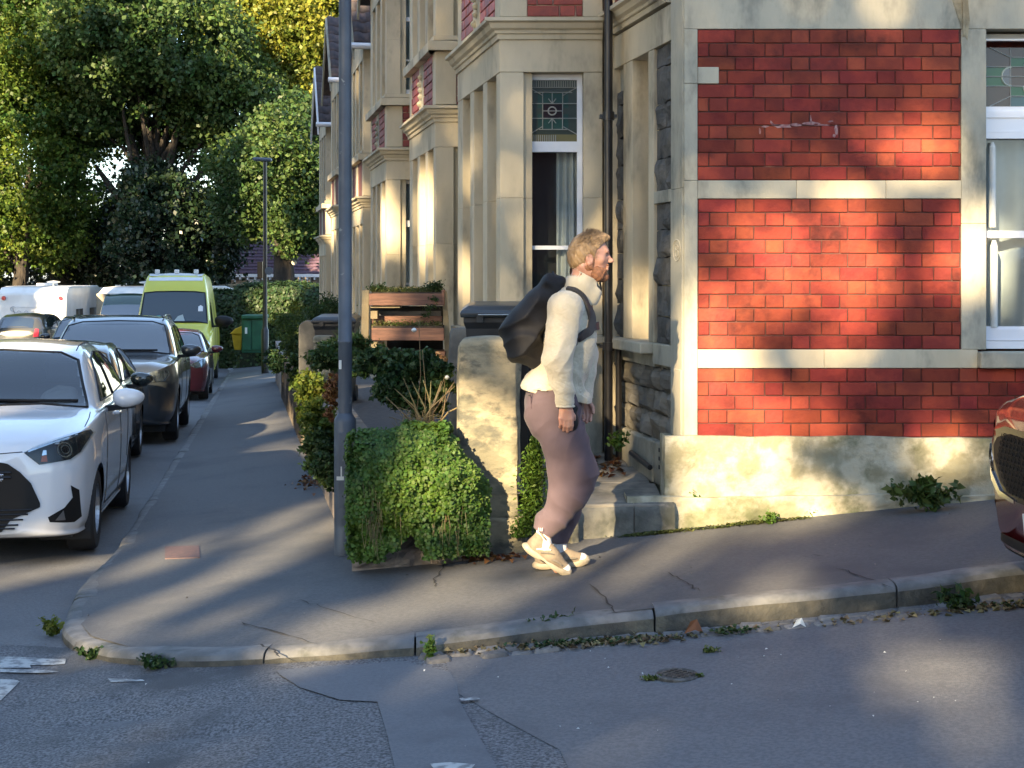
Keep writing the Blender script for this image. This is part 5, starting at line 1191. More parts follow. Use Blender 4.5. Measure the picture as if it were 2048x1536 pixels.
# dark evergreens under it
tree('holly_tree', 'very dark evergreen mass at the left below the big tree', (-19, 64, -3.4), [(CE(190, 470, 64, 60, 110, 2), 1.), (CE(240, 500, 63, 70, 90, 2), .8), (CE(60, 545, 64, 130, 40, 2), .6)], 150, 70, .17, L_dark, .25, 5, cr_r=.7, gaps=SKYG)
tree('holly_tree', 'dark evergreen at the centre behind the yellow van', (-13.2, 57, -3.3), [(CE(330, 480, 57, 90, 130, 2.2), 1.2), (CE(410, 480, 58, 60, 100, 2), .7), (CE(300, 380, 58, 60, 60, 2), .4)], 190, 70, .17, L_dark, .25, 5, cr_r=.7, gaps=SKYG)
tree('holly_tree', 'narrow dark evergreen beside the lamp column', (-11.5, 59, -3.3), [(CE(440, 470, 58, 36, 70, 1.5), 1.)], 80, 70, .16, L_dark, .2, 5, cr_r=.55)
# cherry on the right with visible trunk
tree('cherry_tree', 'green drooping cherry tree behind the hedge and lamp column', (-8.2, 53.5, -2.9), [(CE(560, 330, 53, 100, 100, 2.4), 1.2), (CE(600, 430, 53, 60, 80, 2), .7), (CE(500, 420, 54, 70, 60, 2), .5), (CE(480, 330, 55, 60, 60, 2), .4), (CE(590, 250, 55, 60, 60, 2), .5)], 190, 90, .14, L_mid, .48, 4.4, cr_r=.6)
# tall tree at the top, sunlit yellow set in its leaf colour
tree('sunlit_yellow_tree', 'tall tree with bright yellow sunlit leaves above the terrace end', (-9.0, 68, -3.2), [(CE(570, 60, 66, 110, 120, 3), 1.2), (CE(620, 170, 65, 70, 80, 2.5), .6), (CE(480, 30, 67, 90, 80, 3), .6), (CE(640, 40, 64, 70, 110, 2.5), .7)], 230, 90, .18, L_yel, .45, 13, cr_r=.8, gaps=SKYG)
# distant wood, pale through the gaps
# hedge, clipped
def hedge(label, x0, x1, y0, y1, z0, z1, n, m=L_hedge, size=.09, rnd_=.5):
    t = empty('hedge', ((x0+x1)/2, (y0+y1)/2, z0), label, 'hedge')
    C = []; N = []
    for _ in range(n):
        f = R.random(); r = rnd_
        if f < .55: p = [R.uniform(x0, x1), y0, R.uniform(z0, z1)]; nn = (0, -1, .3)
        elif f < .85: p = [R.uniform(x0, x1), R.uniform(y0, y1), z1]; nn = (0, -.2, 1)
        else: p = [R.choice([x0, x1]), R.uniform(y0, y1), R.uniform(z0, z1)]; nn = (1 if p[0] == x1 else -1, 0, .3)
        # round the top edges
        dz = max(0, p[2]-(z1-r)); dy = max(0, (y0+r)-p[1]); dx = max(0, (x0+r)-p[0])+max(0, p[0]-(x1-r)); q = math.sqrt(dz*dz+dy*dy)
        if q > r: p[1] = y0+r-dy*r/q; p[2] = z1-r+dz*r/q
        q = math.sqrt(dz*dz+dx*dx)
        if q > r: p[2] = min(p[2], z1-r+dz*r/q)
        w = wob(p[0]*1.2, p[2]*1.2+p[1])*.07; C.append((p[0]+R.gauss(0, .04), p[1]-w+R.gauss(0, .05), p[2]+w*.7+R.gauss(0, .04))); N.append(nn)
    foliage('foliage', np.array(C), size, m, t, normals=np.array(N, float), aspect=.8)
    mb = MB(); mb.box((x0+.1, y0+.15, z0), (x1-.1, y1, z1-.15)); mb.build('twig_core', mat('hedge_core', (.012, .018, .008), rough=1, bump=0) if 'hedge_core' not in MATS else MATS['hedge_core'], t)
hedge('tall clipped hedge behind the green bin', -11.0, -8.0, 49.5, 52, -3.3, -.62, 15000)
hedge('clipped hedge with a rounded sunlit top right of the lamp column', -8.6, -5.9, 46, 48.5, -3.2, -.48, 15000)
mb = MB(); 
# bungalow
bg_ = empty('bungalow', (-10, 66, -3.2), 'low bungalow with a steep purple tiled roof behind the hedge', 'bungalow')
BY = 66.
def B(px, py, Y=BY): return Vector(xz(px, py, Y))
mb = MB(); a = B(430, 552); b = B(660, 552); mb.box((a.x, BY, -3.4), (b.x, BY+7, B(0, 549).z)); mb.build('wall', mat('bungalow_wall', (.34, .28, .22), (.28, .22, .18), scale=3, rough=.9), bg_)
rf = MB(); e0 = B(425, 547, BY-.4); e1 = B(665, 547, BY-.4); r0 = B(462, 470, BY+3.2); r1 = B(665, 470, BY+3.2); rf.add([e0, e1, r1, r0, e0-Vector((0, 0, .1)), e1-Vector((0, 0, .1)), r1-Vector((0, 0, .1)), r0-Vector((0, 0, .1))], [(0,1,2,3),(4,7,6,5),(0,4,5,1),(0,3,7,4),(1,5,6,2)])
rfo = rf.build('roof', slate_p, bg_)
for r in range(12):
    mb = MB(); f0 = r/12; A_ = e0.lerp(r0, f0); B_ = e1.lerp(r1, f0); mb.tube([A_+Vector((0, -.02, .03)), B_+Vector((0, -.02, .03))], .025, 4); mb.build('tile_course', slate_p, rfo)
mb = MB(); mb.box((e0.x, BY-.45, e0.z-.16), (e1.x, BY-.40, e0.z-.02)); mb.build('fascia', upvc, bg_)
for i in range(16):
    mb = MB(); x_ = e0.x+.2+i*.33; mb.box((x_, BY-.40, e0.z-.28), (x_+.06, BY-.02, e0.z-.17)); mb.build('rafter_end', upvc, bg_)
def bwin(p0, p1, n):
    a = B(*p0); b = B(*p1); mb = MB(); mb.box((a.x, BY-.04, b.z), (b.x, BY-.01, a.z)); f = mb.build('window', upvc, bg_)
    for i in range(n):
        x0 = a.x+(b.x-a.x)*i/n+.04; x1 = a.x+(b.x-a.x)*(i+1)/n-.04
        for j in range(2): zz0 = b.z+(a.z-b.z)*j/2+.03; zz1 = b.z+(a.z-b.z)*(j+1)/2-.03; obj('pane', [(x0, BY-.045, zz0), (x1, BY-.045, zz0), (x1, BY-.045, zz1), (x0, BY-.045, zz1)], [(0, 1, 2, 3)], glass_dk, f)
bwin((594, 552), (622, 568), 4)
mb = MB(); a = B(497, 558); b = B(520, 568); mb.box((a.x, BY-.05, b.z), (b.x, BY-.01, a.z)); mb.build('wall_sign', upvc, bg_)
# low pale wall before the bungalow
mb = MB(); a = B(430, 568, 58); b = B(560, 585, 58); mb.box((a.x, 58, -3.3), (b.x, 58.3, a.z)); o = mb.build('boundary_wall', bath2); tag(o, 'low pale wall in front of the bungalow', 'wall')
# white sign on the tree trunk
mb = MB(); c = B(588, 525, 52.8); mb.lathe(tuple(c), [(.001, -.02), (.09, -.02), (.09, .02), (.001, .02)], 14, 'y'); o = mb.build('tree_sign', bath2); tag(o, 'small round white sign fixed to the cherry trunk', 'sign')
# green cabinet / bin and yellow grit bin
gb = empty('recycling_bin', (-8.4, 46, -3.3), 'big dark green metal cabinet bin in front of the hedge', 'bin')
green = mat('green_paint', (.018, .11, .065), (.012, .075, .05), scale=4, rough=.45, bump=.05); yel = mat('yellow_plastic', (.62, .38, .02), (.5, .30, .02), scale=4, rough=.5, bump=.05)
def gbox(nm, pa, pb, Y, d, m, par, bv=.03):
    a = Vector(xz(*pa, Y)); b = Vector(xz(*pb, Y)); mb = MB(); mb.box((a.x, Y, b.z), (b.x, Y+d, a.z)); o = mb.build(nm, m, par); bevel(o, bv); return o
gbox('cabinet', (483, 636), (527, 706), 42.5, .8, green, gb); gbox('lid', (482, 630), (528, 638), 42.4, .9, green, gb); gbox('door', (486, 641), (502, 700), 42.46, .05, green, gb, .01); gbox('door', (504, 641), (524, 700), 42.46, .05, green, gb, .01)
mb = MB(); a = Vector(xz(490, 655, 42.42)); mb.box((a.x, a.y-.02, a.z-.18), (a.x+.06, a.y+.03, a.z)); mb.build('handle', upvc, gb)
yb = empty('grit_bin', (-8.4, 44, -3.4), 'yellow grit bin with sloping lid beside the green cabinet', 'grit bin')
a = Vector(xz(463, 700, 43)); b = Vector(xz(485, 668, 43)); mb = MB()
mb.prism([(a.x+.08, 43, a.z), (b.x-.05, 43, a.z), (b.x, 43, b.z), (a.x, 43, b.z)], (0, .6, 0)); bevel(mb.build('body', yel, yb), .02)
c = Vector(xz(478, 650, 43)); mb = MB(); mb.prism([(a.x-.05, 42.95, b.z), (b.x+.05, 42.95, b.z), (b.x+.05, 42.95, c.z), (a.x+.12, 42.95, b.z+.16)], (0, .7, 0)); bevel(mb.build('lid', yel, yb), .02)
# far lamp column with small sign
lc = empty('lamp_column', xz(530, 745, 40), 'slim black lamp column with a flat grey head farther down the pavement', 'lamp column')
x, y, z = xz(530, 745, 40); zt2 = xz(530, 322, 40)[2]
mb = MB(); mb.lathe((x, y, 0), [(.10, z-.1), (.10, z+1.15), (.08, z+1.18), (.062, z+1.25), (.055, z+3), (.05, zt2)], 14); mb.build('column', black_paint, lc, smooth=True)
mb = MB(); mb.prism([(x-.32, y-.12, zt2), (x+.18, y-.12, zt2-.02), (x+.18, y+.12, zt2-.02), (x-.32, y+.12, zt2)], (0, 0, .1)); bevel(mb.build('lamp_head', galv, lc), .04)
mb = MB(); mb.lathe((x+.12, y-.1, z+2.75), [(.001, -.01), (.11, -.01), (.11, .01), (.001, .01)], 16, 'y'); mb.build('round_sign', galv, lc)
mb = MB(); mb.box((x-.2, y-.06, z+2.55), (x-.06, y+.06, z+3.0)); mb.build('control_box', black_paint, lc)
# white band and boxes of the raised crossing
def far_mark(pxs, label):
    pts = [onroad(*q) for q in pxs]; o = obj('road_marking', [(x, y, RD(x, y)+.03) for x, y in pts], [tuple(range(len(pts)))], white_line); tag(o, label, kind='structure')
for i in range(4): far_mark([(459+i*-1.0, 717+i*7), (474-i*.6, 717+i*7), (474-i*.6, 721+i*7), (458-i*1., 721+i*7)], ['farthest', 'second farthest', 'second nearest', 'nearest'][i]+' white square of the crossing marking')
# ---------------------------------------------------------------- caravans
white_cv = mat('caravan_white', (.72, .72, .70), (.62, .62, .60), scale=2, rough=.35, bump=0); beige_cv = mat('caravan_beige', (.42, .36, .26), (.33, .28, .2), scale=3, rough=.5, bump=0)
red_l = mat('red_lamp', (.45, .02, .04), rough=.25, bump=0); decal = mat('grey_decal', (.42, .43, .45), rough=.5, bump=0); tyre = mat('tyre_rubber', (.018, .018, .02), rough=.8, bump=.2, bs=60); rim_m = mat('alloy_rim', (.35, .36, .38), rough=.3, metal=.8, bump=0); dark_rim = mat('dark_rim', (.06, .06, .065), rough=.35, metal=.6, bump=0)
def caravan(label, cx, cy, w, h, L, rz, m, rear=True, zb=None):
    zb = RD(cx, cy) if zb is None else zb
    t = empty('caravan', (cx, cy, zb), label, 'caravan', 'caravans parked along the far side of the road', rot=Matrix.Rotation(rz, 3, 'Z'))
    mb = MB(); pr = [(-.0, .45), (.0, .95), (-.0+.05, 1.5), (.14, h-.25), (.40, h-.04), (.9, h), (L-.9, h), (L-.3, h-.15), (L, 1.6), (L-.1, .9), (L-.3, .45)]
    mb.prism([(-w/2, y_, z_) for y_, z_ in pr], (w, 0, 0)); bevel(mb.build('body', m, t, local=True), .06, 3)
    for s in (-1, 1):
        for y_ in (L*.25, L*.6):
            mb = MB(); mb.box((s*w/2-.005 if s > 0 else s*w/2-.015, y_, 1.15), (s*w/2+.015 if s > 0 else s*w/2+.005, y_+.9, 1.75)); mb.build('side_window', glass_dk, t, local=True)
        mb = MB(); mb.lathe((s*(w/2-.15), L*.5, .32), [(.001, -.1), (.30, -.1), (.32, 0), (.30, .1), (.001, .1)], 18, 'x'); mb.build('wheel', tyre, t, local=True)
    mb = MB(); mb.box((-.3, L*.3, h), (.3, L*.3+.6, h+.10)); bevel(mb.build('roof_light', white_cv, t, local=True), .03)
    mb = MB(); mb.lathe((.5, .9, h), [(.02, 0), (.02, .1), (.22, .12), (.24, .16), (.001, .2)], 14); mb.build('roof_vent', white_cv, t, local=True, smooth=True)
    return t
cv = caravan('white caravan with grey script lettering and round red lamps on its rear', -16.25, 50, 2.3, 2.55, 5.5, .04, white_cv, zb=-3.02)
for z_ in (.85, 2.15): mb = MB(); mb.lathe((.95, -.01+(.10 if z_ > 1.9 else 0), z_), [(.001, -.02), (.07, -.02), (.075, .02)], 14, 'y'); mb.build('round_lamp', red_l, cv, local=True)
for z_ in (.85, 2.15): mb = MB(); mb.lathe((-.95, -.01+(.10 if z_ > 1.9 else 0), z_), [(.001, -.02), (.07, -.02), (.075, .02)], 14, 'y'); mb.build('round_lamp', red_l, cv, local=True)
mb = MB(); c = []
def swoosh(pts, r): mb.tube([(x_, y_, z_) for x_, y_, z_ in pts], r, 5)
S0 = [(math.cos(a)*.09-.62+.0, .035, 1.78+math.sin(a)*.09) for a in np.linspace(.6, 3.6, 8)]+[(math.cos(a)*.09-.60, .03, 1.60+math.sin(a)*.09) for a in np.linspace(1.4, -2.2, 9)]
swoosh(S0, .014)
xs = np.linspace(-.5, .75, 60); swoosh([(x_, .03, 1.68+.05*math.sin(x_*26)*(1-.6*(x_+.5)/1.3)) for x_ in xs], .012)
swoosh([(x_, .03, 1.84-.03*(x_)) for x_ in np.linspace(-.5, .7, 5)], .006)
swoosh([(-.6+1.5*a, .0, 1.05+.22*math.sin(a*2.6)) for a in np.linspace(0, 1, 20)], .008); swoosh([(-.6+1.4*a, .0, 1.02+.32*math.sin(a*2.9)) for a in np.linspace(0, 1, 20)], .006)
mb.build('script_lettering', decal, cv, local=True)
c2_ = caravan('smaller white caravan half hidden behind the first', -15.6, 57.5, 2.2, 2.5, 5, .0, white_cv, zb=-3.1)
mb = MB(); mb.box((-.75, -.0, 1.0), (.75, .06, 1.75)); mb.build('front_window', glass_dk, c2_, local=True)
c3_ = caravan('beige ended caravan with dark windows left of the yellow van', -14.0, 52.5, 2.2, 2.55, 5.5, -.5, white_cv, zb=-3.05)
mb = MB(); mb.box((-1.0, -.03, .9), (.2, .03, 2.3)); bevel(mb.build('end_panel', beige_cv, c3_, local=True), .05); mb = MB(); mb.box((-.3, -.05, 1.0), (.05, .05, 1.9)); mb.build('door_window', glass_dk, c3_, local=True); mb = MB(); mb.box((.3, -.03, 1.05), (1.0, .05, 1.75)); mb.build('front_window', glass_dk, c3_, local=True)
tree('lime_tree', 'leafy tree beyond the left edge of the picture, behind the caravans', (-31, 62, -3), [((-30, 62, 5, 6, 3, 6), 1.), ((-36, 63, 3, 5, 3, 5), .8), ((-26, 64, 2, 4, 3, 4), .6)], 220, 60, .24, L_pl, .4, 9, cr_r=1.0)
# ---------------------------------------------------------------- cars
def pchip(x, y, q):
    x = np.asarray(x, float); y = np.asarray(y, float); h = np.diff(x); d = np.diff(y)/h; m = np.zeros(len(x))
    for i in range(1, len(x)-1):
        if d[i-1]*d[i] > 0: w1 = 2*h[i]+h[i-1]; w2 = h[i]+2*h[i-1]; m[i] = (w1+w2)/(w1/d[i-1]+w2/d[i])
    m[0] = d[0]; m[-1] = d[-1]
    i = np.clip(np.searchsorted(x, q)-1, 0, len(x)-2); t = (q-x[i])/h[i]
    return (2*t**3-3*t**2+1)*y[i]+(t**3-2*t**2+t)*h[i]*m[i]+(-2*t**3+3*t**2)*y[i+1]+(t**3-t**2)*h[i]*m[i+1]
HATCH = [(0.00,.24,.42,.46,.50,.40,.76,.22,.80,.80),(0.05,.21,.58,.63,.50,.56,.80,.38,.84,.85),(0.15,.19,.70,.75,.50,.69,.85,.48,.88,.89),(0.32,.18,.78,.82,.52,.78,.89,.54,.925,.94),
 (0.60,.18,.81,.86,.55,.82,.93,.60,.975,.99),(0.95,.18,.82,.872,.55,.835,.97,.66,1.015,1.03),(1.12,.18,.82,.872,.55,.84,.985,.69,1.04,1.065),(1.45,.18,.82,.872,.55,.845,1.00,.66,1.23,1.27),
 (1.85,.18,.82,.872,.55,.845,1.01,.61,1.42,1.465),(2.2,.18,.82,.872,.55,.845,1.02,.59,1.475,1.525),(2.7,.18,.82,.872,.55,.845,1.03,.58,1.485,1.54),(3.2,.18,.82,.872,.55,.845,1.05,.57,1.45,1.505),
 (3.6,.2,.80,.86,.57,.82,1.06,.54,1.36,1.40),(3.82,.25,.72,.80,.6,.76,1.04,.50,1.15,1.18),(3.92,.3,.6,.70,.62,.66,.98,.45,1.02,1.04),(3.94,.35,.5,.55,.62,.5,.9,.4,.94,.95)]
SUVT = [(0.00,.32,.50,.58,.60,.50,.92,.34,.98,.99),(0.06,.28,.68,.74,.60,.68,.98,.48,1.04,1.05),(0.18,.26,.80,.85,.60,.80,1.03,.56,1.09,1.10),(0.40,.25,.86,.93,.62,.87,1.06,.62,1.12,1.13),
 (0.80,.25,.88,.96,.65,.91,1.09,.70,1.14,1.155),(1.25,.25,.88,.96,.65,.92,1.11,.76,1.17,1.185),(1.40,.25,.88,.96,.65,.92,1.12,.77,1.20,1.215),(1.75,.25,.88,.96,.65,.925,1.13,.74,1.43,1.46),
 (2.10,.25,.88,.96,.65,.925,1.14,.70,1.62,1.66),(2.5,.25,.88,.96,.65,.925,1.15,.68,1.70,1.74),(3.2,.25,.88,.96,.65,.925,1.16,.68,1.71,1.76),(4.0,.25,.88,.96,.65,.92,1.18,.67,1.67,1.72),
 (4.4,.28,.86,.94,.66,.90,1.20,.65,1.58,1.62),(4.65,.32,.80,.88,.68,.85,1.20,.60,1.35,1.38),(4.78,.38,.70,.78,.7,.75,1.1,.52,1.16,1.18),(4.82,.42,.6,.66,.7,.6,1.0,.45,1.06,1.07)]
VANT = [(0.00,.34,.62,.72,.60,.66,1.00,.50,1.10,1.12),(0.08,.30,.82,.88,.62,.84,1.06,.62,1.18,1.20),(0.25,.28,.90,.96,.65,.93,1.16,.74,1.28,1.30),(0.60,.26,.92,1.0,.7,.97,1.25,.82,1.42,1.44),
 (0.80,.26,.93,1.01,.75,.98,1.30,.84,1.52,1.55),(1.25,.26,.93,1.01,.8,.985,1.36,.80,2.12,2.16),(1.55,.26,.93,1.01,.8,.985,1.40,.77,2.44,2.50),(1.95,.26,.93,1.01,.8,.985,1.42,.74,2.68,2.74),
 (2.5,.26,.93,1.01,.8,.985,1.44,.74,2.74,2.80),(5.5,.26,.93,1.01,.8,.985,1.44,.74,2.74,2.80),(5.9,.28,.93,1.0,.8,.97,1.44,.73,2.70,2.76),(5.98,.35,.85,.92,.8,.9,1.4,.66,2.55,2.6)]
def shell(tab, nu=150, sv=6, sx=1., sy=1., sz=1.):
    T = np.array(tab, float); ys = T[:, 0]
    L = ys[-1]; q = np.unique(np.concatenate([np.linspace(0, 1, nu)**1.0*L, np.linspace(0, .5, nu//3)]))
    col = [pchip(ys, T[:, i], q) for i in range(1, 10)]; zb, wb, wm, zm, wt, zt, wu, zu, zc = col
    S = [(0*zb, zb), (wb*.9, zb), (wb, zb+.05), (wb+(wm-wb)*.7, zb+(zm-zb)*.45), (wm, zm), (wm*.993+wt*.007, zm+(zt-zm)*.55), (wt+.004, zt-.012), (wt-.03, zt+.012), ((wt*.45+wu*.55), zt+(zu-zt)*.62), (wu, zu), (wu*.80, zu+(zc-zu)*.42), (wu*.42, zu+(zc-zu)*.86), (0*zc, zc)]
    X = np.stack([s[0] for s in S], 1); Z = np.stack([s[1] for s in S], 1); n = X.shape[1]
    # catmull across the section
    def cm(A, sgn):
        ext0 = sgn*A[:, 1:2]; ext1 = sgn*A[:, -2:-1]
        E = np.concatenate([ext0, A, ext1], 1); out = []
        for i in range(n-1):
            p0, p1, p2, p3 = E[:, i], E[:, i+1], E[:, i+2], E[:, i+3]
            for k in range(sv):
                t = k/sv; out.append(.5*(2*p1+(-p0+p2)*t+(2*p0-5*p1+4*p2-p3)*t*t+(-p0+3*p1-3*p2+p3)*t**3))
        out.append(E[:, n]); return np.stack(out, 1)
    Xd = cm(X, -1); Zd = cm(Z, 1); Xd[:, 0] = 0; Xd[:, -1] = 0
    Xf = np.concatenate([Xd, -Xd[:, -2:0:-1]], 1); Zf = np.concatenate([Zd, Zd[:, -2:0:-1]], 1); m = Xf.shape[1]
    Y = np.repeat(q[:, None], m, 1)
    V = np.stack([Xf*sx, Y*sy, Zf*sz], -1)
    i = np.arange(len(q)-1)[:, None]*m; j = np.arange(m)[None, :]; j2 = (j+1) % m
    Fq = np.stack([i+j, i+j2, i+m+j2, i+m+j], -1).reshape(-1, 4)
    return V.reshape(-1, 3), Fq, m
def mirror_poly(p): return p+[(-x, z) for x, z in p[::-1] if abs(x) > 1e-6]
class Car:
    def __init__(s, name, label, cat, tab, front, side_x, paint, sx=1., sy=1., sz=1., wheels=(.75, 3.30), wr=.30, nu=130, flip=False, group=None, zoff=0, pitch=True, holes=(), cap_m=None, angle=None, tyre_in=.02, ysag=0, zground=None):
        # front: y of the front bumper in the world; side_x: world x of the kerb side at the front
        s.sx, s.sy, s.sz = sx, sy, sz
        s.L = tab[-1][0]*sy; s.W = max(t[3] for t in tab)*2*sx; s.H = max(t[9] for t in tab)*sz
        ang = math.atan(.168) if angle is None else angle
        d = Vector((-math.sin(ang), math.cos(ang), 0)); r = Vector((math.cos(ang), math.sin(ang), 0))
        o = Vector((side_x, front, 0))-r*(s.W/2)
        zf = zground or RD
        w0 = o+d*wheels[0]*sy; w1 = o+d*wheels[1]*sy; z0 = zf(w0.x+s.W/2*.8, w0.y)+zoff; z1 = zf(w1.x+s.W/2*.8, w1.y)+zoff
        sl = (z1-z0)/((wheels[1]-wheels[0])*sy); o.z = z0-sl*wheels[0]*sy
        d3 = Vector((d.x, d.y, sl)).normalized(); up = r.cross(d3).normalized()
        if flip: o = o+d3*s.L; r = -r; d3 = -d3
        M = Matrix((r, d3, up)).transposed()
        s.t = empty(name, o, label, cat, group, rot=M)
        V, Fq, m = shell(tab, nu, 6, sx, sy, sz)
        # front and rear caps as fans
        s.V0 = V; caps = []; nrows = len(V)//m
        for base in (0, (nrows-1)*m):
            c = V[base:base+m].mean(0); caps.append((base, c))
        V = np.vstack([V, caps[0][1], caps[1][1]]); ci = len(V)-2
        tri = [(j+1 if j < m-1 else 0, j, ci) for j in range(m)]+[(caps[1][0]+j, caps[1][0]+(j+1) % m, ci+1) for j in range(m)]
        s.bvh = BVHTree.FromPolygons([Vector(v) for v in V], [tuple(f) for f in Fq.tolist()]+tri)
        keep = np.ones(len(Fq), bool); cen = V[Fq].mean(1)
        Ra = wr*1.13; s.wz = wr
        for wy in wheels:
            wy *= sy; dd = np.hypot(cen[:, 1]-wy, cen[:, 2]-wr); lat = np.abs(cen[:, 0]) > s.W*.5*.62
            keep &= ~((dd < Ra) & lat)
        for poly in holes: keep &= ~np.array([point_in(c, poly) for c in cen]) if len(poly) else keep
        Fk = Fq[keep]; used = np.unique(Fk)
        cnt = np.zeros(len(V), int); np.add.at(cnt, Fk.ravel(), 1); full = np.zeros(len(V), int); np.add.at(full, Fq.ravel(), 1)
        bd = (cnt < full) & (cnt > 0)
        for wy in wheels:
            wy *= sy; dy = V[:, 1]-wy; dz = V[:, 2]-wr; rr = np.hypot(dy, dz); sel = bd & (rr < Ra*1.2) & (dz > -.08) & (np.abs(V[:, 0]) > s.W*.5*.55)
            V[sel, 1] = wy+dy[sel]/rr[sel]*Ra; V[sel, 2] = wr+dz[sel]/rr[sel]*Ra
        faces = [tuple(f) for f in Fk.tolist()]+tri
        s.body = obj('body', V, faces, paint, s.t, smooth=True, local=True); s.body.data.set_sharp_from_angle(angle=math.radians(60))
        b = bmesh.new(); b.from_mesh(s.body.data); bmesh.ops.delete(b, geom=[v for v in b.verts if not v.link_faces], context='VERTS'); bmesh.ops.recalc_face_normals(b, faces=b.faces); b.to_mesh(s.body.data); b.free()
        # arch liners, wheels
        s.wheels = []
        for wy in wheels:
            for sg in (-1, 1):
                x0 = sg*(s.W/2*.55); x1 = sg*(s.W/2-.035)
                mb = MB(); n = 22
                for i in range(n+1):
                    a = math.pi*(-.18+1.36*i/n)
                    for x in (x0, x1): mb.V.append((x, wy*sy-math.cos(a)*Ra*1.002, wr+math.sin(a)*Ra*1.002))
                mb.F += [(2*i, 2*i+1, 2*i+3, 2*i+2) for i in range(n)]; c = len(mb.V); mb.V.append((x0, wy*sy, wr)); mb.F += [(2*i, 2*i+2, c) for i in range(n)]
                mb.build('arch_liner', dark_room, s.t, local=True)
                s.wheel(sg*(s.W/2-tyre_in-.10), wy*sy, wr, sg)
        mb = MB(); mb.box((-s.W*.42, .25, .17*sz), (s.W*.42, s.L-.3, .30*sz)); mb.build('underbody', dark_room, s.t, local=True)
    def wheel(s, x, y, r, sg, w=.20, spokes=5):
        mb = MB(); h = w/2
        pr = [(r*.62, -h), (r*.66, -h*1.05), (r*.94, -h), (r, -h*.75), (r, h*.75), (r*.94, h), (r*.66, h*1.05), (r*.62, h)]
        mb.lathe((x, y, r), pr, 36, 'x', cap=False); t = mb.build('wheel', tyre, s.t, smooth=True, local=True, auto=50)
        mb = MB(); ri = r*.63; xo = x+sg*h*.55
        mb.lathe((x, y, r), [(ri, -h*.9), (ri*1.02, sg*h*.98), (ri*.93, sg*h*.95), (ri*.90, sg*h*.5), (ri*.90, -h*.5)], 32, 'x', cap=False)
        mb.lathe((xo, y, r), [(.001, sg*.02), (ri*.20, sg*.015), (ri*.24, -sg*.01)], 16, 'x')
        for k in range(spokes):
            a = 2*math.pi*k/spokes+.3
            for da in (-.13, .13):
                d = Vector((0, math.cos(a+da*.3), math.sin(a+da*.3))); e = Vector((0, math.cos(a+da), math.sin(a+da))); q = Vector((0, -math.sin(a), math.cos(a)))*.018
                c0 = Vector((xo, y, r))+d*ri*.15; c1 = Vector((xo+sg*.01, y, r))+e*ri*.94
                mb.add([c0-q, c0+q, c1+q*.8, c1-q*.8, c0-q-Vector((sg*.03, 0, 0)), c0+q-Vector((sg*.03, 0, 0)), c1+q*.8-Vector((sg*.03, 0, 0)), c1-q*.8-Vector((sg*.03, 0, 0))], [(0,1,2,3),(0,4,5,1),(1,5,6,2),(2,6,7,3),(3,7,4,0)])
        mb.build('rim', s.rim if hasattr(s, 'rim') else rim_m, t, local=True)
        mb = MB(); mb.lathe((x+sg*h*.1, y, r), [(.001, 0), (ri*.9, 0)], 24, 'x'); mb.build('brake_disc', dark_room, t, local=True)
    def cast(s, u, v, axis):
        o, d = {'front': (Vector((u, -3, v)), Vector((0, 1, 0))), 'rear': (Vector((u, s.L+3, v)), Vector((0, -1, 0))), 'left': (Vector((3, u, v)), Vector((-1, 0, 0))), 'right': (Vector((-3, u, v)), Vector((1, 0, 0))), 'top': (Vector((u, v, 4)), Vector((0, 0, -1)))}[axis]
        h = s.bvh.ray_cast(o, d)
        return (h[0], h[1] if h[1].dot(d) < 0 else -h[1], d) if h[0] is not None else (None, None, d)
    def patch(s, nm, poly, axis, off, m, step=.03, par=None, rim=.012, smooth=True):
        dens = []
        for i in range(len(poly)):
            a = Vector(poly[i]); b = Vector(poly[(i+1) % len(poly)]); k = max(1, int((b-a).length/step))
            for j in range(k): dens.append(a.lerp(b, j/k))
        nb = len(dens); xs = [p.x for p in dens]; ys = [p.y for p in dens]
        inner = [Vector((x+R.uniform(-.001, .001), y)) for x in np.arange(min(xs), max(xs), step) for y in np.arange(min(ys), max(ys), step)]
        vs, es, fs, *_ = delaunay_2d_cdt(dens+inner, [(i, (i+1) % nb) for i in range(nb)], [], 1, 1e-5)
        V = []; lastd = None
        for v in vs:
            h, n, d = s.cast(v.x, v.y, axis)
            if h is None: h, n, d = s.cast(v.x*.97, v.y, axis) if axis != 'top' else s.cast(v.x*.95, v.y, axis)
            if h is None:
                h = Vector((v.x, lastd if lastd else .3, v.y)) if axis in ('front', 'rear') else Vector((0, 0, 0)); n = -d
            V.append(h+n*off)
            if axis == 'front': lastd = h.y
        F_ = [tuple(f) for f in fs]
        if rim:
            ed = {}
            for f in F_:
                for a, b in zip(f, f[1:]+f[:1]): ed[(a, b)] = 1
            bnd = [(a, b) for a, b in ed if (b, a) not in ed]; mp = {}
            for a, b in bnd:
                for q in (a, b):
                    if q not in mp: mp[q] = len(V); V.append(V[q]+s.cast(vs[q].x, vs[q].y, axis)[2]*rim)
            F_ += [(b, a, mp[a], mp[b]) for a, b in bnd]
        o = obj(nm, V, F_, m, par or s.t, smooth=smooth, local=True); o.data.set_sharp_from_angle(angle=math.radians(50))
        b = bmesh.new(); b.from_mesh(o.data); bmesh.ops.recalc_face_normals(b, faces=b.faces); b.to_mesh(o.data); b.free(); return o
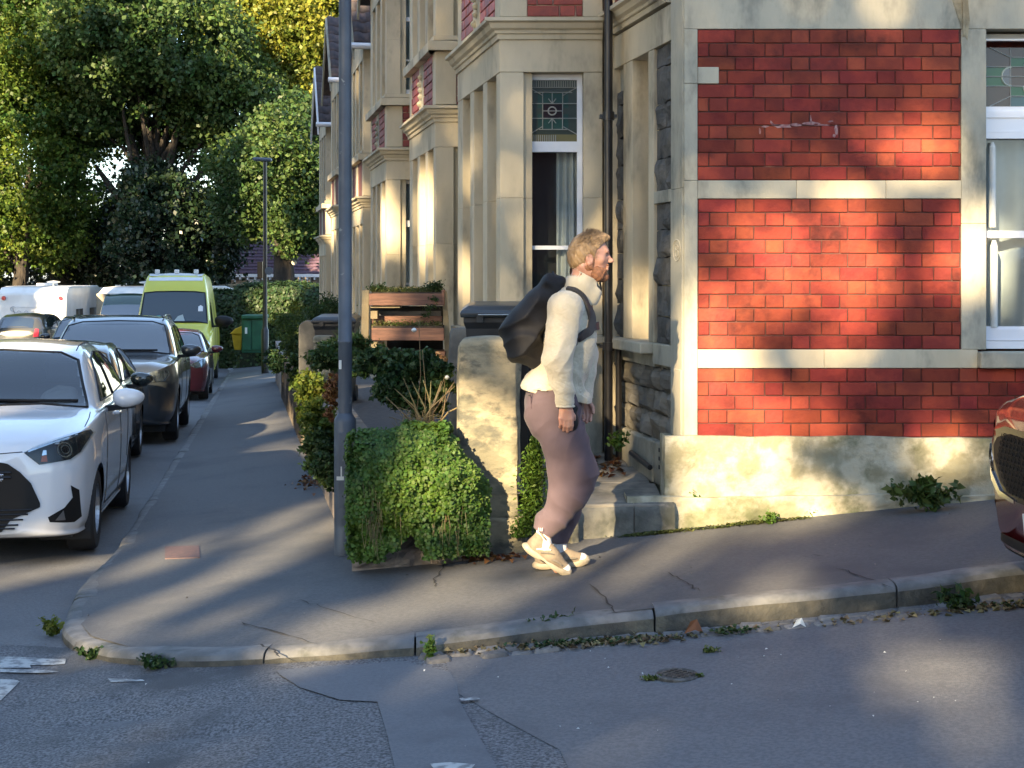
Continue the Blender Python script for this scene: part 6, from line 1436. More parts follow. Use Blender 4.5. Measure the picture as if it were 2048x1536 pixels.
    def seam(s, nm, pts, axis, r=.004, m=None, off=0, par=None, step=.04):
        P_ = []
        for a, b in zip(pts[:-1], pts[1:]):
            a = Vector(a); b = Vector(b); k = max(1, int((b-a).length/step))
            for j in range(k): P_.append(a.lerp(b, j/k))
        P_.append(Vector(pts[-1])); W_ = [s.cast(p.x, p.y, axis) for p in P_]; W_ = [h+n*off for h, n, d in W_ if h is not None]
        if len(W_) < 2: return
        mb = MB(); mb.tube(W_, r, 6); return mb.build(nm, m or dark_room, par or s.t, smooth=True, local=True)
    def mirror(s, side, y, z, m, base_m, sz=1.):
        sg = side; h, n, d = s.cast(y, z-.02, 'left' if sg > 0 else 'right'); c = Vector((h.x+sg*.16*sz, y, z+.055*sz))
        bm = bmesh.new(); bmesh.ops.create_icosphere(bm, subdivisions=3, radius=1)
        for v in bm.verts:
            x, yy, zz = v.co; yy2 = yy*(.075 if yy < 0 else .05); v.co = Vector((x*.125*(1+.12*zz)*sz, yy2*sz, (abs(zz)**.85*(1 if zz > 0 else -1))*.078*sz*(1-.18*x*sg)))
        me = bpy.data.meshes.new('wing_mirror'); bm.to_mesh(me); bm.free(); me.materials.append(m); me.polygons.foreach_set('use_smooth', [True]*len(me.polygons))
        o = bpy.data.objects.new('wing_mirror', me); COL.objects.link(o); o.parent = s.t; o.location = c; WM[o.name] = WM[s.t.name]
        mb = MB(); mb.prism([(h.x-.02*sg, y-.03, z-.05), (c.x+.06*sg*sz, y-.035, c.z-.075*sz), (c.x+.06*sg*sz, y-.03, c.z-.05*sz), (h.x-.02*sg, y-.03, z)], (0, .06, 0)); mb.build('mirror_foot', base_m, s.t, local=True)
        return o
def point_in(c, hole):     # hole: (axis, poly, limits)
    ax, poly, lim = hole
    u, v = (c[0], c[2]) if ax == 'front' else (c[1], c[2])
    w = c[1] if ax == 'front' else abs(c[0])
    if not (lim[0] <= w <= lim[1]): return False
    ins = False; j = len(poly)-1
    for i in range(len(poly)):
        xi, yi = poly[i]; xj, yj = poly[j]
        if (yi > v) != (yj > v) and u < (xj-xi)*(v-yi)/(yj-yi)+xi: ins = not ins
        j = i
    return ins
def paint(name, c, rough=.22, coat=1., metal=0., flake=.0): return mat(name, c, tuple(x*.94 for x in c), scale=1.5, rough=rough, bump=0, coat=coat, metal=metal, spec=.5)
p_white = paint('white_car_paint', (.72, .73, .75)); p_green = paint('dark_green_grey_paint', (.020, .030, .030), metal=.3); p_suv = paint('dark_grey_metallic_paint', (.055, .065, .075), metal=.5, rough=.3)
p_red = paint('dull_red_paint', (.13, .02, .025)); p_red2 = paint('deep_red_metallic_paint', (.105, .006, .009), metal=.25, rough=.2); p_yel = paint('lime_yellow_paint', (.60, .57, .05), rough=.35, coat=.5); p_blk = paint('black_car_paint', (.012, .013, .016)); p_gvan = paint('dark_green_van_paint', (.02, .05, .04))
gls_scr = glassmat('windscreen_glass', (.02, .03, .04), .02, transp=.86, ior=2.1); gls_side = glassmat('car_side_glass', (.014, .020, .022), .02, transp=.02, ior=2.2)
trim = mat('black_trim', (.010, .010, .011), rough=.5, bump=0, spec=.25); trim_g = mat('gloss_black_trim', (.008, .008, .010), rough=.15, bump=0, spec=.3); chrome = mat('chrome', (.75, .76, .78), rough=.12, metal=1., bump=0)
lamp_in = mat('lamp_inner_dark', (.03, .032, .035), rough=.25, bump=0, metal=.3); lamp_sil = mat('lamp_reflector', (.62, .64, .66), rough=.15, metal=.9, bump=0); lamp_org = mat('amber_lens', (.55, .10, .03), rough=.2, bump=0)
seat_m = mat('seat_fabric_grey', (.30, .33, .37), rough=.9, bump=0); seat_b = mat('airbag_beige', (.42, .38, .33), rough=.8, bump=0); plate_w = mat('number_plate_white', (.72, .73, .72), rough=.4, bump=0)
lens = glassmat('lamp_lens', (.5, .5, .5), .03, transp=.985, ior=1.3)
# ---- white hatchback
scrp = mirror_poly([(0, 1.055), (.40, 1.06), (.735, 1.03), (.66, 1.22), (.60, 1.375), (.45, 1.435), (0, 1.46)][::1])
sx_hole = ('front', [(x*.975, 1.245+(z-1.245)*.95) for x, z in scrp], (1.0, 2.1))
wc = Car('parked_car', 'white hatchback with dark gaping grille, nearest the viewer on the left', 'car', HATCH, 10.22, -2.93, p_white, nu=190, holes=[sx_hole], group='cars parked along the left kerb', wheels=(.78, 3.28))
wc.patch('windscreen', scrp, 'front', .004, gls_scr, step=.05, rim=0)
wc.seam('windscreen_seal', scrp+[scrp[0]], 'front', .012, trim, off=.002, step=.03)
grl = mirror_poly([(0, .715), (.26, .735), (.337, .718), (.42, .658), (.489, .581), (.547, .442), (.547, .414), (.36, .335), (.30, .253), (0, .245)])
gp_ = wc.patch('grille', grl, 'front', .006, trim, step=.03, rim=-.004)
mb = MB()
for z in (.665, .632): mb.tube([(x, wc.cast(x, z, 'front')[0].y-.012, z-.02*abs(x)) for x in np.linspace(-.36, .36, 15)], .010, 6)
mb.build('grille_slat', trim_g, gp_, local=True)
mb = MB()
for z in (.645, .615): mb.tube([(x, wc.cast(x, z, 'front')[0].y-.010, z) for x in np.linspace(.1, .31, 8)], .008, 6)
mb.tube([(.30, wc.cast(.3, .66, 'front')[0].y-.012, .655), (.295, wc.cast(.3, .60, 'front')[0].y-.012, .60)], .007, 5)
mb.build('pale_grille_bar', lamp_sil, gp_, local=True)
mb = MB()
for z in (.40, .37, .335, .30, .275): w = .50-.9*(.40-z) if z < .39 else .5; mb.tube([(x, wc.cast(x, z, 'front')[0].y-.012, z) for x in np.linspace(-w, w, 15)], .006, 5)
mb.build('lower_grille_bar', trim_g, gp_, local=True)
mb = MB(); mb.box((-.26, -.02, .45), (.26, .0, .57)); mb.build('number_plate', plate_w, wc.t, local=True)
for sg in (1, -1):
    hl = [(sg*x, z) for x, z in [(.44, .788), (.54, .704), (.613, .712), (.733, .727), (.788, .768), (.838, .875), (.822, .905), (.80, .905), (.64, .862), (.50, .815)]]
    q = wc.patch('headlight', hl, 'front', .003, lamp_in, step=.025, rim=0)
    h, n, d = wc.cast(sg*.695, .795, 'front')
    for r_, m_, f in ((.062, lamp_sil, .004), (.050, lamp_in, .008), (.036, lamp_sil, .012), (.028, trim_g, .016)):
        t1 = n.cross(Vector((0, 0, 1))).normalized(); t2 = n.cross(t1); pts = [h+n*f+t1*math.cos(a)*r_+t2*math.sin(a)*r_*.92 for a in np.linspace(0, 6.283, 25)[:-1]]; obj('projector_ring', pts, [tuple(range(24))], m_, q, local=True)
    h, n, d = wc.cast(sg*.565, .76, 'front'); wc.patch('indicator', [(sg*.55, .722), (sg*.592, .722), (sg*.585, .765), (sg*.555, .762)], 'front', .006, lamp_org, par=q, rim=0, step=.01); wc.patch('reflector', [(sg*.555, .765), (sg*.585, .768), (sg*.582, .80), (sg*.562, .80)], 'front', .006, lamp_sil, par=q, rim=0, step=.01)
    wc.patch('chrome_strip', [(sg*.46, .80), (sg*.60, .845), (sg*.795, .895), (sg*.795, .885), (sg*.60, .832), (sg*.47, .79)], 'front', .007, lamp_sil, par=q, rim=0, step=.02)
    wc.patch('lens', hl, 'front', .018, lens, step=.03, rim=.014, par=q)
    fg = [(sg*x, z) for x, z in [(.737, .548), (.785, .505), (.795, .31), (.755, .282), (.608, .305), (.597, .340), (.699, .395), (.748, .46)]]
    wc.patch('fog_lamp_recess', fg, 'front', .003, trim, step=.02, rim=0)
    wc.patch('fog_lamp_fin', [(sg*.69, .38), (sg*.70, .31), (sg*.64, .315)], 'front', .010, mat('grey_trim', (.10, .10, .105), rough=.5, bump=0) if 'grey_trim' not in MATS else MATS['grey_trim'], step=.02, rim=.006)
    wc.seam('bonnet_seam', [(sg*.0, .775), (sg*.25, .785), (sg*.43, .795)], 'front', .004)
    wc.seam('bonnet_seam', [(sg*.79, .50), (sg*.785, .80), (sg*.77, 1.02)], 'top', .004)
    ax = 'left' if sg > 0 else 'right'
    sw1 = [(1.50, 1.06), (1.78, 1.235), (2.05, 1.385), (2.33, 1.425), (2.33, 1.07)]; sw2 = [(2.42, 1.075), (2.42, 1.43), (2.85, 1.42), (3.2, 1.345), (3.42, 1.22), (3.40, 1.12)]
    for sw in (sw1, sw2): wc.patch('side_window', sw, ax, .004, gls_side, step=.06, rim=0); wc.seam('window_seal', sw+[sw[0]], ax, .007, trim, off=.004)
    wc.seam('door_seam', [(1.32, .98), (1.24, .60), (1.30, .28)], ax); wc.seam('door_seam', [(2.38, 1.05), (2.36, .60), (2.36, .28)], ax); wc.seam('door_seam', [(3.12, 1.05), (3.0, .72), (2.90, .50)], ax); wc.seam('sill_seam', [(1.3, .28), (2.9, .28)], ax)
    for y_ in (2.14, 3.02):
        h, n, d = wc.cast(y_, .93, ax); mb = MB(); mb.box((h.x-.012 if sg > 0 else h.x-.03, y_-.09, .915), (h.x+.03 if sg > 0 else h.x+.012, y_+.09, .945)); bevel(mb.build('door_handle', p_white, wc.t, local=True), .012)
    wc.mirror(sg, 1.56, 1.02, p_white, trim)
    wc.seam('roof_seam', [(sg*.56, 1.9), (sg*.545, 2.6), (sg*.53, 3.2)], 'top', .005)
for x0, x1 in ((-.60, .05), (-.02, .66)):
    wc.seam('wiper', [(x0, 1.085), (x0*.5+x1*.5, 1.075), (x1, 1.07)], 'front', .012, trim, off=.014)
mb = MB(); mb.box((-.72, 1.2, .85), (.72, 1.75, 1.03)); bevel(mb.build('dashboard', seat_m, wc.t, local=True), .04)
mb = MB(); mb.box((-.78, 1.2, .25), (.78, 3.7, .5)); mb.build('cabin_floor', seat_m, wc.t, local=True)
mb = MB(); mb.box((-.70, 3.3, .5), (.70, 3.5, 1.25)); mb.build('rear_bench', seat_m, wc.t, local=True)
for sg in (1, -1):
    mb = MB(); mb.box((sg*.38-.24, 2.25, .5), (sg*.38+.24, 2.42, 1.16)); bevel(mb.build('seat_back', seat_m, wc.t, local=True), .06, 3)
    mb = MB(); mb.box((sg*.38-.13, 2.27, 1.19), (sg*.38+.13, 2.38, 1.36)); bevel(mb.build('headrest', seat_m, wc.t, local=True), .04, 3)
mb = MB(); mb.tube([(-.38+.18*math.cos(a), 1.80, 1.02+.17*math.sin(a)) for a in np.linspace(0, 6.283, 24)], .014, 6); mb.build('steering_wheel', trim, wc.t, local=True)
mb = MB(); mb.box((-.10, 1.82, 1.38), (.10, 1.84, 1.44)); bevel(mb.build('rear_view_mirror', trim, wc.t, local=True), .01)
mb = MB(); mb.prism([(.30, 1.5, 1.035), (.62, 1.5, 1.035), (.60, 1.6, 1.16), (.45, 1.6, 1.18), (.33, 1.6, 1.12)], (0, .12, 0)); bevel(mb.build('child_seat', seat_b, wc.t, local=True), .05, 3)
# ---- generic detailing for the other cars
def detail(c, pm, kind='hatch', plate=False, mir=1., glassm=None):
    z = c.sz; x = c.sx; y = c.sy
    if kind == 'hatch':
        sc = scrp; sc = [(a*x, b*z) for a, b in sc]; side = [[(1.50, 1.06), (1.78, 1.235), (2.05, 1.385), (2.33, 1.425), (2.33, 1.07)], [(2.42, 1.075), (2.42, 1.43), (2.85, 1.42), (3.2, 1.345), (3.42, 1.22), (3.40, 1.12)]]
        hl = [(.46, .76), (.60, .70), (.74, .72), (.80, .80), (.80, .89), (.66, .87)]; gr_ = [(0, .70), (.36, .68), (.44, .60), (.42, .34), (.36, .28), (0, .28)]; seams = [1.28, 2.37, 3.05]; zt_, mz, my = .93, 1.02, 1.56
        rear = mirror_poly([(0, 1.08), (.48, 1.08), (.46, 1.30), (.38, 1.36), (0, 1.38)]); tl = [(.50, .82), (.66, .82), (.66, 1.04), (.55, 1.06)]
    else:
        sc = mirror_poly([(0, 1.225), (.5, 1.225), (.80, 1.19), (.74, 1.42), (.685, 1.60), (.5, 1.655), (0, 1.67)]); sc = [(a*x, b*z) for a, b in sc]; side = [[(1.85, 1.20), (2.05, 1.36), (2.35, 1.56), (2.85, 1.60), (2.85, 1.205)], [(2.93, 1.21), (2.93, 1.60), (3.85, 1.57), (3.85, 1.22)], [(3.93, 1.23), (3.93, 1.56), (4.25, 1.50), (4.4, 1.30)]]
        hl = [(.48, .94), (.60, .84), (.80, .86), (.86, .94), (.84, 1.00), (.70, 1.0)]; gr_ = [(0, .92), (.34, .91), (.36, .86), (.32, .70), (0, .68)]; seams = [1.55, 2.89, 3.9]; zt_, mz, my = 1.05, 1.17, 1.80
        rear = mirror_poly([(0, 1.25), (.6, 1.25), (.57, 1.50), (0, 1.56)]); tl = [(.62, .9), (.78, .9), (.78, 1.15), (.64, 1.2)]
    c.patch('windscreen', sc, 'front', .004, glassm or gls_side, step=.08, rim=0); c.seam('windscreen_seal', sc+[sc[0]], 'front', .012, trim, off=.002, step=.06)
    c.patch('rear_window', [(a*x, b*z) for a, b in rear], 'rear', .005, gls_side, step=.08, rim=0)
    c.patch('grille', mirror_poly([(a*x, b*z) for a, b in gr_]), 'front', .005, trim, step=.06, rim=0)
    for sg in (1, -1):
        ax = 'left' if sg > 0 else 'right'
        h = c.patch('headlight', [(sg*a*x, b*z) for a, b in hl], 'front', .006, lamp_sil, step=.04, rim=0); c.patch('lens', [(sg*a*x, b*z) for a, b in hl], 'front', .014, lens, step=.05, rim=.01, par=h)
        c.patch('tail_light', [(sg*a*x, b*z) for a, b in tl], 'rear', .008, red_l, step=.05, rim=.006)
        for sw in side:
            sw = [(a*y, b*z) for a, b in sw]; c.patch('side_window', sw, ax, .004, gls_side, step=.09, rim=0); c.seam('window_seal', sw+[sw[0]], ax, .008, trim, off=.003, step=.08)
        for q in seams: c.seam('door_seam', [(q*y, (zt_+.08)*z), (q*y-.04, .6*z), (q*y, .32*z)], ax, .005, step=.08)
        for q in seams[1:]:
            h, n, d = c.cast((q-.25)*y, zt_*z, ax); mb = MB(); mb.box((h.x-.02, (q-.25)*y-.09, zt_*z-.015), (h.x+.02, (q-.25)*y+.09, zt_*z+.015)); mb.build('door_handle', pm, c.t, local=True)
        c.mirror(sg, my*y, mz*z, pm, trim, mir)
    for x0, x1 in ((-.6, .0), (.0, .62)): c.seam('wiper', [(x0*x, sc[0][1]+.02), (x1*x, sc[0][1]+.015)], 'front', .012, trim, off=.012)
    if plate: mb = MB(); mb.box((-.26, -.02, .42*z), (.26, .0, .42*z+.11)); mb.build('number_plate', plate_w, c.t, local=True)
sidex = lambda y, g=.2: K(y)-g
dc = Car('parked_car', 'dark green grey hatchback tucked between the white car and the tall grey one', 'car', HATCH, 15.0, sidex(15.0, .46), p_green, sx=1.0, sy=1.02, sz=.94, nu=90, group='cars parked along the left kerb'); detail(dc, p_green, plate=True)
su = Car('parked_car', 'tall dark grey estate four by four with roof rails in the kerbside row', 'car', SUVT, 19.85, sidex(19.85, .14), p_suv, wheels=(.90, 3.80), wr=.37, nu=110, group='cars parked along the left kerb'); detail(su, p_suv, 'suv', mir=1.15)
for sg in (1, -1): su.seam('roof_rail', [(sg*.64, 2.3), (sg*.655, 2.6), (sg*.66, 3.3), (sg*.64, 4.2)], 'top', .016, trim_g, off=.03)
su.rim = rim_m
rc = Car('parked_car', 'small dull red car with silvery bonnet in front of the yellow van', 'car', HATCH, 30.4, sidex(30.4, .1), p_red, sx=.94, sy=.95, sz=.96, nu=70, group='cars parked along the left kerb'); detail(rc, p_red)
bk = Car('parked_car', 'black tall car whose roof shows behind the grey four by four', 'car', SUVT, 34, -9.0, p_blk, sx=.95, sy=.95, sz=.98, wheels=(.90, 3.80), wr=.35, nu=70, group='cars on the far side of the road'); detail(bk, p_blk, 'suv')
p_silg = paint('grey_brown_paint', (.07, .07, .065), metal=.3)
fc = Car('parked_car', 'dark car seen from behind below the white caravan, red rear lamps', 'car', HATCH, 44.5, -14.05, p_silg, sx=1., sy=1.05, sz=1.04, nu=70, flip=True, group='cars on the far side of the road', angle=.02, zoff=.12); detail(fc, p_silg)
mb = MB(); mb.tube([(.45, 2.9, 1.58), (.45, 3.05, 1.72)], .006, 4); mb.build('aerial', trim, fc.t, local=True)
# ---- yellow van
vn = Car('yellow_van', 'tall lime yellow high roof van with white roof front', 'van', VANT, 36.9, sidex(36.9, .22), p_yel, sz=1.03, wheels=(1.0, 4.7), wr=.34, nu=90)
vs = mirror_poly([(0, 1.60), (.55, 1.60), (.84, 1.55), (.79, 2.06), (.76, 2.34), (.5, 2.37), (0, 2.38)]); vn.patch('windscreen', vs, 'front', .006, glassmat('van_windscreen', (.03, .045, .055), .04), step=.1, rim=0); vn.seam('windscreen_seal', vs+[vs[0]], 'front', .02, trim, off=.004, step=.1)
vn.patch('roof_cap', mirror_poly([(0, 2.66), (.76, 2.66), (.72, 2.78), (.5, 2.85), (0, 2.87)]), 'front', .006, white_cv, step=.08, rim=0)
o = vn.patch('roof_panel', [(-.70, 1.9), (.70, 1.9), (.70, 5.7), (-.70, 5.7)], 'top', .004, white_cv, step=.25, rim=0)
for x_ in (-.5, 0, .5): mb = MB(); mb.box((x_-.06, 2.1, 2.86), (x_+.06, 2.2, 2.97)); bevel(mb.build('roof_bracket', white_cv, vn.t, local=True), .02)
vn.patch('bumper', mirror_poly([(0, .60), (.82, .60), (.94, .72), (.97, .50), (.9, .30), (0, .28)]), 'front', .012, trim, step=.08, rim=-.005)
vn.patch('grille', mirror_poly([(0, 1.0), (.42, 1.0), (.40, .72), (0, .72)]), 'front', .010, trim, step=.08, rim=0)
for sg in (1, -1):
    ax = 'left' if sg > 0 else 'right'
    vn.patch('headlight', [(sg*a, b) for a, b in [(.62, .80), (.88, .80), (.92, 1.05), (.80, 1.20), (.66, 1.10)]], 'front', .010, lamp_sil, step=.05, rim=0)
    vn.patch('side_window', [(1.05, 1.45), (1.35, 1.95), (1.75, 2.1), (2.0, 2.1), (2.0, 1.45)], ax, .006, gls_side, step=.12, rim=0); vn.seam('door_seam', [(2.1, 2.2), (2.1, .4)], ax, .008, step=.2); vn.seam('side_moulding', [(.6, .85), (5.5, .85)], ax, .025, trim, step=.3); vn.seam('door_seam', [(3.6, 2.2), (3.6, .4)], ax, .008, step=.2)
    vn.mirror(sg, 1.2, 1.50, trim, trim, 1.9)
vn.seam('wiper', [(-.1, 1.58), (.7, 1.575)], 'front', .018, trim, off=.012); vn.seam('wiper', [(-.75, 1.58), (-.15, 1.59)], 'front', .018, trim, off=.012)
vn.patch('dash_papers', [(.0, 1.60), (.28, 1.60), (.22, 1.78), (.10, 1.74)], 'front', .010, mat('paper_grey', (.35, .40, .38), rough=.6, bump=0), step=.05, rim=0); vn.patch('dash_papers', [(-.55, 1.62), (-.30, 1.62), (-.34, 1.76), (-.48, 1.74)], 'front', .010, mat('teal_cloth', (.05, .30, .30), rough=.6, bump=0), step=.05, rim=0)
vn.patch('permit', [(.60, 1.86), (.72, 1.86), (.72, 1.98), (.66, 2.02), (.60, 1.98)], 'front', .010, plate_w, step=.05, rim=0)
gv = Car('green_van', 'dark green panel van half hidden by the yellow van', 'van', VANT, 44.5, -10.75, p_gvan, sx=.92, sy=.8, sz=.86, wheels=(1.0, 4.7), wr=.32, nu=50)
gv.patch('windscreen', [(a*.92, b*.86) for a, b in vs], 'front', .006, gls_side, step=.12, rim=0); gv.patch('side_window', [(.95, 1.3), (1.1, 1.7), (1.6, 1.8), (1.6, 1.3)], 'left', .006, gls_side, step=.12, rim=0); gv.patch('side_window', [(.95, 1.3), (1.1, 1.7), (1.6, 1.8), (1.6, 1.3)], 'right', .006, gls_side, step=.12, rim=0)
for sg in (1, -1): gv.mirror(sg, 1.0, 1.32, trim, trim, 1.5)
# ---- red car at the right edge, nose to the left
REDT = [(t[0], t[1]+.06, t[2], t[3], t[4]+.03, t[5], t[6]+.04, t[7], t[8]+.06, t[9]+.06) for t in HATCH]
REDT[0] = (0.0, .30, .62, .66, .52, .58, .84, .40, .90, .905); REDT[1] = (.05, .27, .70, .74, .52, .68, .90, .50, .94, .95); REDT[2] = (.15, .25, .77, .81, .52, .76, .93, .56, .98, .985)
def RDr(x, y): return RD(x, y)
r_ang = -math.pi/2+.04
rr = Car('parked_car', 'deep red metallic car nosing in at the right edge, black mesh grille', 'car', REDT, 5.27, 2.33, p_red2, sx=1.0, sy=1.05, sz=1.0, nu=150, angle=r_ang, wheels=(.85, 3.35), wr=.32, group=None, zground=lambda x, y: RD(x, 6.3), zoff=-.10)
rg = mirror_poly([(0, .86), (.44, .865), (.60, .83), (.665, .78), (.675, .70), (.62, .585), (.52, .535), (0, .53)])
q = rr.patch('grille_surround', rg, 'front', .004, trim_g, step=.03, rim=0)
q2 = rr.patch('grille', [(x*.90, .695+(z-.695)*.82) for x, z in rg], 'front', .007, trim, step=.03, rim=0)
mb = MB(); hx = 0
for i in range(-13, 14):
    for k in range(-4, 5):
        x_ = i*.042+(.021 if k % 2 else 0); z_ = .695+k*.030
        if abs(x_) > .56-abs(k)*.015: continue
        h, n, d = rr.cast(x_, z_, 'front'); y_ = h.y-.010
        mb.tube([(x_+.020*math.cos(a), y_, z_+.015*math.sin(a)) for a in np.linspace(0, 6.283, 7)], .0022, 3, cap=False)
mb.build('grille_mesh', trim, q2, local=True)
for sg in (1, -1):
    rr.patch('chrome_wing', [(sg*a, b) for a, b in [(.665, .76), (.645, .64), (.56, .56), (.40, .54), (.40, .525), (.58, .535), (.67, .61), (.685, .74)]], 'front', .012, chrome, step=.02, rim=.006)
    rr.patch('headlight', [(sg*a, b) for a, b in [(.66, .84), (.76, .80), (.80, .84), (.80, .90), (.70, .885)]], 'front', .005, lamp_in, step=.03, rim=0)
    rr.patch('fog_lamp_recess', [(sg*a, b) for a, b in [(.66, .50), (.74, .54), (.76, .42), (.70, .36)]], 'front', .004, trim, step=.03, rim=0)
    rr.patch('fog_lamp', [(sg*a, b) for a, b in [(.70, .47), (.73, .48), (.73, .44), (.70, .43)]], 'front', .009, lamp_sil, step=.02, rim=.004)
    rr.patch('side_window', [(1.60, 1.12), (1.9, 1.30), (2.2, 1.45), (2.5, 1.48), (2.5, 1.13)], 'left' if sg > 0 else 'right', .004, gls_side, step=.1, rim=0); rr.mirror(sg, 1.65, 1.08, p_red2, trim)
rr.patch('lower_lip', mirror_poly([(0, .36), (.60, .36), (.70, .345), (.66, .29), (0, .285)]), 'front', .006, trim, step=.04, rim=-.003)
rr.patch('windscreen', [(a, b+.06) for a, b in scrp], 'front', .004, gls_side, step=.08, rim=0)
mb = MB(); h = rr.cast(.2, .46, 'front')[0]; mb.box((-.26, h.y-.03, .395), (.26, h.y-.008, .505)); pl_ = mb.build('number_plate', plate_w, rr.t, local=True)
# ---------------------------------------------------------------- person: signed distance figure turned into continuous surfaces
class SDF:
    def __init__(s, lo, hi, h):
        s.lo = np.array(lo, float); s.h = h; s.n = np.ceil((np.array(hi)-s.lo)/h).astype(int)+1; s.F = np.full(s.n, .25, np.float32)
        s.ax = [s.lo[i]+h*np.arange(s.n[i]) for i in range(3)]
    def _sl(s, lo, hi, pad):
        a = np.clip(((np.array(lo)-pad-s.lo)/s.h).astype(int), 0, s.n); b = np.clip(((np.array(hi)+pad-s.lo)/s.h).astype(int)+2, 0, s.n)
        sl = tuple(slice(a[i], b[i]) for i in range(3)); X, Y, Z = np.meshgrid(*[s.ax[i][sl[i]] for i in range(3)], indexing='ij'); return sl, X, Y, Z
    def comb(s, sl, d, k, op='u'):
        A = s.F[sl]
        if op == 'u': h_ = np.clip(.5+.5*(A-d)/k, 0, 1) if k > 0 else (d < A)*1.; s.F[sl] = A*(1-h_)+d*h_-(k*h_*(1-h_) if k > 0 else 0)
        elif op == 's': h_ = np.clip(.5-.5*(A+d)/max(k, 1e-6), 0, 1); s.F[sl] = A*(1-h_)-d*h_+k*h_*(1-h_)
        elif op == 'i': s.F[sl] = np.maximum(A, d)
    def cap(s, a, b, ra, rb, k=.02, sy=1., op='u'):       # tapered capsule; sy squashes laterally
        a = np.array(a, float); b = np.array(b, float); r = max(ra, rb); lo = np.minimum(a, b)-r; hi = np.maximum(a, b)+r
        sl, X, Y, Z = s._sl(lo, hi, k+.03); d = b-a; L2 = (d**2).sum()
        t = np.clip(((X-a[0])*d[0]+(Y-a[1])*d[1]+(Z-a[2])*d[2])/L2, 0, 1)
        q = np.sqrt((X-a[0]-t*d[0])**2+((Y-a[1]-t*d[1])/sy)**2+(Z-a[2]-t*d[2])**2)
        s.comb(sl, ((q-(ra+(rb-ra)*t))*min(1, sy)).astype(np.float32), k, op); return s
    def ell(s, c, r, k=.02, rot=0, op='u'):          # rot: about the lateral axis, radians
        c = np.array(c, float); m = max(r); sl, X, Y, Z = s._sl(c-m, c+m, k+.03); x = X-c[0]; y = Y-c[1]; z = Z-c[2]
        cr_, sr = math.cos(rot), math.sin(rot); x, z = x*cr_+z*sr, -x*sr+z*cr_
        k0 = np.sqrt((x/r[0])**2+(y/r[1])**2+(z/r[2])**2); k1 = np.sqrt((x/r[0]**2)**2+(y/r[1]**2)**2+(z/r[2]**2)**2)+1e-9
        s.comb(sl, (k0*(k0-1)/k1).astype(np.float32), k, op); return s
    def poly(s, pts, rs, k=.02, sy=1.):
        for i in range(len(pts)-1): s.cap(pts[i], pts[i+1], rs[i], rs[i+1], k, sy)
        return s
    def prof(s, secs, k=.02, p=2.6):            # stacked sections along z: (z, cx, cy, rx, ry)
        T = np.array(secs, float); T = T[T[:, 0].argsort()]; lo = (T[:, 1].min()-T[:, 3].max(), T[:, 2].min()-T[:, 4].max(), T[0, 0]); hi = (T[:, 1].max()+T[:, 3].max(), T[:, 2].max()+T[:, 4].max(), T[-1, 0])
        sl, X, Y, Z = s._sl(lo, hi, k+.03); z = s.ax[2][sl[2]]; zc = np.clip(z, T[0, 0], T[-1, 0])
        cx, cy, rx, ry = [pchip(T[:, 0], T[:, i], zc)[None, None, :] for i in (1, 2, 3, 4)]
        q = (np.abs((X-cx)/rx)**p+np.abs((Y-cy)/ry)**p)**(1/p); d = (q-1)*np.minimum(rx, ry)
        dz = np.maximum(T[0, 0]-Z, Z-T[-1, 0]); d = np.where(dz > 0, np.sqrt(np.maximum(d, 0)**2+dz**2), np.maximum(d, dz)); s.comb(sl, d.astype(np.float32), k); return s
    def disp(s, f, w=.05):
        m = np.abs(s.F) < w; I = np.nonzero(m); X = s.ax[0][I[0]]; Y = s.ax[1][I[1]]; Z = s.ax[2][I[2]]; s.F[m] -= f(X, Y, Z).astype(np.float32); return s
    def plane(s, n, o):
        X, Y, Z = np.meshgrid(*s.ax, indexing='ij', sparse=True); d = (X-o[0])*n[0]+(Y-o[1])*n[1]+(Z-o[2])*n[2]; s.F = np.maximum(s.F, d.astype(np.float32)); return s
    def extract(s):
        F = s.F; F[0], F[-1] = .1, .1; F[:, 0], F[:, -1] = .1, .1; F[:, :, 0], F[:, :, -1] = .1, .1
        neg = F < 0; nx, ny, nz = s.n
        c = sum(neg[i:nx-1+i, j:ny-1+j, k:nz-1+k].astype(np.int8) for i in (0, 1) for j in (0, 1) for k in (0, 1)); act = (c > 0) & (c < 8)
        I = np.array(np.nonzero(act)).T; idx = -np.ones(act.shape, np.int32); idx[tuple(I.T)] = np.arange(len(I))
        acc = np.zeros((len(I), 3)); cnt = np.zeros(len(I))
        cor = [(i, j, k) for i in (0, 1) for j in (0, 1) for k in (0, 1)]
        for a in cor:
            for ax in range(3):
                if a[ax] == 1: continue
                b = list(a); b[ax] = 1; fa = F[I[:, 0]+a[0], I[:, 1]+a[1], I[:, 2]+a[2]]; fb = F[I[:, 0]+b[0], I[:, 1]+b[1], I[:, 2]+b[2]]
                m = (fa < 0) != (fb < 0); t = np.where(m, fa/(fa-fb+1e-12), 0); p = np.tile(np.array(a, float), (len(I), 1)); p[:, ax] = t; acc[m] += p[m]; cnt[m] += 1
        V = s.lo+(I+acc/cnt[:, None])*s.h; Q = []
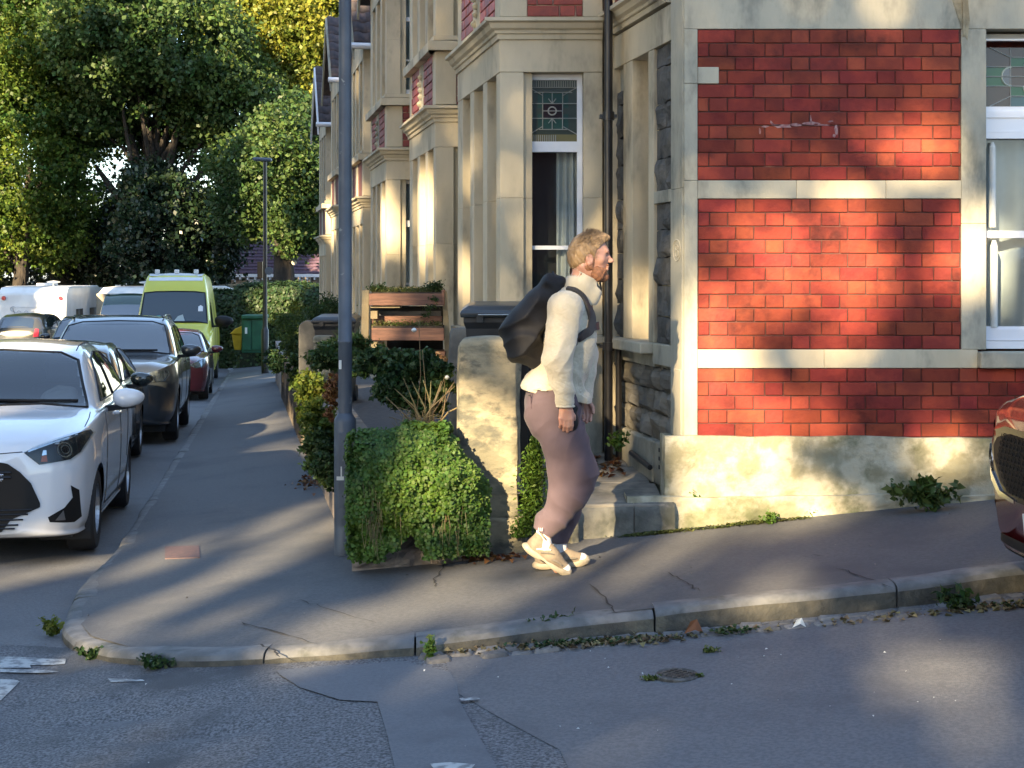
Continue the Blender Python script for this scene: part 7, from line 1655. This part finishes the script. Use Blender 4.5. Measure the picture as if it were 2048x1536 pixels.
        for ax in range(3):
            sl0 = [slice(None)]*3; sl1 = [slice(None)]*3; sl0[ax] = slice(0, -1); sl1[ax] = slice(1, None); A = neg[tuple(sl0)]; B_ = neg[tuple(sl1)]
            E = np.array(np.nonzero(A != B_)).T; o = [i for i in range(3) if i != ax]
            ok = (E[:, o[0]] > 0) & (E[:, o[1]] > 0) & (E[:, o[0]] < s.n[o[0]]-1) & (E[:, o[1]] < s.n[o[1]]-1); E = E[ok]; q = []
            for da, db in ((0, 0), (-1, 0), (-1, -1), (0, -1)): e = E.copy(); e[:, o[0]] += da; e[:, o[1]] += db; q.append(idx[e[:, 0], e[:, 1], e[:, 2]])
            q = np.stack(q, 1); fl = A[E[:, 0], E[:, 1], E[:, 2]]; fl = ~fl if ax != 1 else fl; q[fl] = q[fl][:, ::-1]; Q.append(q)
        Q = np.vstack(Q); Q = Q[(Q >= 0).all(1)]; return V, Q
PO = np.array([.232, 8.0, -1.622])
def sdf_obj(name, s, m, par, vertfix=None, smooth=1):
    V, Q = s.extract()
    o = obj(name, V+PO, Q, m, par, smooth=True)
    b = bmesh.new(); b.from_mesh(o.data); bmesh.ops.recalc_face_normals(b, faces=b.faces)
    for _ in range(smooth): bmesh.ops.smooth_vert(b, verts=b.verts, factor=.5, use_axis_x=True, use_axis_y=True, use_axis_z=True)
    b.to_mesh(o.data); b.free(); return o
def L(px, py, y=0.): return np.array([(px-1110)/370, y, (1145-py)/370])
skin = mat('skin', (.43, .235, .17), (.39, .20, .145), scale=9, c3=(.55, .20, .14), s3=7, t3=(.55, .8), rough=.5, bump=.05, bs=300, bdist=.001, subsurf=.25)
fleece = mat('cream_fleece', (.47, .42, .325), (.41, .37, .285), scale=14, rough=.95, bump=.5, bs=180, bdist=.004, sheen=.3)
mauve = mat('mauve_cotton', (.090, .062, .074), (.070, .048, .059), scale=6, rough=.85, bump=.25, bs=240, bdist=.002, sheen=.1)
hair_m = mat('blond_hair', (.34, .22, .11), (.20, .125, .06), scale=40, rough=.6, bump=.8, bs=120, bdist=.004, stretch=(1, 1, .4))
beard_m = mat('ginger_beard', (.24, .105, .05), (.15, .065, .035), scale=60, rough=.75, bump=1., bs=220, bdist=.003)
pack_m = mat('black_backpack_fabric', (.006, .006, .008), (.011, .010, .011), scale=9, rough=.65, spec=.3, sheen=.04, bump=.3, bs=120, bdist=.004)
strap_m = mat('strap_webbing', (.012, .013, .018), rough=.6, bump=.2, bs=400)
shoe_m = mat('beige_suede', (.20, .16, .115), (.14, .11, .08), scale=18, rough=.85, bump=.3, bs=120); shoe_d = mat('shoe_mesh_grey', (.15, .13, .10), (.10, .09, .075), scale=30, rough=.8, bump=.4, bs=200); sole_m = mat('shoe_sole_cream', (.34, .29, .21), (.26, .22, .16), scale=14, rough=.6, bump=.1); toe_w = mat('shoe_white_panel', (.66, .64, .60), rough=.6, bump=.1)
sock_m = mat('white_sock', (.50, .48, .48), (.44, .43, .44), scale=20, rough=.9, bump=.3, bs=200)
man_label = 'man in cream fleece and mauve trousers walking right with a black backpack'
# joints
NS, NE, NW = L(1128, 617, -.185), L(1112, 712, -.245), L(1128, 800, -.235)      # near arm
FS, FE, FW = L(1150, 617, .185), L(1172, 715, .235), L(1172, 795, .16)
NH, NK, NA = L(1108, 815, -.10), L(1160, 940, -.11), L(1082, 1078, -.09)
FH, FK, FA = L(1118, 815, .10), L(1160, 945, .10), L(1120, 1100, .10)
# --- body: head, neck, torso core, arms, hands, legs in one surface
B_ = SDF((-.32, -.36, -.02), (.42, .36, 1.86), .0042)
hc = np.array([.190, 0, 1.722])
def head(S_, g=0.):
    S_.ell((.183, 0, 1.735), (.100+g, .077+g, .098+g), .02)
    S_.ell((.150, 0, 1.700), (.070+g, .068+g, .075+g), .03)
    return S_
head(B_)
B_.ell((.222, 0, 1.690), (.066, .060, .088), .03, rot=-.08)         # face mass
B_.cap((.225, -.030, 1.615), (.225, .030, 1.615), .036, .036, .03)  # jaw
B_.ell((.258, 0, 1.598), (.026, .026, .022), .025)                  # chin
B_.cap((.150, -.058, 1.655), (.235, -.030, 1.603), .020, .018, .025); B_.cap((.150, .058, 1.655), (.235, .030, 1.603), .020, .018, .025)
B_.cap((.275, -.032, 1.738), (.275, .032, 1.738), .012, .012, .02)  # brow
B_.cap((.281, 0, 1.722), (.302, 0, 1.688), .0085, .0115, .012); B_.ell((.307, 0, 1.684), (.013, .0125, .011), .008)
for sg in (-1, 1):
    B_.ell((.297, sg*.011, 1.681), (.010, .008, .008), .006)
    B_.ell((.282, sg*.030, 1.716), (.014, .017, .010), .010, op='s')       # eye socket
    B_.ell((.266, sg*.031, 1.716), (.0125, .012, .0115), .004)             # eyeball
    B_.cap((.276, sg*.018, 1.724), (.268, sg*.044, 1.722), .0038, .0035, .004)   # lid
    B_.ell((.240, sg*.052, 1.690), (.022, .014, .020), .02)                # cheekbone
    B_.ell((.182, sg*.079, 1.695), (.021, .0095, .033), .006, rot=.25); B_.ell((.186, sg*.090, 1.699), (.011, .007, .019), .005, rot=.25, op='s'); B_.ell((.180, sg*.080, 1.668), (.010, .008, .011), .006)
B_.cap((.284, -.018, 1.655), (.284, .018, 1.655), .0085, .0085, .006); B_.cap((.281, -.016, 1.639), (.281, .016, 1.639), .0085, .0085, .006)
B_.cap((.298, -.014, 1.647), (.298, .014, 1.647), .004, .004, .004, op='s')
B_.cap((.110, 0, 1.50), (.165, 0, 1.655), .062, .056, .03)
B_.prof([(.90, .01, 0, .10, .15), (1.1, .04, 0, .10, .13), (1.3, .08, 0, .10, .15), (1.42, .085, 0, .09, .15), (1.50, .10, 0, .05, .08)], .03)
for S0, E0, W0 in ((NS, NE, NW), (FS, FE, FW)): B_.poly([S0, E0, W0], [.055, .042, .028], .03)
for H0, K0, A0 in ((NH, NK, NA), (FH, FK, FA)): B_.poly([H0, K0, A0], [.085, .056, .032], .03)
def hand(S_, W0, sg, fwd=.02, open_=.0):
    """relaxed hand hanging below wrist W0: palm, four unequal bent fingers and a thumb"""
    p = W0+np.array([.002, 0, -.028]); S_.cap(W0, p, .026, .026, .015, sy=.8)
    kn = [p+np.array([.030-i*.0195, sg*-.004*abs(i-1.5), -.052+.003*abs(i-1.2)]) for i in range(4)]       # knuckles, index in front
    for i, q in enumerate(kn): S_.cap(p+np.array([.014-i*.010, 0, 0]), q, .018, .0125, .012, sy=.8)
    ln = [.036, .041, .038, .030]
    for i, q in enumerate(kn):
        a = q+np.array([.002, sg*.006, -ln[i]]); b = a+np.array([-.002, sg*.020, -ln[i]*.62]); c = b+np.array([-.003, sg*.016, -.004+.006*i*.3])
        S_.cap(q, a, .0108, .0100, .004); S_.cap(a, b, .0100, .0092, .003); S_.cap(b, c, .0090, .0078, .003)
    t0 = p+np.array([.022, sg*.004, -.008]); t1 = t0+np.array([.020, sg*.010, -.030]); t2 = t1+np.array([.003, sg*.010, -.030])
    S_.cap(p, t0, .018, .015, .010); S_.cap(t0, t1, .0135, .0115, .006); S_.cap(t1, t2, .0115, .0095, .004)
hand(B_, NW, 1); hand(B_, FW, -1)
for A0, T0 in ((NA, L(1120, 1138, -.09)), (FA, L(1160, 1136, .10))): B_.cap(A0+[.01, 0, -.01], T0+[-.02, 0, .012], .028, .018, .02)
man = sdf_obj('person', B_, skin, None, smooth=1); tag(man, man_label, 'person'); man.data.transform(Matrix.Translation(-Vector(PO))); man.location = Vector(PO); WM[man.name] = Matrix.Translation(Vector(PO))
def pw(*a): return Vector(np.array(a)+PO)
# eyes, brows
for sg in (-1, 1):
    mb = MB(); c = pw(.2755, sg*.033, 1.716); mb.lathe(c, [(.001, -.003), (.0045, -.002), (.0045, .001), (.001, .003)], 10, 'x'); mb.build('iris', mat('iris_grey', (.05, .07, .08), rough=.15, bump=0) if 'iris_grey' not in MATS else MATS['iris_grey'], man)
    mb = MB(); mb.tube([pw(.288, sg*.014, 1.738), pw(.286, sg*.032, 1.744), pw(.268, sg*.052, 1.738)], [.003, .0042, .002], 6); mb.build('eyebrow', hair_m, man, smooth=True)
# hair and beard
fn = lambda f: (lambda X, Y, Z: (np.sin(X*f+3*np.sin(Y*f*.7))*np.sin(Z*f*.8+Y*f*.6)+.6*np.sin(X*f*2.1+Z*f*1.7)*np.sin(Y*f*2.3+1)))
Hs = SDF((.04, -.12, 1.58), (.34, .12, 1.90), .0035); head(Hs, .009)
Hs.ell((.225, 0, 1.808), (.062, .055, .026), .03, rot=.1); Hs.ell((.262, -.01, 1.812), (.024, .036, .018), .015, rot=.3); Hs.ell((.285, -.012, 1.806), (.014, .022, .010), .010, rot=.5)
Hs.disp(lambda X, Y, Z: .0035*fn(90)(X, Y, Z))
Hs.ell((.262, 0, 1.690), (.085, .10, .100), .004, op='s'); Hs.ell((.175, .0, 1.60), (.12, .14, .052), .006, op='s'); Hs.ell((.185, -.085, 1.685), (.026, .03, .038), .004, op='s'); Hs.ell((.185, .085, 1.685), (.026, .03, .038), .004, op='s')
hr = sdf_obj('hair', Hs, hair_m, man, smooth=1)
Vh = []; Fh = []
for i in range(2600):
    th = R.uniform(-2.4, 2.4); u = R.random(); el = R.uniform(.05, 1.5) if abs(th) < 1.0 else R.uniform(-.35, 1.5)
    d = Vector((math.cos(th)*math.cos(el), math.sin(th)*math.cos(el), math.sin(el)))
    if d.x > .45 and d.z < .62: continue
    c = Vector((.183, 0, 1.735))+Vector((d.x*.108, d.y*.085, d.z*.107)); fl = (Vector((.9, 0, .25))+d*.55+Vector((R.gauss(0, .35), R.gauss(0, .35), R.gauss(0, .2)))) if d.z > .35 else (Vector((-.25, 0, -.9))+d*.25+Vector((R.gauss(0, .25), R.gauss(0, .25), R.gauss(0, .2))))
    fl.normalize(); ln = R.uniform(.014, .036) if d.z > .35 else R.uniform(.006, .014); w = fl.cross(d).normalized()*.0011; n = len(Vh)
    p1 = c+fl*ln*.6+d*ln*.12; p2 = c+fl*ln+d*ln*.10*R.uniform(-1, 2)
    Vh += [c-w, c+w, p1+w*.8, p1-w*.8, p2]; Fh += [(n, n+1, n+2, n+3), (n+3, n+2, n+4)]
o = obj('hair_strands', [Vector(v)+Vector(PO) for v in Vh], Fh, hair_m, hr); o['kind'] = 'stuff'
Bd = SDF((.10, -.10, 1.55), (.33, .10, 1.73), .0032)
Bd.cap((.225, -.030, 1.613), (.225, .030, 1.613), .041, .041, .03); Bd.ell((.262, 0, 1.598), (.030, .030, .027), .02)
for sg in (-1, 1): Bd.cap((.160, sg*.060, 1.655), (.235, sg*.032, 1.605), .019, .022, .02); Bd.cap((.205, sg*.064, 1.712), (.188, sg*.064, 1.655), .010, .020, .012); Bd.cap((.225, sg*.050, 1.640), (.262, sg*.030, 1.632), .018, .016, .02)
Bd.cap((.284, -.026, 1.664), (.284, .026, 1.664), .0085, .0085, .008)
Bd.disp(lambda X, Y, Z: .0022*fn(170)(X, Y, Z))
Bd.ell((.296, 0, 1.647), (.018, .024, .011), .004, op='s'); Bd.ell((.285, 0, 1.72), (.075, .12, .052), .012, op='s')
sdf_obj('beard', Bd, beard_m, man, smooth=1)
# --- jumper
J = SDF((-.26, -.36, .86), (.32, .36, 1.66), .0048)
J.prof([(.995, -.010, 0, .168, .175), (1.03, -.006, 0, .172, .178), (1.09, .030, 0, .160, .172), (1.17, .062, 0, .150, .168), (1.30, .080, 0, .150, .175), (1.40, .080, 0, .135, .172), (1.46, .080, 0, .110, .150), (1.53, .105, 0, .078, .082)], .03, p=2.3)
J.cap((.06, -.10, 1.45), (.06, .10, 1.45), .075, .075, .05)
for S0, E0, W0, sg in ((NS, NE, NW, -1), (FS, FE, FW, 1)):
    J.cap(S0+[0, -sg*.06, .01], S0, .078, .090, .04); J.poly([S0, E0, W0+np.array([0, 0, .012])], [.094, .080, .052], .03)
    J.cap(W0+[0, 0, .02], W0+[0, 0, -.004], .048, .044, .008)
# hem: front dips lower than the back
J.cap(L(1068, 768, 0), L(1165, 800, 0), .05, .05, .05, sy=3.2)
rdj = lambda p: .45-np.abs(np.sin(p))
J.disp(lambda X, Y, Z: .0022*np.sin(150*X+9*np.sin(60*Z))*np.sin(140*Z+8*np.sin(70*Y)))
J.disp(lambda X, Y, Z: .008*rdj(26*(Z+.5*X)+2*np.sin(9*Y+5*X))*np.exp(-((Z-1.04)/.09)**2)+.010*rdj(26*(Z-.8*X)+2*np.sin(10*Y+8*X))*np.exp(-((Z-1.19)/.07)**2)*(Y < -.15)+.006*rdj(14*(X-.45*Z)+3*np.sin(5*Z+6*Y))+.009*rdj(38*Z+10*X+2*np.sin(20*Y))*np.exp(-((Z-.985)/.035)**2)*(Y < -.15)+.006*rdj(20*(Z+X)+4*Y)*np.exp(-((Z-1.38)/.07)**2))
Jb = J; n_ = np.array([-.30, 0, -1.]); n_ /= np.linalg.norm(n_)
# cut the torso at the hem plane except round the sleeves
X, Y, Z = np.meshgrid(*J.ax, indexing='ij', sparse=True)
hemz = np.interp(X[:, 0, 0], [-.20, -.05, .20], [1.000, .965, .915])[:, None, None]
dcut = (hemz-Z)*.95; armx = np.sqrt((X-NW[0])**2+(Y-NW[1])**2) < .075; armf = np.sqrt((X-FW[0])**2+(Y-FW[1])**2) < .062
J.F = np.where(armx | armf, J.F, np.maximum(J.F, dcut)).astype(np.float32)
J.F = np.maximum(J.F, np.where(armx, (NW[2]-.018)-Z, np.where(armf, (FW[2]-.015)-Z, -1))).astype(np.float32)
jm = sdf_obj('jumper', J, fleece, man, smooth=1)
C = SDF((-.02, -.16, 1.44), (.32, .16, 1.70), .0042)          # stand collar, tilted forward and open at the throat
C.cap((.112, 0, 1.50), (.165, 0, 1.625), .090, .083, .01); C.cap((.20, 0, 1.47), (.235, 0, 1.54), .035, .030, .04, sy=1.3)
C.plane((.48, 0, .88), (.13, 0, 1.632)); C.cap((.11, 0, 1.50), (.185, 0, 1.70), .077, .075, .004, op='s'); C.cap((.21, 0, 1.52), (.30, 0, 1.66), .030, .05, .01, op='s')
C.disp(lambda X, Y, Z: .002*np.sin(60*Z+30*X+20*Y))
sdf_obj('collar', C, fleece, man, smooth=1)
mb = MB(); mb.tube([pw(.243, 0, 1.572), pw(.250, 0, 1.54), pw(.248, 0, 1.50)], .006, 6); mb.build('zip', trim, jm)
mb = MB()
for W0, r_ in ((NW, .046), (FW, .044)):
    mb.tube([Vector(W0+PO)+Vector((r_*math.cos(a), r_*.98*math.sin(a), -.012)) for a in np.linspace(0, 6.283, 24)], .0055, 6, cap=False)
mb.build('cuff_binding', fleece, jm, smooth=True)
# --- trousers
T = SDF((-.24, -.28, .10), (.28, .28, 1.06), .0044)
T.prof([(.86, .008, 0, .150, .165), (.93, .000, 0, .158, .172), (1.00, .000, 0, .150, .165), (1.04, .004, 0, .140, .155)], .03, p=2.3)
T.ell(L(1086, 826, -.07), (.098, .10, .14), .05); T.ell(L(1086, 826, .07), (.098, .10, .14), .05)
T.poly([NH+[.015, 0, -.02], L(1132, 880, -.11), NK+[-.002, 0, .0], L(1143, 982, -.11), L(1113, 1028, -.10), NA+[.004, 0, .042]], [.118, .110, .092, .084, .062, .050], .04, sy=.86)
T.poly([FH, FK, L(1140, 1030, .10), FA+[.004, 0, .035]], [.108, .082, .060, .050], .03)
T.poly([L(1112, 860, -.11), L(1124, 930, -.11), L(1120, 990, -.11), L(1104, 1040, -.10)], [.085, .078, .064, .046], .03, sy=.8)
T.cap(NA+[.02, 0, .12], NA+[.0, 0, .045], .056, .052, .02)
def tf(X, Y, Z):
    rd = lambda p: .45-np.abs(np.sin(p))
    kn = np.exp(-((Z-.54)/.07)**2); cr2 = np.exp(-((Z-.82)/.08)**2); lo_ = np.exp(-((Z-.28)/.13)**2); w = 2.2*np.sin(7*Y+9*X+3)
    w2 = 2.6*np.sin(11*Y-6*X+8*Z); m = .5+.5*np.sin(13*X+9*Z+17*Y)
    q = np.clip(np.sin(9*X-14*Z+6*Y+1)*1.6, 0, 1); return .007*rd(33*(Z+.75*X)+w)*kn*q+.014*rd(26*(Z-1.1*X)+w)*cr2*m+.009*rd(25*(Z+1.3*X)+w2)*lo_*m+.009*rd(17*(X*1.3+.35*Z)+w2)*(1-m)
T.disp(tf)
X, Y, Z = np.meshgrid(*T.ax, indexing='ij', sparse=True)
hem = np.where(Y < 0, (NA[2]+.055)+(X-NA[0])*-.55, FA[2]+.02)
T.F = np.maximum(T.F, hem-Z).astype(np.float32); T.F = np.maximum(T.F, Z-1.03).astype(np.float32)
tr = sdf_obj('trousers', T, mauve, man, smooth=1)
mb = MB(); mb.tube([pw(-.135, -.145, .985), pw(-.128, -.150, .90)], .0025, 4); mb.tube([pw(.10, -.165, .93), pw(.06, -.175, .85), pw(.035, -.178, .80)], .0022, 4); mb.build('pocket_seam', mat('seam_dark', (.05, .03, .04), rough=.9, bump=0), tr)
mb = MB(); c = L(1058, 786, -.155); mb.lathe(pw(*c), [(.001, -.003), (.005, -.002), (.005, .002), (.001, .003)], 8, 'y'); mb.build('rivet', dark_room, tr)
mb = MB()
for a in (0, 5, 10): p = L(1076+a*.7, 1052, -.165); mb.tube([pw(*p), pw(p[0]+.002, p[1], p[2]+.018)], .0018, 4)
mb.build('hem_logo', toe_w, tr)
# socks
S_ = SDF((-.20, -.22, .02), (.16, .22, .34), .004); S_.cap(NA+[.010, 0, .07], NA+[.014, 0, -.03], .036, .047, .01); S_.cap(FA+[0, 0, .05], FA+[.0, 0, -.03], .038, .045, .01); sdf_obj('sock', S_, sock_m, man, smooth=1)
# shoes: built flat, then turned to the pose
def shoe(ankle, toe, heel, y, label=None, pitch=None):
    """heel and toe: points of the sole ends in the side plane"""
    h = np.array(heel); t = np.array(toe); d = t-h; Ls = math.hypot(d[0], d[2]); a = math.atan2(d[2], d[0]); s_ = Ls/.30
    root = None
    def place(V): # local: x from heel 0..0.30, y lateral, z up
        V = np.array(V)*s_; c, sn = math.cos(a), math.sin(a); return np.column_stack([h[0]+V[:, 0]*c-V[:, 2]*sn, y+V[:, 1], h[2]+V[:, 0]*sn+V[:, 2]*c])
    def sd_(fn_, lo, hi, res, m, nm, par):
        q = SDF(lo, hi, res); fn_(q); V, Q = q.extract(); o = obj(nm, place(V)+PO, Q, m, par, smooth=True)
        b = bmesh.new(); b.from_mesh(o.data); bmesh.ops.recalc_face_normals(b, faces=b.faces); bmesh.ops.smooth_vert(b, verts=b.verts, factor=.5, use_axis_x=True, use_axis_y=True, use_axis_z=True); b.to_mesh(o.data); b.free(); return o
    def up(q):
        q.cap((.045, 0, .055), (.050, 0, .105), .040, .040, .03); q.cap((.05, 0, .05), (.15, 0, .05), .042, .044, .03); q.cap((.15, 0, .048), (.245, 0, .040), .046, .034, .03); q.cap((.09, 0, .095), (.19, 0, .062), .030, .024, .03)
        q.cap((.055, 0, .125), (.080, 0, .16), .030, .030, .01, op='s'); X, Y, Z = np.meshgrid(*q.ax, indexing='ij', sparse=True); q.F = np.maximum(q.F, .022-Z).astype(np.float32)
    u = sd_(up, (-.02, -.07, 0), (.32, .07, .16), .004, shoe_m, 'shoe', man)
    def so(q):
        q.prof([(.0, .145, 0, .140, .042), (.012, .145, 0, .150, .046), (.030, .145, 0, .152, .047)], .004, p=2.6); q.cap((.02, 0, .022), (.09, 0, .024), .030, .026, .02, sy=1.45); q.cap((.25, 0, .030), (.285, 0, .040), .020, .016, .02, sy=1.6)
        X, Y, Z = np.meshgrid(*q.ax, indexing='ij', sparse=True); arch = .014*np.exp(-((X-.13)/.035)**2)+.30*np.maximum(0, X-.255)+.35*np.maximum(0, .03-X); q.F = np.maximum(q.F, arch-Z).astype(np.float32)
    sd_(so, (-.04, -.08, -.01), (.34, .08, .06), .004, sole_m, 'sole', u)
    def tw(q): q.cap((.20, 0, .050), (.262, 0, .038), .043, .031, .02, sy=1.02); X, Y, Z = np.meshgrid(*q.ax, indexing='ij', sparse=True); q.F = np.maximum(q.F, np.maximum(.24-X+.4*(Z-.03), .03-Z)).astype(np.float32)
    sd_(tw, (.16, -.07, 0), (.32, .07, .11), .004, toe_w, 'toe_panel', u)
    def side(pts, r, m, nm):
        mb = MB(); W_ = place([(x, -.046 if x < .2 else -.042, z) for x, z in pts])+PO; mb.tube([Vector(w) for w in W_], r, 6); mb.build(nm, m, u, smooth=True)
    side([(.06, .05), (.10, .075), (.13, .09)], [.004, .007, .003], toe_w, 'side_stripe'); side([(.09, .045), (.13, .068), (.16, .078)], [.004, .007, .003], shoe_d, 'side_stripe'); side([(.14, .040), (.19, .052), (.23, .050)], [.004, .008, .004], shoe_d, 'side_stripe')
    mb = MB()
    for i in range(5): x = .125+i*.02; z = .108-i*.0105; W_ = place([(x, -.022, z-.006), (x+.004, 0, z+.006), (x, .022, z-.006)])+PO; mb.tube([Vector(w) for w in W_], .0028, 5)
    mb.build('lace', toe_w, u)
    mb = MB(); ring = place([(.055+.042*math.cos(q), .040*math.sin(q), .128-.030*math.cos(q)*.5) for q in np.linspace(0, 6.283, 24)])+PO; mb.tube([Vector(w) for w in ring], .0055, 6, cap=False); mb.build('collar_rim', shoe_d, u, smooth=True)
shoe(NA, L(1134, 1150), L(1045, 1092), -.095); shoe(FA, L(1182, 1137), L(1072, 1146), .095)
# --- dark pouch in the near hand
pc = empty('pouch', pw(.09, -.235, .83), 'small black pouch held in the near hand at hip level', 'pouch')
q = SDF((0, -.30, .74), (.16, -.10, .96), .004); q.ell((.082, -.195, .845), (.038, .030, .060), .01, rot=.15); q.cap((.06, -.19, .90), (.10, -.19, .905), .018, .018, .02); V, Q = q.extract(); o = obj('pouch_body', V+PO, Q, pack_m, pc, smooth=True)
mb = MB(); mb.tube([pw(.055, -.20, .905), pw(.075, -.20, .935), pw(.10, -.20, .91)], .004, 6); mb.build('wrist_loop', strap_m, pc)
# --- backpack
bp = empty('backpack', pw(-.12, 0, 1.15), 'black backpack hanging low on the back of the walking man', 'backpack')
K_ = SDF((-.34, -.24, 1.02), (.20, .24, 1.68), .0055)
bc = [L(1106, 580), L(1080, 610), L(1062, 640), L(1048, 672), L(1056, 700), L(1072, 716)]
K_.poly(bc, [.068, .092, .108, .112, .095, .060], .03, sy=1.45); K_.cap(L(1100, 566), L(1122, 562), .045, .040, .03, sy=2.2); K_.ell(L(1048, 684), (.115, .165, .115), .03, rot=-.5); K_.ell(L(1030, 655), (.07, .12, .11), .03, rot=-.45)
K_.disp(lambda X, Y, Z: 0.022*(.45-np.abs(np.sin(13*(X*1.3-.75*Z)+2*np.sin(9*Y+2)+1.2*np.sin(7*Z))))+.012*(.4-np.abs(np.sin(30*(Z+.3*X)+5*Y+2*np.sin(12*X))))*np.exp(-((Z-1.2)/.12)**2))
# keep clear of the back
X, Y, Z = np.meshgrid(*K_.ax, indexing='ij', sparse=True); bx_ = np.interp(Z[0, 0, :], [1.02, 1.15, 1.22, 1.30, 1.40, 1.47, 1.52, 1.58], [-.10, -.075, -.060, -.055, -.035, .0, .055, .085])[None, None, :]
K_.F = np.maximum(K_.F, X-bx_).astype(np.float32)
V, Q = K_.extract(); o = pack = obj('pack_body', V+PO, Q, pack_m, bp, smooth=True)
b = bmesh.new(); b.from_mesh(o.data); bmesh.ops.recalc_face_normals(b, faces=b.faces); bmesh.ops.smooth_vert(b, verts=b.verts, factor=.5, use_axis_x=True, use_axis_y=True, use_axis_z=True); b.to_mesh(o.data); b.free()
jb = BVHTree.FromPolygons([v.co+Vector((0, 0, 0)) for v in jm.data.vertices], [tuple(p.vertices) for p in jm.data.polygons])
def strap(pts, w, nm='shoulder_strap', th=.007, wd=Vector((0, 1, 0))):
    P_ = []
    for a, b in zip(pts[:-1], pts[1:]):
        for k in range(8): P_.append(Vector(a).lerp(Vector(b), k/8))
    P_.append(Vector(pts[-1])); Q_ = []
    for p in P_:
        h = jb.find_nearest(p)
        Q_.append((h[0]+(h[0]-Vector((.06, 0, p.z))).normalized()*.001, h[1] if h[1].dot(p-Vector((.07, 0, p.z))) > 0 else -h[1]) if h[0] is not None else (p, Vector((1, 0, 0))))
    for _ in range(6): Q_ = [Q_[0]]+[(Q_[i-1][0]*.25+Q_[i][0]*.5+Q_[i+1][0]*.25, (Q_[i-1][1]+Q_[i][1]*2+Q_[i+1][1]).normalized()) for i in range(1, len(Q_)-1)]+[Q_[-1]]
    V = []; Fc = []
    for i, (p, n) in enumerate(Q_):
        t = (Q_[min(i+1, len(Q_)-1)][0]-Q_[max(i-1, 0)][0]).normalized(); s_ = t.cross(n).normalized()*w/2
        V += [p-s_-n*.004, p-s_+n*(th+.005), p+s_+n*(th+.005), p+s_-n*.004]
    for i in range(len(Q_)-1):
        for k in range(3): Fc.append((i*4+k, (i+1)*4+k, (i+1)*4+k+1, i*4+k+1))
    return obj(nm, [v+Vector(PO) for v in V], Fc, strap_m, bp, smooth=False)
for sg in (-1, 1):
    strap([(.06, sg*.105, 1.545), (.14, sg*.115, 1.50), (.19, sg*.135, 1.44), (.215, sg*.145, 1.37), (.20, sg*.16, 1.31), (.12, sg*.20, 1.27), (.04, sg*.2, 1.24)], .045)
strap([(.225, -.14, 1.335), (.25, -.07, 1.335), (.255, 0, 1.335), (.25, .07, 1.335), (.225, .14, 1.335)], .040, 'chest_strap')
mb = MB(); mb.tube([pw(.0, -.03, 1.60), pw(-.01, 0, 1.625), pw(.0, .03, 1.60)], .006, 6); mb.build('carry_loop', strap_m, bp)
pbv = BVHTree.FromPolygons([v.co.copy() for v in o.data.vertices], []) if False else None
kb = BVHTree.FromPolygons([v.co.copy() for v in pack.data.vertices], [tuple(p.vertices) for p in pack.data.polygons])
def pack_line(pts, r, nm, m):
    P_ = []
    for a, b in zip(pts[:-1], pts[1:]):
        for k in range(10):
            q = Vector(a).lerp(Vector(b), k/10); h = kb.ray_cast(Vector((q.x, -.6, q.z)), Vector((0, 1, 0)))
            if h[0] is not None: P_.append(Vector(PO)+h[0]+h[1]*r*.3)
    if len(P_) > 2: mb = MB(); mb.tube(P_, r, 6); mb.build(nm, m, bp, smooth=True)
pack_line([tuple(L(1122, 575)), tuple(L(1085, 605)), tuple(L(1062, 650)), tuple(L(1052, 700))], .004, 'pack_zip', strap_m)
pack_line([tuple(L(1090, 598)), tuple(L(1060, 600))], .008, 'compression_strap', strap_m); pack_line([tuple(L(1094, 665)), tuple(L(1030, 640))], .007, 'compression_strap', strap_m)
pack_line([tuple(L(1090, 690)), tuple(L(1050, 660)), tuple(L(1020, 672))], .005, 'pocket_edge', strap_m)
